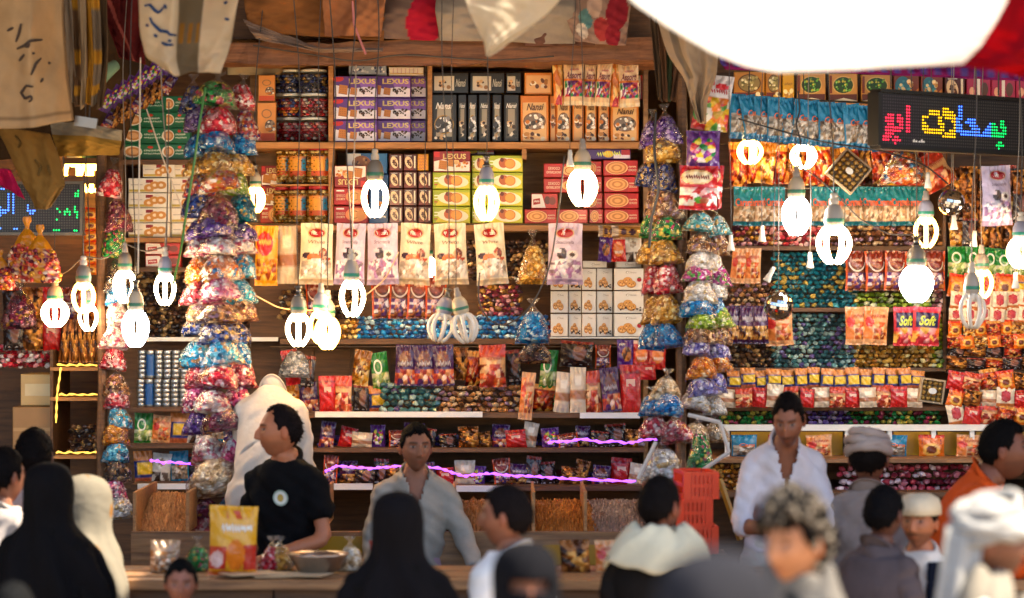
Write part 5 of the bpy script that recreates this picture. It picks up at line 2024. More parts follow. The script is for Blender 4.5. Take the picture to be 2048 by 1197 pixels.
cable("pink ribbon hanging before the roof beam", [(705, 0, 13.5), (708, 50, 13.5), (722, 85, 13.5), (732, 110, 13.5)], .006, '#c87878', "ribbon")

cable("black cable drooping across the right stall under the dot sign", [(1470, 236, 13.3), (1560, 262, 13.3), (1650, 286, 13.3), (1760, 300, 13.35), (1850, 330, 13.4), (1900, 372, 13.4)], .004, '#1c1816')
cable("grey cable drooping between the lamps of the right stall", [(1593, 330, 13.42), (1630, 352, 13.45), (1668, 384, 13.34), (1720, 440, 13.4), (1780, 470, 13.4), (1833, 470, 13.34)], .0035, '#4a423c')
cable("brown cable sagging between the lamps at the left", [(110, 556, 13.5), (140, 540, 13.5), (167, 512, 13.42), (210, 520, 13.45), (250, 486, 13.5), (290, 505, 13.5), (330, 494, 13.46)], .0035, '#5a4a3c')
cable("twisted black cable hanging beside the gold ball box", [(1596, 180, 13.6), (1600, 220, 13.6), (1592, 250, 13.6), (1602, 285, 13.6), (1596, 330, 13.6)], .004, '#241c1a')

# ------------------------------------------------------------------ mirror balls
def mirror_ball(u, v, rpx, y, label):
    r = S(rpx, y)
    m = MB()
    n = 15
    for i in range(n):
        a0, a1 = np.pi * (i + .05) / n, np.pi * (i + .95) / n
        k = max(4, int(2 * n * math.sin((a0 + a1) / 2)))
        for j in range(k):
            b0, b1 = 2 * np.pi * (j + .04) / k, 2 * np.pi * (j + .96) / k
            V = [[math.sin(a) * math.cos(b), math.sin(a) * math.sin(b), math.cos(a)] for a, b in ((a0, b0), (a1, b0), (a1, b1), (a0, b1))]
            m.add(np.array(V) * r, [[0, 1, 2, 3]], np.array([.8, .8, .82]))
    o = put("mirror_ball", m.mesh("mirror_ball", "mirror"), loc=P(u, v, y), rot=(.2, .1, .3), label=label, cat="mirror ball")
    put("core", MB().lathe([(r * .965 * math.sin(a), r * .965 * math.cos(a)) for a in np.linspace(0.01, math.pi - .01, 14)], 20, hx('#4a4644')).mesh("core", "plastic", True), o)
    p = P(u, v - rpx, y)
    c = put("cord", cord_mesh(p, (p[0], y, 4.74), .0022, '#6a6258', .004, int(u)), o)
    c.matrix_parent_inverse = Matrix.LocRotScale(o.location, o.rotation_euler, o.scale).inverted()


mirror_ball(1557, 612, 30, 13.4, "small mirror ball hanging before the purple toffee bags")
mirror_ball(1903, 405, 27, 13.4, "small mirror ball hanging under the dot sign")


# gold ball gift boxes
def ball_box(u, v, half, y, rot, label, n=5):
    w = S(half * 1.42, y)
    o = put("gold_ball_box", MB().box((0, .03, 0), (w, .012, w), hx('#8a6a48')).mesh("tray", "card"), loc=P(u, v, y), rot=(0, rot, 0), label=label, cat="chocolate box")
    rim = MB()
    for sx, sz, dx, dz in ((-1, 0, .008, w), (1, 0, .008, w), (0, -1, w - .017, .008), (0, 1, w - .017, .008)):
        rim.box((sx * (w / 2 - .004), -.002, sz * (w / 2 - .004)), (dx, .05, dz), hx('#b89870'))
    put("rim", rim.mesh("rim", "plastic"), o)
    bm = MB()
    r = w * .42 / n
    for k in range(7):
        a = np.pi * k / 6
    prof = [(r * math.sin(a) * 1.0, r * math.cos(a)) for a in np.linspace(.01, math.pi - .01, 9)]
    bmesh_ = MB().lathe(prof, 12, hx('#b88a3c')).mesh("gold_ball", "foil", True)
    for i in range(n):
        for j in range(n):
            put("gold_ball", bmesh_, o, ((i - (n - 1) / 2) * w * .87 / n, -.002, (j - (n - 1) / 2) * w * .87 / n))
    put("clear_cover", MB().box((0, -.032, 0), (w * .99, .004, w * .99)).mesh("clear_cover", "clear_sheet"), o)
    lab = Art(.04, .03, -.036)
    lab.ell(.5, .5, .5, .5, hx('#d8cfc4'))
    put("sticker", lab.m.mesh("sticker", "card"), o)


ball_box(1697, 343, 47, 13.5, math.radians(40), "square clear box of gold chocolate balls hanging on its corner")
ball_box(1863, 782, 34, 13.6, math.radians(8), "clear box of gold chocolate balls above the grey turban", 4)

# ------------------------------------------------------------------ dot signs
RED = {3: [2, 3, 4, 6, 7], 4: [1, 2, 3, 4, 6, 7, 8], 5: [1, 2, 3, 4, 6, 7, 8], 6: [2, 3, 4, 7, 8], 7: range(1, 9), 8: range(1, 8), 9: range(1, 5), 10: [0, 1, 2, 3, 5, 6], 11: [0, 1, 2, 4, 5, 6, 7], 12: [5]}
YEL = {0: [26, 27, 28], 1: [20, 21, 22, 23, 24, 26, 27, 28, 29, 30], 2: [20, 21, 22, 23, 24, 26, 27, 28, 29, 30, 31], 3: [17, 18, 19, 24, 25, 27, 28, 29, 30, 31], 4: [17, 24, 25, 30, 31], 5: [17, 18, 24, 25, 26, 31], 6: [17, 18, 19, 25, 26, 31], 7: list(range(17, 27)) + [29, 30, 31], 8: list(range(18, 26)) + [27, 28, 29, 30, 31], 9: range(26, 32)}
BLU = {-1: [33, 34], 0: [33, 34], 1: [33, 34], 2: [33, 34], 3: [32, 33, 34, 37, 38, 39, 40], 4: [32, 33, 36, 37, 38, 39, 40, 47], 5: [32, 33, 34, 38, 39, 40, 41, 46, 47], 6: [32, 33, 34, 39, 40, 41, 42, 45, 46, 47], 7: list(range(32, 43)) + [44, 45, 46, 47], 8: range(34, 48)}
GRE = {3: [52, 53], 4: [48, 49, 52, 53], 5: [48, 49, 50, 52, 53, 54], 6: [48, 49, 50, 53, 54], 7: range(48, 55), 8: range(48, 54), 10: [51, 52], 11: [50, 51, 52, 53], 12: [51]}
for k in range(9):
    RED.setdefault(k, [])
    RED[k] = list(RED[k]) + [10, 11]
pit = .0146
yaw = math.radians(35)
NC, NR = 64, 16
sx0 = P(1764, 238, 13.0)
sign = put("dot_sign", MB().box((NC * pit / 2 + .012, .04, 0), (NC * pit + .05, .06, NR * pit + .03), (.02, .02, .02)).mesh("sign_case", "sign_black"), loc=(sx0[0], 13.0, sx0[2]), rot=(0, math.radians(.4), yaw), label="black scrolling dot sign with red, yellow, blue and green letters", cat="sign")
dsk = np.array([[math.cos(a), 0, math.sin(a)] for a in np.linspace(0, 6.283, 8, endpoint=False)])


def dots(mats):
    return [MB() for _ in mats]


off = MB()
lit = {"led_red": RED, "led_yellow": YEL, "led_blue": BLU, "led_green": GRE}
used = set()
zt = 8.2
for mname, T in lit.items():
    m = MB()
    for r, cs in T.items():
        for c in cs:
            used.add((r, c))
            m.add(dsk * pit * .29 + np.array([.018 + c * pit, .0075, (zt - 3.7 - r) * pit]), [list(range(8))], (1, 1, 1))
    put("lit_dots", m.mesh("lit_dots", mname), sign, kind="stuff")
for r in range(-3, 13):
    for c in range(NC):
        if (r, c) not in used:
            off.add(dsk * pit * .30 + np.array([.018 + c * pit, .0085, (zt - 3.7 - r) * pit]), [list(range(8))], hx('#4a4048') if c < 16 else hx('#4c4844'))
put("unlit_dots", off.mesh("unlit_dots", "plastic"), sign, kind="stuff")
fr = MB()
W2, H2 = NC * pit + .05, NR * pit + .03
for cx, cz, dx, dz in ((W2 / 2 - .013, H2 / 2, W2, .016), (W2 / 2 - .013, -H2 / 2, W2, .016), (-.021, 0, .016, H2 - .017), (W2 - .005, 0, .016, H2 - .017)):
    fr.box((cx, .03, cz), (dx, .075, dz), hx('#181614'))
put("sign_frame", fr.mesh("sign_frame", "plastic"), sign)
st = MB()  # small white marks low on the sign face
for i, (x, q) in enumerate(((.20, .014), (.215, .01), (.235, .008), (.25, .016), (.262, .009))):
    st.add(np.array([[x, .006, -.100], [x + .016, .006, -.100], [x + .012, .006, -.100 + q], [x + .003, .006, -.100 + q * .8]]), [[0, 1, 2, 3]], hx('#f0ece8'))
put("white_marks", st.mesh("white_marks", "card"), sign)
for x in (.1, .8):
    c = put("hanger", MB().tube([(x, .05, .15), (x, .05, 4.74 - sx0[2])], .004, 5, hx('#3a3634')).mesh("hanger", "plastic"), sign)

# left dot sign
yl = 13.75
a_, b_ = P(-160, 366, yl), P(163, 468, yl)
cx, cz = (a_[0] + b_[0]) / 2, (a_[2] + b_[2]) / 2
sign2 = put("dot_sign", MB().box((0, .04, 0), (b_[0] - a_[0], .06, a_[2] - b_[2]), (.02, .02, .02)).mesh("sign_case", "sign_black"), loc=(cx, yl, cz), label="dark scrolling dot sign with blue and green letters at the far left", cat="sign")
bl = [(20, 325), (62, 328)] + [(140, 418 + 45.5 * i) for i in range(7)] + [(222, 420 + 45.5 * i) for i in range(8)] + [(0, 640), (0, 690), (45, 688), (88, 690), (130, 690), (0, 735), (45, 735), (88, 735), (0, 780), (0, 1000), (240, 1010), (285, 1010), (473, 607), (473, 655), (470, 700), (512, 700), (558, 700), (590, 700), (512, 745), (558, 745)]
gn = [(1335, 360), (1288, 405), (1332, 408), (1285, 450), (1330, 450), (975, 668), (1018, 718), (967, 850), (1147, 672), (1103, 715), (1147, 715), (1188, 718), (1103, 762), (1188, 765), (1277, 632), (1275, 677), (1275, 722), (1318, 722), (1317, 768), (1313, 815), (917, 1032), (960, 1032), (1005, 1032), (1268, 1038), (1305, 1040)]
for mname, T in (("led_blue", bl), ("led_green", gn)):
    m = MB()
    for x, y in T:
        q = P(x / 8.55, 340 + y / 8.55, yl)
        m.add(dsk * S(1.7, yl) + np.array([q[0] - cx, .0075, q[2] - cz]), [list(range(8))], (1, 1, 1))
    put("lit_dots", m.mesh("lit_dots", mname), sign2, kind="stuff")
off = MB()
for i in range(62):
    for j in range(18):
        q = P(-155 + i * 5.15, 372 + j * 5.3, yl)
        off.add(dsk * S(1.8, yl) + np.array([q[0] - cx, .0082, q[2] - cz]), [list(range(8))], hx('#423f3c'))
put("unlit_dots", off.mesh("unlit_dots", "plastic"), sign2, kind="stuff")
fr = MB()
W2, H2 = b_[0] - a_[0], a_[2] - b_[2]
for qx, qz, dx, dz in ((0, H2 / 2, W2 + .016, .014), (0, -H2 / 2, W2 + .016, .014), (-W2 / 2, 0, .014, H2 - .015), (W2 / 2, 0, .014, H2 - .015)):
    fr.box((qx, .03, qz), (dx, .075, dz), hx('#5a544c'))
put("sign_frame", fr.mesh("sign_frame", "plastic"), sign2)
for x in (-.6, .3):
    put("hanger", MB().tube([(x, .05, .11), (x, .05, 4.74 - cz)], .004, 5, hx('#3a3634')).mesh("hanger", "plastic"), sign2)


# light ropes
def rope(label, pts, mat, r=.0065):
    pts = np.array([P(*q) for q in pts])
    t = np.linspace(0, 1, len(pts))
    n = int(np.linalg.norm(np.diff(pts, axis=0), axis=1).sum() / .012)
    tt = np.linspace(0, 1, n)
    q = np.stack([np.interp(tt, t, pts[:, k]) for k in range(3)], -1)
    q[:, 2] += .003 * np.sin(tt * 23) + rng.normal(0, .0015, n)
    return put("light_rope", MB().tube(q, r * (1 + .45 * np.sin(np.arange(n) * 1.6)), 6, (1, 1, 1)).mesh("light_rope", mat, True), label=label, cat="light rope")


rope("purple light rope along the lower left shelf", [(300, 922, 14.02), (340, 926, 14.02), (420, 928, 14.02), (500, 930, 14.02)], "led_purple")
rope("long purple light rope waving behind the vendors", [(650, 944, 13.9), (675, 933, 13.9), (740, 936, 13.9), (800, 934, 13.9), (880, 936, 13.9), (930, 953, 13.9), (980, 948, 13.9), (1060, 952, 13.9), (1140, 960, 13.9), (1272, 962, 13.9)], "led_purple")
rope("short purple light rope on the right of the dark shelf", [(1096, 886, 13.9), (1160, 880, 13.9), (1250, 886, 13.9), (1314, 878, 13.9)], "led_purple")
for i, q in enumerate(([(114, 730, 14.6), (194, 731, 14.6)], [(122, 735, 14.6), (114, 790, 14.6), (112, 845, 14.6)], [(118, 790, 14.6), (195, 790, 14.6)], [(112, 906, 14.6), (200, 905, 14.6)])):
    rope(f"amber light rope edging the rack in the far left stall, {('top', 'upright', 'middle', 'lowest')[i]} one", q, "led_amber", .005)
rk = root("rack", (0, 0, 0), "dark rack edged with amber lights in the far left stall", "rack")
for v in (732, 792, 908):
    board(rk, "shelf_board", 100, v + 3, 200, v + 10, 14.62, 15.2, "wood_light")
board(rk, "side_panel", 100, 700, 106, 1000, 14.63, 15.2, "wood_dark")
board(rk, "back_panel", -60, 300, 200, 1100, 15.6, 15.63, "wood_dark")
fl = root("window_frame", (0, 0, 0), "brown wooden frame before the two added lamps at the far left", "frame")
board(fl, "bar", 128, 316, 204, 328, 14.6, 14.64, "wood_dark")
board(fl, "bar", 128, 352, 204, 368, 14.6, 14.64, "wood_dark")

# glass case edges over the red crates
cs = root("display_case", (0, 0, 0), "open glass display case frame leaning over the red crates", "display case")
for a, b in (((1380, 958), (1458, 905)), ((1458, 905), (1440, 845)), ((1440, 845), (1376, 830)), ((1276, 958), (1312, 884))):
    put("edge", MB().tube([P(*a, 12.9), P(*b, 12.9)], .010, 6, hx('#c8c2b8')).mesh("edge", "plastic"), cs)
put("leg", MB().tube([P(1440, 960, 12.9), P(1480, 1080, 12.9)], .016, 6, hx('#b89030')).mesh("leg", "plastic"), cs)


# ------------------------------------------------------------------ orange net sacks
def sack(u, v0, v1, wpx, y, label):
    h, w = S(v1 - v0, y), S(wpx, y)
    n, k = 24, 28
    t = np.linspace(0, 1, k)
    r = np.interp(t, [0, .06, .14, .18, .3, .6, .92, 1], [.16, .2, .09, .10, .38, .82, 1.0, .9])
    a = np.linspace(0, 2 * np.pi, n, endpoint=False)
    G = np.zeros((k, n, 3))
    fold = 1 + .10 * np.sin(a[None] * 6 + t[:, None] * 3) * (1 - t[:, None]) + rng.normal(0, .02, (k, n))
    G[..., 0] = r[:, None] * w / 2 * np.cos(a) * fold
    G[..., 1] = r[:, None] * w * .34 * np.sin(a) * fold
    G[..., 2] = -t[:, None] * h
    cc = np.zeros((k, n, 3))
    cc[:] = hx('#c87c10')
    g = np.random.default_rng(int(u))
    cols = pal('#b83a30', '#8a3040', '#e09a30', '#c86a28', '#d84838', '#5a2030', '#e8c0a0')
    for i in range(k):
        if t[i] > .42:
            for j in range(n):
                if abs(((j / n * 6.283 + 1.9) % 6.283) - 0.35) > .42:
                    cc[i, j] = cols[int(g.integers(len(cols)))]
    o = put("candy_sack", MB().grid(G, cc, wrap=True).mesh("candy_sack", "pouch", False), loc=P(u, v0, y), rot=(0, 0, rnd.uniform(-.4, .4)), label=label, cat="sack", group="orange candy sacks")
    m = MB()
    for _ in range(150):
        tt = g.uniform(.45, .97)
        an = g.uniform(0, 6.283)
        rr = np.interp(tt, t, r)
        m.ico([rr * w / 2 * math.cos(an) * .97, rr * w * .34 * math.sin(an) * .97, -tt * h], S(5.5, y), cols[int(g.integers(len(cols)))], np.array(Euler(g.uniform(0, 6, 3)).to_matrix()), .25, rg=g)
    put("candies", m.mesh("candies", "foil"), o, kind="stuff")


sack(54, 434, 562, 86, 13.5, "orange topped candy sack hanging left of the other one under the far left sign")
sack(80, 450, 566, 84, 13.35, "orange topped candy sack hanging nearest the round lit lamp")
sack(2, 500, 580, 50, 13.45, "orange candy sack cut by the left edge of the picture")

# purple strips of little packets under the left cloth
for i in range(9):
    u, v = 216 + i * 15, 232 - i * 9.5
    bag("foil_brown" if i % 4 else "purple_choc", u - 10, v - 8, u + 12, v + 34, 13.6 + .01 * (i % 2), f"gold sweets strip hanging under the striped cloth, {ORD[i]} from the left", group="gold strips with purple tops", roll=.5)
    bag("purple_window", u - 12, v - 52, u + 12, v - 6, 13.62 + .01 * (i % 2), f"purple packet top above the gold sweets strips, {ORD[i]} from the left", group="purple packet tops", roll=.5)


# ------------------------------------------------------------------ cloths and tarpaulins
def cloth(name, label, rows, col, mat="cloth", nx=50, nz=50, fold=.02, nf=9.0, seed=1, cat="cloth", thick=.004, colfn=None, strokes=None, strokec='#2c3a5a', srad=.006, par=None):
    R = []
    for row in rows:
        p = np.array([P(*q) for q in row])
        d = np.r_[0, np.cumsum(np.linalg.norm(np.diff(p, axis=0), axis=1))]
        d /= d[-1]
        s_ = np.linspace(0, 1, nx)
        R.append(np.stack([np.interp(s_, d, p[:, k]) for k in range(3)], -1))
    R = np.array(R)
    ti = np.linspace(0, 1, len(R))
    tt = np.linspace(0, 1, nz)
    G = np.zeros((nz, nx, 3))
    # smooth in rows
    for k in range(3):
        for j in range(nx):
            G[:, j, k] = np.interp(tt, ti, R[:, j, k])
    ker = np.array([1, 2, 3, 2, 1.]) / 9
    for _ in range(2):
        for k in range(3):
            A = np.pad(G[:, :, k], ((2, 2), (0, 0)), mode='reflect', reflect_type='odd')
            G[:, :, k] = sum(ker[i] * A[i:i + nz] for i in range(5))
            A = np.pad(G[:, :, k], ((0, 0), (2, 2)), mode='reflect', reflect_type='odd')
            G[:, :, k] = sum(ker[i] * A[:, i:i + nx] for i in range(5))
    g = np.random.default_rng(seed)
    s_, t_ = np.meshgrid(np.linspace(0, 1, nx), tt)
    ph = g.uniform(0, 6, 4)
    G[..., 1] += fold * (np.sin(s_ * nf * 2 + ph[0] + 1.5 * np.sin(t_ * 4 + ph[1])) + .5 * np.sin(s_ * nf * 4.3 + t_ * 5 + ph[2]) + .35 * np.sin(t_ * 11 + s_ * 6 + ph[3]) + .16 * np.sin(s_ * 31 + t_ * 17 + 2 * np.sin(t_ * 9)) + .12 * np.sin(t_ * 43 - s_ * 19))
    c = np.zeros((nz, nx, 3))
    c[:] = hx(col)
    if colfn:
        colfn(c, s_, t_)
    me = MB().grid(G, c, flip=True).mesh(name, mat, True)
    o = put(name, me, par, label=label if par is None else None, cat=cat if par is None else None)
    md = o.modifiers.new("thickness", 'SOLIDIFY')
    md.thickness = thick
    if strokes:
        flat = G.reshape(-1, 3)
        proj = np.stack([flat[:, 0] / flat[:, 1] * F + 1024, -(flat[:, 2] - CZ) / flat[:, 1] * F + 598.5], -1)
        for st in strokes:
            q = np.array(st, float)
            d = np.r_[0, np.cumsum(np.linalg.norm(np.diff(q, axis=0), axis=1))]
            n = max(4, int(d[-1] / 4))
            w = np.linspace(0, d[-1], n)
            uu, vv = np.interp(w, d, q[:, 0]), np.interp(w, d, q[:, 1])
            pts = []
            for a, b in zip(uu, vv):
                yy = flat[np.argmin((proj[:, 0] - a) ** 2 + (proj[:, 1] - b) ** 2), 1] - .006
                pts.append(P(a, b, yy))
            put("pen_stroke", MB().tube(pts, srad * (.6 + .6 * np.sin(np.linspace(.3, 2.9, n))), 6, hx(strokec)).mesh("pen_stroke", "matte"), o)
    return o


# left sackcloth with writing
cloth("sackcloth", "brown sackcloth with dark handwriting hanging at the top left", [[(-40, -60, 12.7), (60, -60, 12.6), (130, -60, 12.8)], [(-40, 60, 12.7), (60, 60, 12.6), (128, 60, 12.8)], [(-30, 150, 12.7), (60, 150, 12.6), (135, 150, 12.8)], [(-10, 258, 12.7), (70, 256, 12.62), (146, 240, 12.8)]], '#a88a66', fold=.022, nf=4, seed=3, colfn=lambda c, s, t: c.__setitem__((t > .925) & (t < .94) | (s < .02) | (s > .97), hx('#7a6248')),
      strokes=[[(42, 48), (38, 66), (32, 84)], [(15, 62), (26, 56)], [(84, 80), (60, 82), (48, 92), (34, 98)], [(57, 84), (58, 94), (50, 94)], [(48, 110), (38, 122)], [(66, 106), (68, 108)], [(82, 117), (72, 128), (66, 142), (62, 150)], [(98, 126), (100, 127)], [(86, 158), (82, 164)], [(66, 174), (52, 172), (42, 186), (50, 198), (62, 192), (64, 200), (58, 204)]], strokec='#4a3e38')
# folded striped awning beside it
for i in range(6):
    u = 128 + i * 14
    cloth("folded_awning", f"folded striped awning strip beside the sackcloth, {ORD[i]} from the left", [[(u - 4, -60, 13.0 + .05 * (i % 2)), (u + 13, -60, 13.0)], [(u + 4, 120, 13.0 + .05 * (i % 2)), (u + 19, 120, 13.0)], [(u + 12 - i * 3, 208 + (i % 3) * 6, 13.0), (u + 25 - i * 3, 204 + (i % 2) * 8, 13.05)]],
          ('#8a7a68', '#6a5038', '#9a8468', '#b07c28', '#7a6a58', '#5a4632')[i], nx=10, nz=40, fold=.012, nf=3, seed=i, cat="awning",
          colfn=(lambda c, s, t: c.__setitem__(((t * 9).astype(int) % 3 == 1), hx('#b8842c'))) if i in (1, 3, 4) else None)
put("spreader", MB().box((0, 0, 0), (S(45, 12.9), .02, S(20, 12.9)), hx('#8a8078'), rot=(0, .15, 0)).mesh("spreader", "metal"), loc=P(172, 245, 12.9), label="grey metal awning bracket below the folded strips", cat="bracket")
# mustard cloths below
cloth("mustard_cloth", "mustard brown cloth hanging down to a point before the far left sign", [[(-10, 255, 13.1), (60, 262, 13.0), (100, 268, 13.1)], [(14, 300, 13.1), (70, 300, 13.0), (118, 310, 13.1)], [(38, 350, 13.1), (80, 350, 13.0), (132, 370, 13.1)], [(55, 385, 13.1), (90, 398, 13.02), (128, 378, 13.1)], [(70, 418, 13.1), (92, 420, 13.05), (100, 412, 13.1)]], '#7a5a2c', fold=.02, nf=4, seed=8,
      strokes=[[(30, 272), (42, 285), (36, 296)], [(70, 320), (82, 334), (76, 352)], [(95, 330), (100, 350)]], strokec='#5a4420')
cloth("mustard_cloth", "mustard and grey cloth bundle across the top of the far left stall", [[(100, 244, 13.3), (170, 246, 13.2), (246, 262, 13.35)], [(108, 280, 13.25), (170, 282, 13.12), (240, 290, 13.3)], [(118, 314, 13.3), (175, 312, 13.2), (238, 310, 13.35)]], '#94702e', fold=.02, nf=5, seed=9, colfn=lambda c, s, t: c.__setitem__((t < .35), hx('#9a8c74')))
cloth("magenta_cloth", "magenta cloth strip over the far left dot sign", [[(-20, 335, 13.5), (22, 340, 13.5)], [(-10, 366, 13.5), (36, 372, 13.5)], [(10, 376, 13.5), (51, 400, 13.5)]], '#a01848', nx=20, nz=20, fold=.015, nf=3, seed=4)
cloth("dark_red_cloth", "dark red patterned cloth hanging behind the folded awning", [[(205, -60, 13.6), (285, -60, 13.5)], [(212, 40, 13.6), (285, 40, 13.5)], [(240, 115, 13.6), (290, 130, 13.5)]], '#5a1c1c', fold=.03, nf=4, seed=5, colfn=lambda c, s, t: c.__setitem__((np.abs(s * 1.2 + .1 - t * .8) < .06), hx('#a05048')))
cloth("dark_canvas", "dark brown canvas filling the top left corner behind the awnings", [[(-120, -120, 14.2), (300, -120, 14.2)], [(-120, 200, 14.1), (300, 150, 14.1)], [(-120, 330, 14.3), (240, 300, 14.3)]], '#3a2a1c', fold=.04, nf=6, seed=6)
m = MB().tube([P(192, 170, 13.3), P(205, 148, 13.3), P(232, 130, 13.35)], [S(15, 13.3), S(17, 13.3), S(11, 13.3)], 12, hx('#7a9a80'))
put("green_roll", m.mesh("green_roll", "cloth", True), label="rolled pale green cloth tucked beside the folded awning", cat="cloth roll")
# white cloth with blue writing
def wc(c, s, t):
    c[(s > .42) & (s < .68)] = hx('#8a7a60')
    c[((s > .44) & (s < .48) | (s > .54) & (s < .585) | (s > .635) & (s < .67)) & (t > .36) & (t < .55)] = hx('#b08038')


cloth("white_flap", "off white awning flap with blue handwriting above the thick candy column", [[(270, -80, 12.1), (350, -80, 12.0), (420, -80, 12.15), (490, -80, 12.1)], [(277, 20, 12.1), (350, 20, 12.0), (410, 20, 12.15), (474, 20, 12.1)], [(280, 70, 12.1), (345, 80, 12.0), (405, 80, 12.12), (466, 60, 12.1)], [(292, 116, 12.1), (345, 122, 12.0), (395, 122, 12.1), (456, 105, 12.1)], [(326, 136, 12.08), (350, 154, 12.0), (385, 142, 12.06), (442, 148, 12.1)]], '#e0d2b8', mat="thin_cloth", nx=60, fold=.02, nf=5, seed=12, colfn=wc, cat="awning flap",
      strokes=[[(290, 12), (300, 10), (310, 22), (318, 26), (326, 16)], [(328, 10), (332, 16)], [(300, 36), (304, 46), (312, 54), (320, 62), (334, 64), (340, 70), (352, 71)], [(292, 50), (296, 52)], [(308, 70), (314, 74)], [(336, 82), (342, 82)], [(324, 86), (332, 90), (346, 90)], [(450, 38), (458, 40)], [(448, 8), (454, 4)]], strokec='#24406a')
# triangular flap
cloth("white_flap", "cream awning flap hanging to a point before the roof beam", [[(900, -90, 11.6), (1010, -90, 11.55), (1160, -90, 11.6)], [(930, 0, 11.6), (1010, 0, 11.55), (1122, 0, 11.6)], [(938, 25, 11.6), (1010, 28, 11.55), (1096, 28, 11.6)], [(955, 58, 11.6), (1000, 62, 11.55), (1050, 64, 11.6)], [(968, 86, 11.6), (985, 92, 11.56), (1010, 92, 11.6)], [(972, 112, 11.6), (976, 113, 11.58), (980, 112, 11.6)]], '#e8dcc4', mat="thin_cloth", fold=.012, nf=3, seed=14, cat="awning flap")
# big blown-out tarpaulin
cloth("white_tarpaulin", "large bright white tarpaulin sagging over the right stall", [[(1180, -120, 8.6), (1400, -200, 8.3), (1700, -220, 8.2), (2060, -200, 8.6)], [(1262, 4, 8.9), (1440, -40, 8.6), (1700, -40, 8.5), (2014, 2, 8.9)], [(1335, 55, 9.0), (1480, 40, 8.8), (1700, 40, 8.75), (1988, 50, 9.0)], [(1420, 105, 9.05), (1530, 100, 8.95), (1720, 95, 8.95), (1962, 92, 9.05)], [(1490, 133, 9.1), (1560, 146, 9.08), (1720, 138, 9.08), (1925, 128, 9.1)]], '#f6f4f0', mat="thin_cloth", nx=80, nz=60, fold=.012, nf=4, seed=15, cat="tarpaulin")
cloth("red_tent", "red tent cloth at the top right corner behind the tarpaulin", [[(1985, -120, 9.6), (2240, -160, 9.4)], [(1960, 60, 9.65), (2240, 60, 9.5)], [(1930, 118, 9.7), (2240, 150, 9.6)], [(1915, 130, 9.7), (2048, 152, 9.65), (2240, 175, 9.6)]], '#b01424', mat="thin_cloth", fold=.03, nf=5, seed=16, cat="tent")
cloth("purple_valance", "purple patterned valance along the top of the right stall", [[(1440, 100, 13.9), (1700, 122, 13.9), (2240, 120, 13.9)], [(1440, 125, 13.9), (1700, 138, 13.88), (2240, 160, 13.9)], [(1450, 140, 13.92), (1700, 147, 13.9), (2240, 172, 13.92)]], '#7a1c5a', nx=120, nz=16, fold=.01, nf=40, seed=17, cat="valance", colfn=lambda c, s, t: c.__setitem__(((s * 60).astype(int) % 2 == 0) & (t > .3) & (t < .8), hx('#54408a')))
# brown/grey cloth hanging left of the right candy column
cloth("canvas_flap", "grey brown canvas flap tapering down beside the right candy column", [[(1300, -60, 13.3), (1440, -60, 13.3)], [(1315, 40, 13.3), (1430, 60, 13.2)], [(1335, 110, 13.3), (1435, 110, 13.2)], [(1370, 160, 13.3), (1432, 150, 13.2)], [(1380, 200, 13.3), (1412, 205, 13.25)], [(1396, 244, 13.3), (1410, 250, 13.28)]], '#a08a72', fold=.025, nf=4, seed=18, cat="awning flap", colfn=lambda c, s, t: c.__setitem__((s > .15) & (s < .3) & (t < .6), hx('#7a6a58')))
for i in range(4):
    u = 1300 + i * 16
    cloth("rope_bundle", f"dark twisted cloth strip tied above the column left of the post, {ORD[i]} from the left", [[(u - 10, -60, 13.5), (u + 8, -60, 13.5)], [(u + 4, 80, 13.5), (u + 16, 80, 13.5)], [(1318 + i * 8, 200, 13.5), (1326 + i * 8, 205, 13.5)]], ('#4a3a2c', '#6a4a34', '#3a4430', '#5a4030')[i], nx=8, nz=30, fold=.012, nf=3, seed=i + 30, cat="cloth strip")
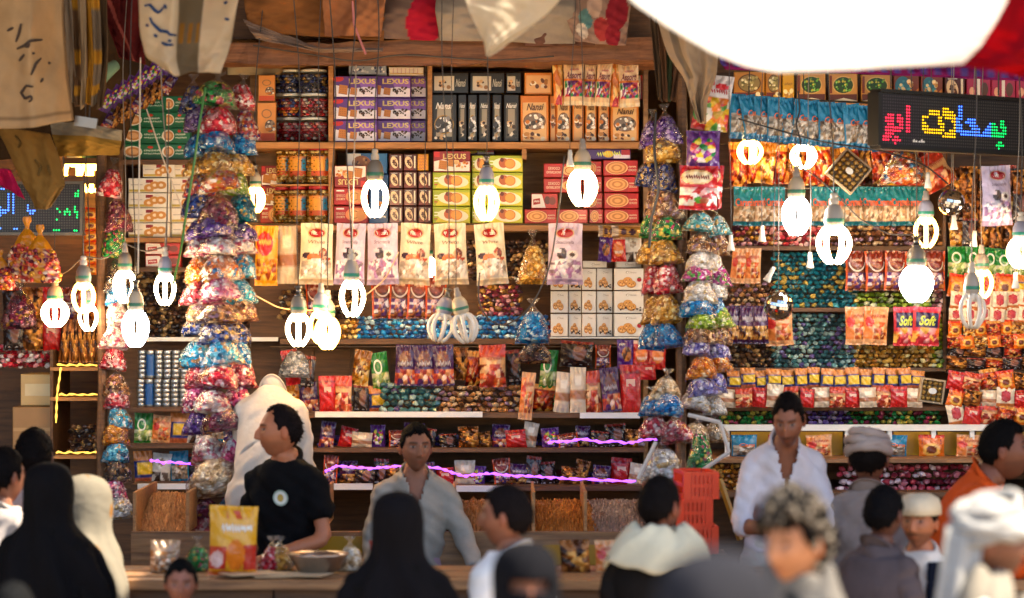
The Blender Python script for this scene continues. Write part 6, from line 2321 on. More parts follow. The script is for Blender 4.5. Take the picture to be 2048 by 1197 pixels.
# things stored on top of the beam: folded cloths
for i, (rows, c, lb, cf) in enumerate((
        ([[(484, -60, 14.0), (760, -60, 14.0)], [(490, 20, 13.95), (770, 10, 13.95)], [(500, 62, 13.97), (768, 84, 13.97)]], '#8a5a34', "brown folded cloth with a grey patch on the roof beam, left bundle", None),
        ([[(650, -60, 13.9), (780, -60, 13.9)], [(645, 12, 13.88), (770, 12, 13.88)], [(650, 72, 13.9), (762, 74, 13.9)]], '#a06a4a', "terracotta folded cloth on the roof beam", None),
        ([[(755, -60, 14.0), (1000, -60, 14.0)], [(755, 20, 13.95), (980, 20, 13.95)], [(755, 78, 13.97), (970, 84, 13.97)]], '#7a6258', "mauve grey folded cloth on the roof beam with a red patch", lambda c, s, t: c.__setitem__(((s - .42) / .16) ** 2 + ((t - .72) / .42) ** 2 < 1, hx('#a81c34'))),
        ([[(880, -60, 13.98), (1150, -60, 13.98)], [(870, 20, 13.9), (1150, 10, 13.9)], [(880, 82, 13.95), (1150, 88, 13.95)]], '#94887c', "pale grey cloth on the roof beam behind the cream flap", None),
        ([[(1060, -60, 14.02), (1200, -60, 14.02)], [(1060, 30, 13.96), (1180, 30, 13.96)], [(1050, 92, 13.98), (1190, 92, 13.98)]], '#6a4a40', "brown folded cloth on the roof beam right of the cream flap", None),
        ([[(1125, -60, 13.9), (1270, -60, 13.9)], [(1130, 30, 13.88), (1260, 30, 13.88)], [(1150, 84, 13.9), (1250, 92, 13.9)]], '#94786a', "flowered cloth bundle at the right end of the roof beam", lambda c, s, t: [c.__setitem__(((s - a) ** 2 + ((t - b) * .7) ** 2 < r), hx(k)) for a, b, r, k in ((.3, .6, .012, '#5a8080'), (.55, .75, .02, '#a03838'), (.8, .5, .03, '#8a2430'), (.75, .85, .02, '#8a2430'), (.2, .8, .01, '#c8b8a8'), (.45, .4, .012, '#b89a88'))]),
        ([[(486, 40, 13.93), (640, 96, 13.9), (766, 98, 13.93)], [(500, 60, 13.9), (640, 102, 13.88), (766, 102, 13.9)], [(512, 78, 13.93), (640, 104, 13.9), (764, 104, 13.93)]], '#8a7468', "greyish patterned cloth edge drooping over the roof beam", None))):
    cloth("folded_cloth", lb, rows, c, fold=.025, nf=3, seed=40 + i, colfn=cf)
slab("canopy_back", -2.2, 1.0, 14.25, 14.3, P(0, 84, 14.2)[2] + .02, P(0, -120, 14.2)[2], "wood_dark", label="dark boards behind the folded cloths above the roof beam", cat="boards")
cloth("plain_ceiling_cloth", "pale plaster strip under the roof beam at the left", [[(455, 100, 14.6), (610, 105, 14.6)], [(455, 150, 14.62), (560, 150, 14.62)]], '#a8987c', nx=12, nz=8, fold=.004, nf=2, seed=60)


# ------------------------------------------------------------------ people
def remesh(mb, voxel, it=3):
    me = mb.mesh("tmp", "skin")
    ob = link(bpy.data.objects.new("tmp", me))
    r = ob.modifiers.new("r", 'REMESH')
    r.mode = 'VOXEL'
    r.voxel_size = voxel
    s = ob.modifiers.new("s", 'SMOOTH')
    s.iterations = it
    s.factor = .5
    dg = bpy.context.evaluated_depsgraph_get()
    ev = ob.evaluated_get(dg)
    e = ev.to_mesh()
    V = np.zeros(len(e.vertices) * 3)
    e.vertices.foreach_get("co", V)
    Fc = [list(p.vertices) for p in e.polygons]
    ev.to_mesh_clear()
    bpy.data.objects.remove(ob)
    bpy.data.meshes.remove(me)
    return V.reshape(-1, 3), Fc


def sm(x, a, b):
    t = np.clip((x - a) / (b - a), 0, 1)
    return t * t * (3 - 2 * t)


def gs(x, c, s):
    return np.exp(-((x - c) / s) ** 2)


NT, NP = 60, 60


def skull(off=0.0):
    t = np.linspace(-np.pi, np.pi, NT, endpoint=False)
    th = t - .5 * np.sin(t)
    ph = np.linspace(.03, np.pi - .03, NP)
    th, ph = np.meshgrid(th, ph)
    x, y, z = np.sin(ph) * np.sin(th), -np.sin(ph) * np.cos(th), np.cos(ph)
    x, y, z = x * (.075 + off), y * (.096 + off), z * (.116 + off)
    k = np.clip((-z - .005) / .11, 0, 1)
    x = x * (1 - .36 * k ** 1.4)
    y = np.where(y > 0, y * (1 - .5 * k), y * (1 - .06 * k) - .006 * k)
    y = np.where(y > 0, y * 1.04, y)
    return x, y, z


def head(m, skin, hairc, beard=0.0, face=True):
    x, y, z = skull()
    fr = sm(-y, .0, .03)
    ax = np.abs(x)
    rid = gs(x, 0, .011) * (sm(z, -.040, -.030)) * (1 - sm(z, .0, .035))
    d = rid * (.012 + .016 * np.clip((.03 - z) / .06, 0, 1)) + .005 * gs(ax, .012, .007) * gs(z, -.032, .008)
    d += -.011 * gs(ax, .031, .017) * gs(z, .014, .012) + .006 * gs(ax, .028, .024) * gs(z, .036, .008)
    d += .005 * gs(ax, .045, .018) * gs(z, -.018, .02)
    d += .007 * gs(x, 0, .024) * gs(z, -.060, .012) - .005 * gs(x, 0, .022) * gs(z, -.060, .0035) + .008 * gs(x, 0, .02) * gs(z, -.100, .016)
    Y = y - d * fr
    C = np.zeros(x.shape + (3,))
    sk = hx(skin)
    C[:] = sk
    if face:
        hc = hx(hairc)
        def bl(w, c):
            C[:] = C * (1 - w[..., None]) + c * w[..., None]
        bl(.6 * gs(x, 0, .024) * gs(z, -.060, .008) * fr, sk * np.array([.8, .45, .4]))
        bl(.35 * gs(ax, .031, .018) * gs(z, .010, .012) * fr, sk * .4)
        if beard:
            wb = sm(-z, .030, .052) * sm(.03 - y, 0, .03) + .9 * gs(x, 0, .028) * gs(z, -.046, .006) * fr
            wb = wb * (1 - gs(x, 0, .02) * gs(z, -.060, .007))
            bl(np.clip(beard * wb, 0, 1), hc)
        bl(((ax - .031) ** 2 / .014 ** 2 + (z - .014) ** 2 / .0055 ** 2 < 1) * fr * .8, np.array([.22, .19, .17]))
        bl(((ax - .031) ** 2 / .0065 ** 2 + (z - .014) ** 2 / .0065 ** 2 < 1) * fr, np.array([.015, .01, .008]))
        bl(.9 * gs(z, .034 - .15 * (ax - .03) ** 2 / .02, .0045) * sm(ax, .008, .014) * (1 - sm(ax, .046, .054)) * fr, hc)
    G = np.stack([x, Y, z], -1)
    m.grid(G, C, wrap=True, flip=True)
    for sx in (-1, 1):
        a = np.linspace(0, np.pi, 9)
        E = MB().lathe([(math.sin(q), math.cos(q)) for q in np.linspace(.05, 3.09, 10)], 12)
        V = E.v[0] * np.array([.010, .019, .033])
        V = V @ np.array(Euler((.15, 0, -sx * .35)).to_matrix()).T + np.array([sx * .077, .012, -.002])
        m.add(V, E.f, sk * np.array([1, .85, .8]))
    return m


def hair_mesh(style, hc, seed=1):
    g = np.random.default_rng(seed)
    x, y, z = skull()
    th = np.arctan2(np.abs(x), -y)                    # 0 front, pi back
    line = np.interp(th, [0, .5, .9, 1.15, 1.4, 1.75, 2.2, np.pi], {"short": [.070, .066, .050, .015, -.012, .006, -.050, -.070], "receding": [.082, .098, .085, .03, -.005, .006, -.055, -.075], "curly": [.050, .050, .045, .01, -.02, .006, -.055, -.08]}[style])
    jl = g.normal(0, .004, x.shape[1])
    line = line + jl[None, :] + .006 * np.sin(np.arctan2(x, -y) * 9 + seed)
    w = sm(z, line - .004, line + .022)
    nz = g.normal(0, 1, x.shape)
    amt = {"short": .011, "receding": .008, "curly": .020}[style]
    o = -.010 + (amt + .010) * w * (1 + .10 * nz) + .004 * w * sm(z, .04, .1)
    n = np.sqrt(x ** 2 + y ** 2 + z ** 2)
    f = 1 + o / n
    m = MB()
    m.grid(np.stack([x * f, y * f, z * f], -1), hx(hc), wrap=True, flip=True)
    idx = np.argwhere(w > .35)
    for q in range(520 if style != "curly" else 60):
        i, j = idx[g.integers(len(idx))]
        p = np.array([x[i, j], y[i, j], z[i, j]])
        nn = p / n[i, j]
        d = nn * .6 + np.array([g.normal(0, .5), .5 + g.normal(0, .4), -.35 + g.normal(0, .4)])
        d /= np.linalg.norm(d)
        b0 = p + nn * (amt * .4)
        sd = np.cross(d, nn)
        sd = sd / (np.linalg.norm(sd) + 1e-6) * .0045
        ln = g.uniform(.010, .019)
        m.add(np.array([b0 - sd, b0 + sd, b0 + nn * .006, b0 + d * ln + nn * .004]), [[0, 1, 3], [1, 2, 3], [2, 0, 3]], hx(hc) * g.uniform(.6, 2.0))
    if style == "curly":
        idx = np.argwhere(w > .6)
        for q in range(190):
            i, j = idx[g.integers(len(idx))]
            p = np.array([x[i, j], y[i, j], z[i, j]]) * (1 + g.uniform(.02, .042) / n[i, j])
            a = np.linspace(0, g.uniform(4, 7), 9)
            R = np.array(Euler(g.uniform(0, 6, 3)).to_matrix())
            c = (np.stack([np.cos(a), np.sin(a), a * .12], -1) * g.uniform(.011, .015)) @ R.T + p
            m.tube(c, .0075, 6, hx('#0c0908') if g.uniform() < .55 else hx('#74685a') * g.uniform(.7, 1.1))
    return m.mesh("hair", "hair", True)


def hand(m, w, d, side, skin, spread=.25, curl=.5):
    """palm and five fingers from wrist w pointing along d"""
    d = Vector(d).normalized()
    up = Vector((0, 0, 1))
    lat = d.cross(up)
    if lat.length < .2:
        lat = Vector((1, 0, 0))
    lat.normalize()
    nrm = lat.cross(d).normalized()
    w = Vector(w)
    sk = hx(skin)
    P0 = [w, w + d * .03, w + d * .07, w + d * .092]
    E = MB().tube([list(q) for q in P0], [.026, .034, .038, .030], 10, sk)
    V = E.v[0] - np.array(w)
    nn = np.array(nrm)
    V = V - np.outer(V @ nn, nn) * .45
    m.add(V + np.array(w), E.f, sk)
    for k, (o, ln) in enumerate(((-.027, .066), (-.009, .078), (.010, .074), (.027, .058))):
        b = w + d * .085 + lat * o
        pts = [b]
        dir_ = (d + lat * o * spread * 6).normalized()
        for s_ in range(3):
            dir_ = (dir_ - nrm * curl * .55).normalized()
            pts.append(pts[-1] + dir_ * ln * (.42, .32, .26)[s_])
        m.tube([list(q) for q in pts], [.0095, .009, .0082, .0062], 8, sk)
    b = w + d * .028 + lat * side * .026
    t1 = (d * .7 + lat * side * .8 - nrm * .2).normalized()
    t2 = (d * .95 + lat * side * .25 - nrm * .2).normalized()
    m.tube([list(b), list(b + t1 * .035), list(b + t1 * .035 + t2 * .03), list(b + t1 * .035 + t2 * .052)], [.013, .0115, .010, .007], 8, sk)


RINGS = [(.78, .150, .115), (.92, .160, .122), (1.05, .138, .105), (1.2, .152, .115), (1.31, .162, .110), (1.375, .158, .092), (1.43, .118, .078), (1.475, .076, .066), (1.53, .055, .058)]


def torso(m, inf, top, bend, bot=.78, depth=1.0):
    R = [r for r in RINGS if bot <= r[0] <= top]
    a = np.linspace(0, 2 * np.pi, 28, endpoint=False)
    G = np.array([[[(hw + inf) * math.copysign(abs(math.cos(q)) ** .8, math.cos(q)), (hd + inf) * depth * math.sin(q), zz] for q in a] for zz, hw, hd in R])
    b0 = m.n
    m.grid(bend(G.reshape(-1, 3)).reshape(G.shape), (.5, .5, .5), wrap=True)
    n = len(a)
    m.f.append([b0 + i for i in range(n)][::-1])
    m.f.append([b0 + (len(R) - 1) * n + i for i in range(n)])
    m.mi += [0, 0]


def limb(m, pts, rad):
    pts = np.array(pts, float)
    t = np.linspace(0, 1, len(pts))
    tt = np.linspace(0, 1, 14)
    q = np.stack([np.interp(tt, t, pts[:, k]) for k in range(3)], -1)
    m.tube(q, np.interp(tt, np.linspace(0, 1, len(rad)), rad), 14)


ARM = dict(hang=((.235, .03, 1.12), (.245, -.05, .88)), fwd=((.235, .02, 1.14), (.16, -.24, 1.10)), across=((.24, .0, 1.13), (.05, -.24, 1.10)), down=((.25, -.08, 1.14), (.22, -.26, .93)), raised=((.24, -.1, 1.16), (.13, -.28, 1.25)), reach=((.27, -.05, 1.16), (.30, -.28, 1.02)))


def person(u, v, y, heading, label, skin='#7a4a30', hair="short", hairc='#120c0a', beard=0.0, shirt='#888888', sleeve=1.0, lower='#4a4038', robe=False,
           arms=("hang", "hang"), vneck=0.0, lean=0.0, hyaw=0.0, hpitch=0.0, floor=0.0, smat="cloth", face=True, extra=None, seed=1, shirt_name="shirt", stand=None, wscale=1.0, hdrop=(0, 0, 0)):
    g = np.random.default_rng(seed)
    ca, sa = math.cos(lean), math.sin(lean)

    def bend(V):
        V = np.array(V, float).reshape(-1, 3)
        w = sm(V[:, 2], .86, 1.12)
        a = lean * w
        dz = V[:, 2] - .95
        out = V.copy()
        out[:, 1] = V[:, 1] * np.cos(a) - dz * np.sin(a)
        out[:, 2] = .95 + V[:, 1] * np.sin(a) + dz * np.cos(a)
        return out
    hc = bend([[0, -.028, 1.602]])[0] + np.array(hdrop)
    HR = np.array(Euler((hpitch, 0, hyaw)).to_matrix())
    # body
    b = MB()
    torso(b, -.012, 1.54, bend)
    A = []
    for sx, nm in ((-1, arms[0]), (1, arms[1])):
        e, w = ARM[nm] if isinstance(nm, str) else nm
        e, w = np.array(e) * [sx, 1, 1], np.array(w) * [sx, 1, 1]
        s0 = bend([[sx * .158, 0, 1.365]])[0]
        sh = s0 - np.array([sx * .175, 0, 1.385])
        e, w = e + sh, w + sh
        A.append((s0, e, w, sx))
        limb(b, [bend([[sx * .08, 0, 1.40]])[0], s0, (s0 + e) / 2, e], [.044, .046, .040, .036])
        limb(b, [e, (e * .6 + w * .4), w], [.036, .038, .026] if sleeve < .8 else [.034, .030, .024])
        limb(b, [[sx * .085, 0, .88], [sx * .10, -.01, .50], [sx * .10, .02, .09]], [.092, .062, .045])
        limb(b, [[sx * .10, .04, .05], [sx * .105, -.13, .035]], [.045, .038])
    limb(b, [bend([[0, .01, 1.44]])[0], hc + HR @ np.array([0, .028, -.08])], [.060, .056])
    V, Fc = remesh(b, .017)
    m = MB().add(V, Fc, hx(skin))
    hm = head(MB(), skin, hairc, beard, face)
    o_ = 0
    for Vp, Cp in zip(hm.v, hm.c):
        m.v.append(Vp @ HR.T + hc)
        m.c.append(Cp)
    m.f += [[i + m.n for i in q] for q in hm.f]
    m.mi += [0] * len(hm.f)
    m.n += hm.n
    for s0, e, w, sx in A:
        hand(m, w, w - e, -sx, skin)
    p = P(u, v, y)
    s = (p[2] - floor) / hc[2]
    if stand:
        s, dz = stand, p[2] - stand * hc[2]
    else:
        dz = floor
    Rz = np.array(Euler((0, 0, heading)).to_matrix())
    off = Rz @ (hc * np.array([s * wscale, s * wscale, s]))
    o = put("person", m.mesh("person", "skin", True), loc=(p[0] - off[0], y - off[1], dz), rot=(0, 0, heading), scale=(s * wscale, s * wscale, s), label=label, cat="person")
    # shirt
    if shirt:
        c = MB()
        torso(c, .012, 1.48, bend, .92 if not robe else .78)
        if robe:
            a = np.linspace(0, 2 * np.pi, 40, endpoint=False)
            G = np.array([[[hw * math.cos(q) * (1 + .05 * math.sin(q * 9)), hd * math.sin(q) * (1 + .05 * math.sin(q * 9)), zz] for q in a] for zz, hw, hd in ((.06, .26, .22), (.4, .23, .19), (.8, .185, .15), (1.0, .17, .135))])
            c.grid(G, (.5, .5, .5), wrap=True)
            n0 = c.n - 160
            c.f += [[n0 + i for i in range(40)][::-1], [n0 + 120 + i for i in range(40)]]
            c.mi += [0, 0]
        for s0, e, w, sx in A:
            limb(c, [bend([[sx * .07, 0, 1.41]])[0], s0, (s0 + e) / 2, e] if sleeve > .5 else [bend([[sx * .07, 0, 1.41]])[0], s0, s0 * .35 + e * .65], [.060, .066, .058, .052] if sleeve > .5 else [.060, .067, .064])
            if sleeve > .8:
                limb(c, [e, e * .5 + w * .5, e * .08 + w * .92], [.052, .048, .040])
            elif sleeve > .5:
                limb(c, [e, e * .7 + w * .3], [.052, .050])
        V, Fc = remesh(c, .014, 4)
        ph = g.uniform(0, 6, 5)
        wr = .006 * np.sin(V[:, 2] * 42 + 5 * np.sin(V[:, 0] * 9 + ph[0]) + ph[1]) + .005 * np.sin(V[:, 0] * 38 + V[:, 2] * 25 + ph[2]) + .003 * np.sin(V[:, 2] * 95 + V[:, 0] * 60 + ph[3])
        V = V + np.stack([wr * .6 * np.sign(V[:, 0]), wr * np.where(V[:, 1] < 0, -1, 1), wr * .3], -1)
        if vneck:
            W0 = bend([[0, 0, 1.47]])[0][2]
            cen = np.array([V[q].mean(0) for q in Fc])
            cut = (cen[:, 2] > W0 - vneck) & (cen[:, 1] < hc[1] + .06) & (np.abs(cen[:, 0]) < .062 * (cen[:, 2] - W0 + vneck) / vneck + .004)
            Fc = [q for q, k_ in zip(Fc, cut) if not k_]
        sho = put(shirt_name, MB().add(V, Fc, hx(shirt)).mesh(shirt_name, smat, True), o)
        if vneck:
            sho.modifiers.new("t", 'SOLIDIFY').thickness = .004
        # collar
        cm = MB()
        a = np.linspace(-2.5, 2.5, 26) if not vneck else np.linspace(-2.15, 2.15, 26)
        G = np.array([[[(r_) * math.sin(q), r_ * .95 * math.cos(q) + .0, zz + .025 * math.cos(q) * k] for q in a] for k, (r_, zz) in enumerate(((.074, 1.45), (.070, 1.485), (.078, 1.475), (.088, 1.45)))])
        cm.grid(bend(G.reshape(-1, 3)).reshape(G.shape), hx(shirt) * .92)
        put("collar", cm.mesh("collar", smat, True), sho).modifiers.new("t", 'SOLIDIFY').thickness = .004
    if lower and not robe:
        c = MB()
        torso(c, .012, 1.06, lambda q: np.array(q, float).reshape(-1, 3))
        for sx in (-1, 1):
            limb(c, [[sx * .085, 0, .90], [sx * .10, -.01, .50], [sx * .10, .02, .08]], [.11, .084, .07])
        V, Fc = remesh(c, .02, 3)
        put("trousers", MB().add(V, Fc, hx(lower)).mesh("trousers", "cloth", True), o)
    HM_ = Matrix.LocRotScale(Vector(hc), Euler((hpitch, 0, hyaw)), None)

    def onhead(name, me):
        q = put(name, me, o)
        q.location = hc
        q.rotation_euler = (hpitch, 0, hyaw)
        return q
    if hair:
        onhead("hair", hair_mesh(hair, hairc, seed))
    if extra:
        extra(o, onhead, bend, hc)
    return o


def turban(onhead, col, tail=None, seed=1, size=1.0, mat="cloth", band=None, patt=None):
    g = np.random.default_rng(seed)
    m = MB()
    for k in range(7):
        a = np.linspace(0, 2 * np.pi * 1.08, 44) + g.uniform(0, 6)
        tilt, ti2 = g.uniform(-.35, .35), g.uniform(-.3, .3)
        R = np.array([.084, .106]) * size * (1 - .32 * (k / 7) ** 2) + g.normal(0, .003, 2)
        z = .032 + .013 * k + tilt * .09 * np.cos(a) + ti2 * .09 * np.sin(a)
        a = np.linspace(a[0], a[-1], 90 if patt else 44)
        z = np.interp(np.linspace(0, 1, len(a)), np.linspace(0, 1, len(z)), z)
        pts = np.stack([R[0] * np.cos(a), R[1] * np.sin(a) + .006, z], -1)
        m.tube(pts, (.019 - .0005 * k) * size * (1 + .18 * np.sin(a * 5 + k)), 9, hx(band) if band and k % 3 == 1 else hx(col) * g.uniform(.88, 1.06))
    m.lathe([(.09 * size * math.sin(q), .115 * size * math.cos(q)) for q in np.linspace(.02, 1.35, 9)], 24, hx(col), (0, .006, .02), 0, 1, 1.15)
    def blot(V, C):
        q = V * 150
        w = np.sin(q[:, 0] + 2 * np.sin(q[:, 2] * .6)) * np.sin(q[:, 1] * 1.1 + 1.5 * np.sin(q[:, 0] * .5)) + np.sin(q[:, 2] * 1.2 + q[:, 1] * .4)
        C[w > .1] = hx(patt)
    if patt:
        for V, C in zip(m.v, m.c):
            blot(V, C)
    onhead("turban", m.mesh("turban", mat, True))
    if tail:
        n, k = 24, 60
        s_, t_ = np.meshgrid(np.linspace(0, 1, n), np.linspace(0, 1, k))
        x = tail * (.075 + .04 * np.sin(t_ * 2.2)) + .01 * np.sin(s_ * 9)
        yv = (s_ - .25) * .11 + .055 + .05 * t_
        z = .04 - t_ * .34 + .01 * np.sin(s_ * 8)
        G = np.stack([x, yv, z], -1)
        ct = np.tile(hx(col), (n * k, 1))
        if patt:
            blot(G.reshape(-1, 3), ct)
        q = onhead("turban_tail", MB().grid(G, ct).mesh("turban_tail", mat, True))
        q.modifiers.new("t", 'SOLIDIFY').thickness = .006


def veil(o, onhead, hc, col, mat="cloth", slit=False, prof=None, name="veil", seed=1, face_open=False, tone=None):
    """cloth falling from the crown over the shoulders to the ground, around the head centre"""
    g = np.random.default_rng(seed)
    H = hc[2]
    pr = prof or [(.138, .012, .012, 0), (.130, .055, .062, 0), (.105, .085, .100, 0), (.06, .101, .121, 0), (0, .104, .125, 0), (-.07, .102, .12, 0), (-.13, .112, .12, .0), (-.18, .165, .135, .0), (-.24, .222, .155, .0), (-.36, .262, .185, 0), (-.6, .28, .21, 0), (-.9, .30, .24, 0), (-1.2, .33, .28, 0), (-H + .03, .36, .32, 0)]
    pr = np.array(pr)
    n, k = 96, 110
    z = np.interp(np.linspace(0, 1, k) ** 1.3, np.linspace(0, 1, k), np.linspace(pr[0, 0], pr[-1, 0], k))
    rx = np.interp(-z, -pr[:, 0], pr[:, 1])
    ry = np.interp(-z, -pr[:, 0], pr[:, 2])
    for _ in range(3):
        rx[1:-1] = (rx[:-2] + rx[1:-1] * 2 + rx[2:]) / 4
        ry[1:-1] = (ry[:-2] + ry[1:-1] * 2 + ry[2:]) / 4
    a = np.linspace(0, 2 * np.pi, n, endpoint=False)
    ph = g.uniform(0, 6, 5)
    A, Z = np.meshgrid(a, z)
    dn = sm(-Z, -.02, .5)
    fold = 1 + (.05 + .09 * dn) * sm(-Z, -.06, .2) * np.sin(A * 6 + ph[0] + 2.4 * np.sin(Z * 6 + A)) + .05 * dn * np.sin(A * 14 + ph[1] + Z * 7 + np.sin(A * 3)) + .02 * dn * np.abs(np.sin(A * 11 + Z * 13 + ph[4])) + .014 * np.sin(A * 5 + Z * 26 + ph[2]) + .008 * np.sin(A * 11 - Z * 40 + ph[3])
    X = rx[:, None] * np.cos(A) * fold
    Y = ry[:, None] * np.sin(A) * fold + .005
    G = np.stack([X, Y, Z], -1)
    Fc = grid_faces(k, n, True)[:, ::-1]
    if slit or face_open:
        V = G.reshape(-1, 3)
        c = V[Fc].mean(1)
        zz0, zz1, xx = (-.006, .034, .062) if slit else (-.09, .075, .066)
        Fc = Fc[~((c[:, 1] < -.03) & (np.abs(c[:, 0]) < xx) & (c[:, 2] > zz0) & (c[:, 2] < zz1))]
    cc = np.zeros(G.shape)
    cc[:] = hx(col)
    if tone:
        tone(cc, A, Z)
    q = put(name, MB().add(G.reshape(-1, 3), Fc, cc.reshape(-1, 3)).mesh(name, mat, True), o, loc=hc)
    q.modifiers.new("t", 'SOLIDIFY').thickness = .006
    return q


def shawl(o, bend, col, name="scarf", seed=1, drop=.35, side=-1, mat="cloth", wid=1.0):
    """scarf round the neck and shoulders with one end falling in front"""
    g = np.random.default_rng(seed)
    n, k = 60, 16
    a = np.linspace(0, 2 * np.pi, n, endpoint=False)
    G = np.zeros((k, n, 3))
    for i in range(k):
        t = i / (k - 1)
        r = np.interp(t, [0, .35, .7, 1], [.075, .10, .165 * wid, .205 * wid])
        z = np.interp(t, [0, .35, .7, 1], [1.50, 1.525, 1.455, 1.37])
        G[i, :, 0] = r * np.cos(a) * (1 + .03 * np.sin(a * 6 + t * 4))
        G[i, :, 1] = r * .68 * np.sin(a) * (1 + .05 * np.sin(a * 5 + t * 7)) + .01
        G[i, :, 2] = z + .015 * np.sin(a * 4 + t * 5) + .008 * np.sin(a * 9 + t * 9)
    m = MB().grid(bend(G.reshape(-1, 3)).reshape(G.shape), hx(col), wrap=True)
    q = put(name, m.mesh(name, mat, True), o)
    q.modifiers.new("t", 'SOLIDIFY').thickness = .008
    s_, t_ = np.meshgrid(np.linspace(0, 1, 14), np.linspace(0, 1, 26))
    for yy in (-1, 1):
        G = np.stack([side * .13 + (s_ - .5) * (.12 - .07 * t_) + .01 * np.sin(t_ * 6), yy * (.125 + .012 * np.sin(s_ * 9 + t_ * 3)) + .0 * s_, 1.46 - t_ * drop], -1)
        q = put(name + "_end", MB().grid(bend(G.reshape(-1, 3)).reshape(G.shape), hx(col) * .97).mesh(name + "_end", mat, True), o)
        q.modifiers.new("t", 'SOLIDIFY').thickness = .006
        break


PI = math.pi


def jacket(col, name="jacket", open_=True):
    def f(o, onhead, bend, hc):
        c = MB()
        torso(c, .032, 1.44, bend, .78)
        V, Fc = remesh(c, .016, 3)
        Fc = [q for q in Fc if not (open_ and np.mean(V[q][:, 1]) < -.02 and abs(np.mean(V[q][:, 0])) < .05 + .04 * (np.mean(V[q][:, 2]) - 1.1))]
        put(name, MB().add(V, Fc, hx(col)).mesh(name, "cloth", True), o).modifiers.new("t", 'SOLIDIFY').thickness = .008
    return f


def combo(*fs):
    def f(*a):
        for q in fs:
            q(*a)
    return f


FL = .18
# vendors behind the counter
def emblem(o, onhead, bend, hc):
    a = Art(.075, .075, 0)
    a.ell(.5, .5, .5, .5, hx('#9aa898'))
    a.ell(.5, .5, .40, .40, hx('#d8d8cc'))
    a.ell(.5, .5, .2, .24, hx('#b89a50'))
    put("emblem", a.m.mesh("emblem", "cloth"), next(c for c in o.children if c.name.startswith("shirt")), loc=(.07, -.175, 1.30), rot=(.1, 0, .25))


person(560, 864, 12.7, -PI * .17, "vendor in a black short sleeved shirt with a round emblem, looking sideways", '#b06c49', "receding", '#171010', .25, '#0e0d0f', .45, '#14141a', arms=("hang", ((.25, -.02, 1.13), (.10, -.25, 1.06))), hyaw=-.85, floor=FL, extra=emblem, seed=2, lean=.08, wscale=1.0)
person(562, 836, 13.62, PI * .94, "person in a white robe bending away behind the black shirted vendor", '#9c6242', "short", '#120c0a', 0, '#cdbfb0', 1.0, None, True, arms=(((.22, -.05, 1.10), (.22, -.12, .84)), ((.21, -.10, 1.14), (.14, -.3, 1.0))), lean=.62, hpitch=1.3, stand=1.08, seed=3, wscale=.80, hdrop=(0, -.06, -.2))
person(832, 897, 13.0, .12, "vendor in a loose grey shirt facing the street", '#8e5a42', "short", '#0e0a0a', .2, '#a0968a', 1.0, '#a88890', arms=("down", "reach"), vneck=.17, lean=.14, hyaw=.12, hpitch=.02, floor=FL, seed=4, wscale=.98)
person(1577, 842, 12.2, .1, "vendor in an open white shirt leaning over the right counter", '#89533b', "short", '#120c0a', .45, '#cfc6ca', .7, '#c8c0b8', arms=(((.25, -.02, 1.12), (.14, -.25, 1.12)), ((.26, -.06, 1.12), (.06, -.26, 1.13))), lean=.5, hpitch=.35, hyaw=-.35, vneck=.2, floor=.3, seed=5, wscale=.84)
# people by the stall
person(1738, 918, 12.3, PI * .92, "man in a grey turban and grey robe seen from behind", '#754936', "short", '#120c0a', 0, '#8a7a72', 1.0, None, True, floor=0, extra=lambda o, oh, b, h: turban(oh, '#a09088', seed=4, size=1.0), seed=6)
person(1768, 1030, 11.2, PI * .72, "dark haired man in a dark grey jacket beside the man in the cap", '#623d2f', "short", '#0c0a0c', .3, '#5a4e4e', 1.0, '#3a3438', hyaw=.3, seed=7, extra=jacket('#544a4c', open_=False))


def capf(o, onhead, bend, hc):
    m = MB().lathe([(.001, .135), (.05, .132), (.088, .112), (.099, .075), (.100, .04), (.094, .038)], 28, hx('#d8c4a4'), (0, .004, 0), 0, 1, 1.22)
    onhead("cap", m.mesh("cap", "cloth", True))
    jacket('#141826')(o, onhead, bend, hc)


person(1838, 1046, 11.45, -.35, "man in a pale cap, white shirt and navy jacket looking to the camera", '#b06c49', "short", '#120c0a', .5, '#d8cec4', 1.0, '#2a2a34', hyaw=-.1, extra=capf, seed=8)
person(2010, 902, 12.0, PI * .42, "man in an orange shirt seen in profile at the right edge", '#754531', "short", '#0a0808', .35, '#c84c18', 1.0, '#3a3030', hyaw=.1, floor=.1, seed=9, lean=.42, hpitch=-.1, arms=("fwd", "fwd"))
# front row
person(1012, 1036, 10.5, -PI * .72, "dark haired man in a white shirt and grey vest, turned to the left", '#9c6247', "short", '#160f0e', .2, '#dcd6d0', 1.0, '#3a3a3e', hyaw=.35, extra=jacket('#3c4248', "vest", False), seed=10)
person(1320, 1016, 10.9, PI * .95, "man from behind in a dark jacket with a cream scarf over his shoulders", '#89533d', "short", '#120d0c', .2, '#1e1a18', 1.0, '#2a2624', hyaw=-.45, extra=combo(jacket('#1c1816', open_=False), lambda o, oh, b, h: shawl(o, b, '#d8ccac', seed=3, drop=.42, side=1, wid=1.1)), seed=11)
person(795, 1052, 10.4, PI, "woman in a black veil and cloak before the grey shirted vendor", '#89533d', None, '#100c0c', 0, '#0c0a0a', 1.0, None, True, face=False, extra=lambda o, oh, b, h: veil(o, oh, h, '#0f0c0e', seed=2), seed=12, floor=0)
person(1052, 1176, 8.0, .12, "woman in a black face veil with only the eyes showing", '#9c6247', None, '#100c0c', 0, '#0c0a0a', 1.0, None, True, extra=lambda o, oh, b, h: veil(o, oh, h, '#0c0b0f', slit=True, seed=5), seed=13)
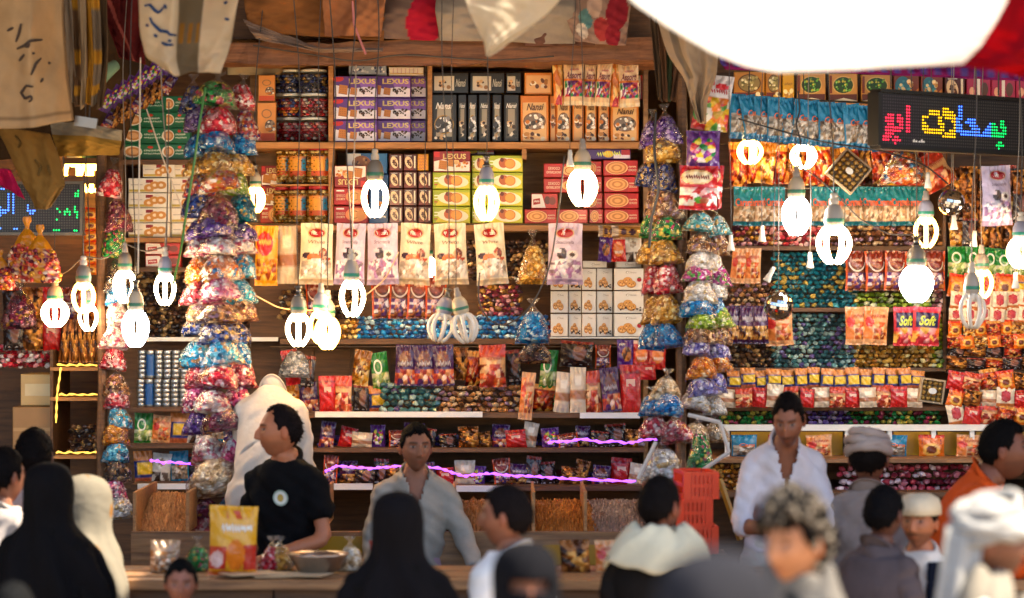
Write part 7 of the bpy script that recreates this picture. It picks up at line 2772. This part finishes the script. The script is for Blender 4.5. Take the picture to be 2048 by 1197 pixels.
person(98, 990, 11.4, PI * .9, "woman in a long black veil at the left, seen from behind", '#89533d', None, '#100c0c', 0, '#0c0a0a', 1.0, None, True, face=False, extra=lambda o, oh, b, h: veil(o, oh, h, '#0b090b', seed=8), seed=14)
person(172, 1010, 11.75, PI * .6, "person wrapped in a bright white shawl beside the black veiled woman", '#b07551', None, '#100c0c', 0, '#d8cab0', 1.0, None, True, face=False, extra=lambda o, oh, b, h: veil(o, oh, h, '#b4a994', mat="thin_cloth", seed=11, name="white_shawl", tone=lambda c, A, Z: c.__setitem__((np.sin(A * 3 + 1) * np.sin(Z * 17 + 2) > .86), hx('#c8924c'))), seed=15)
person(68, 916, 12.4, PI, "dark haired man in a pale shirt at the far left, seen from behind", '#623d2f', "short", '#0c0808', 0, '#a08a84', 1.0, '#4a4038', seed=16)
person(8, 955, 11.9, PI * .8, "person in a pale shirt cut by the left edge of the picture", '#895842', "short", '#0c0808', 0, '#b0a49c', 1.0, '#4a4038', seed=17)
person(362, 1168, 11.0, .1, "boy with short dark hair looking over the lower edge", '#895642', "short", '#0a0a0a', 0, '#4a4844', 1.0, '#3a3a3a', hpitch=.1, seed=18)
person(1590, 1088, 8.0, -.55, "man with mottled curly dark hair in the sun, looking left", '#c38258', "curly", '#1a120e', .15, '#2c2c2c', 1.0, '#3a3634', hyaw=-.25, hpitch=.12, extra=lambda o, oh, b, h: shawl(o, b, '#6a645c', seed=6, drop=.5, side=1, wid=.8), seed=19, wscale=.92)
person(1985, 1086, 8.5, PI * .42, "man in a white turban and shawl in the sun, seen in profile", '#7a4c36', None, '#100c0c', .4, '#d8cfc0', 1.0, '#3a3634', hyaw=.1, extra=combo(lambda o, oh, b, h: turban(oh, '#a39e96', tail=-1, seed=9, size=1.05), lambda o, oh, b, h: shawl(o, b, '#8a8070', seed=8, drop=.4, side=-1, wid=.85)), seed=20)
person(1435, 1262, 5.1, PI * .9, "person with a dark grey head cloth very close to the camera", '#754e3d', None, '#100c0c', 0, '#4a484c', 1.0, None, True, face=False, extra=lambda o, oh, b, h: veil(o, oh, h, '#242327', seed=21, name="head_cloth"), seed=21)
person(26, 1232, 9.0, PI, "dark head below the black veiled woman in the lower left corner", '#623d2f', "short", '#141414', 0, '#3a3a3a', 1.0, '#3a3a3a', seed=22)
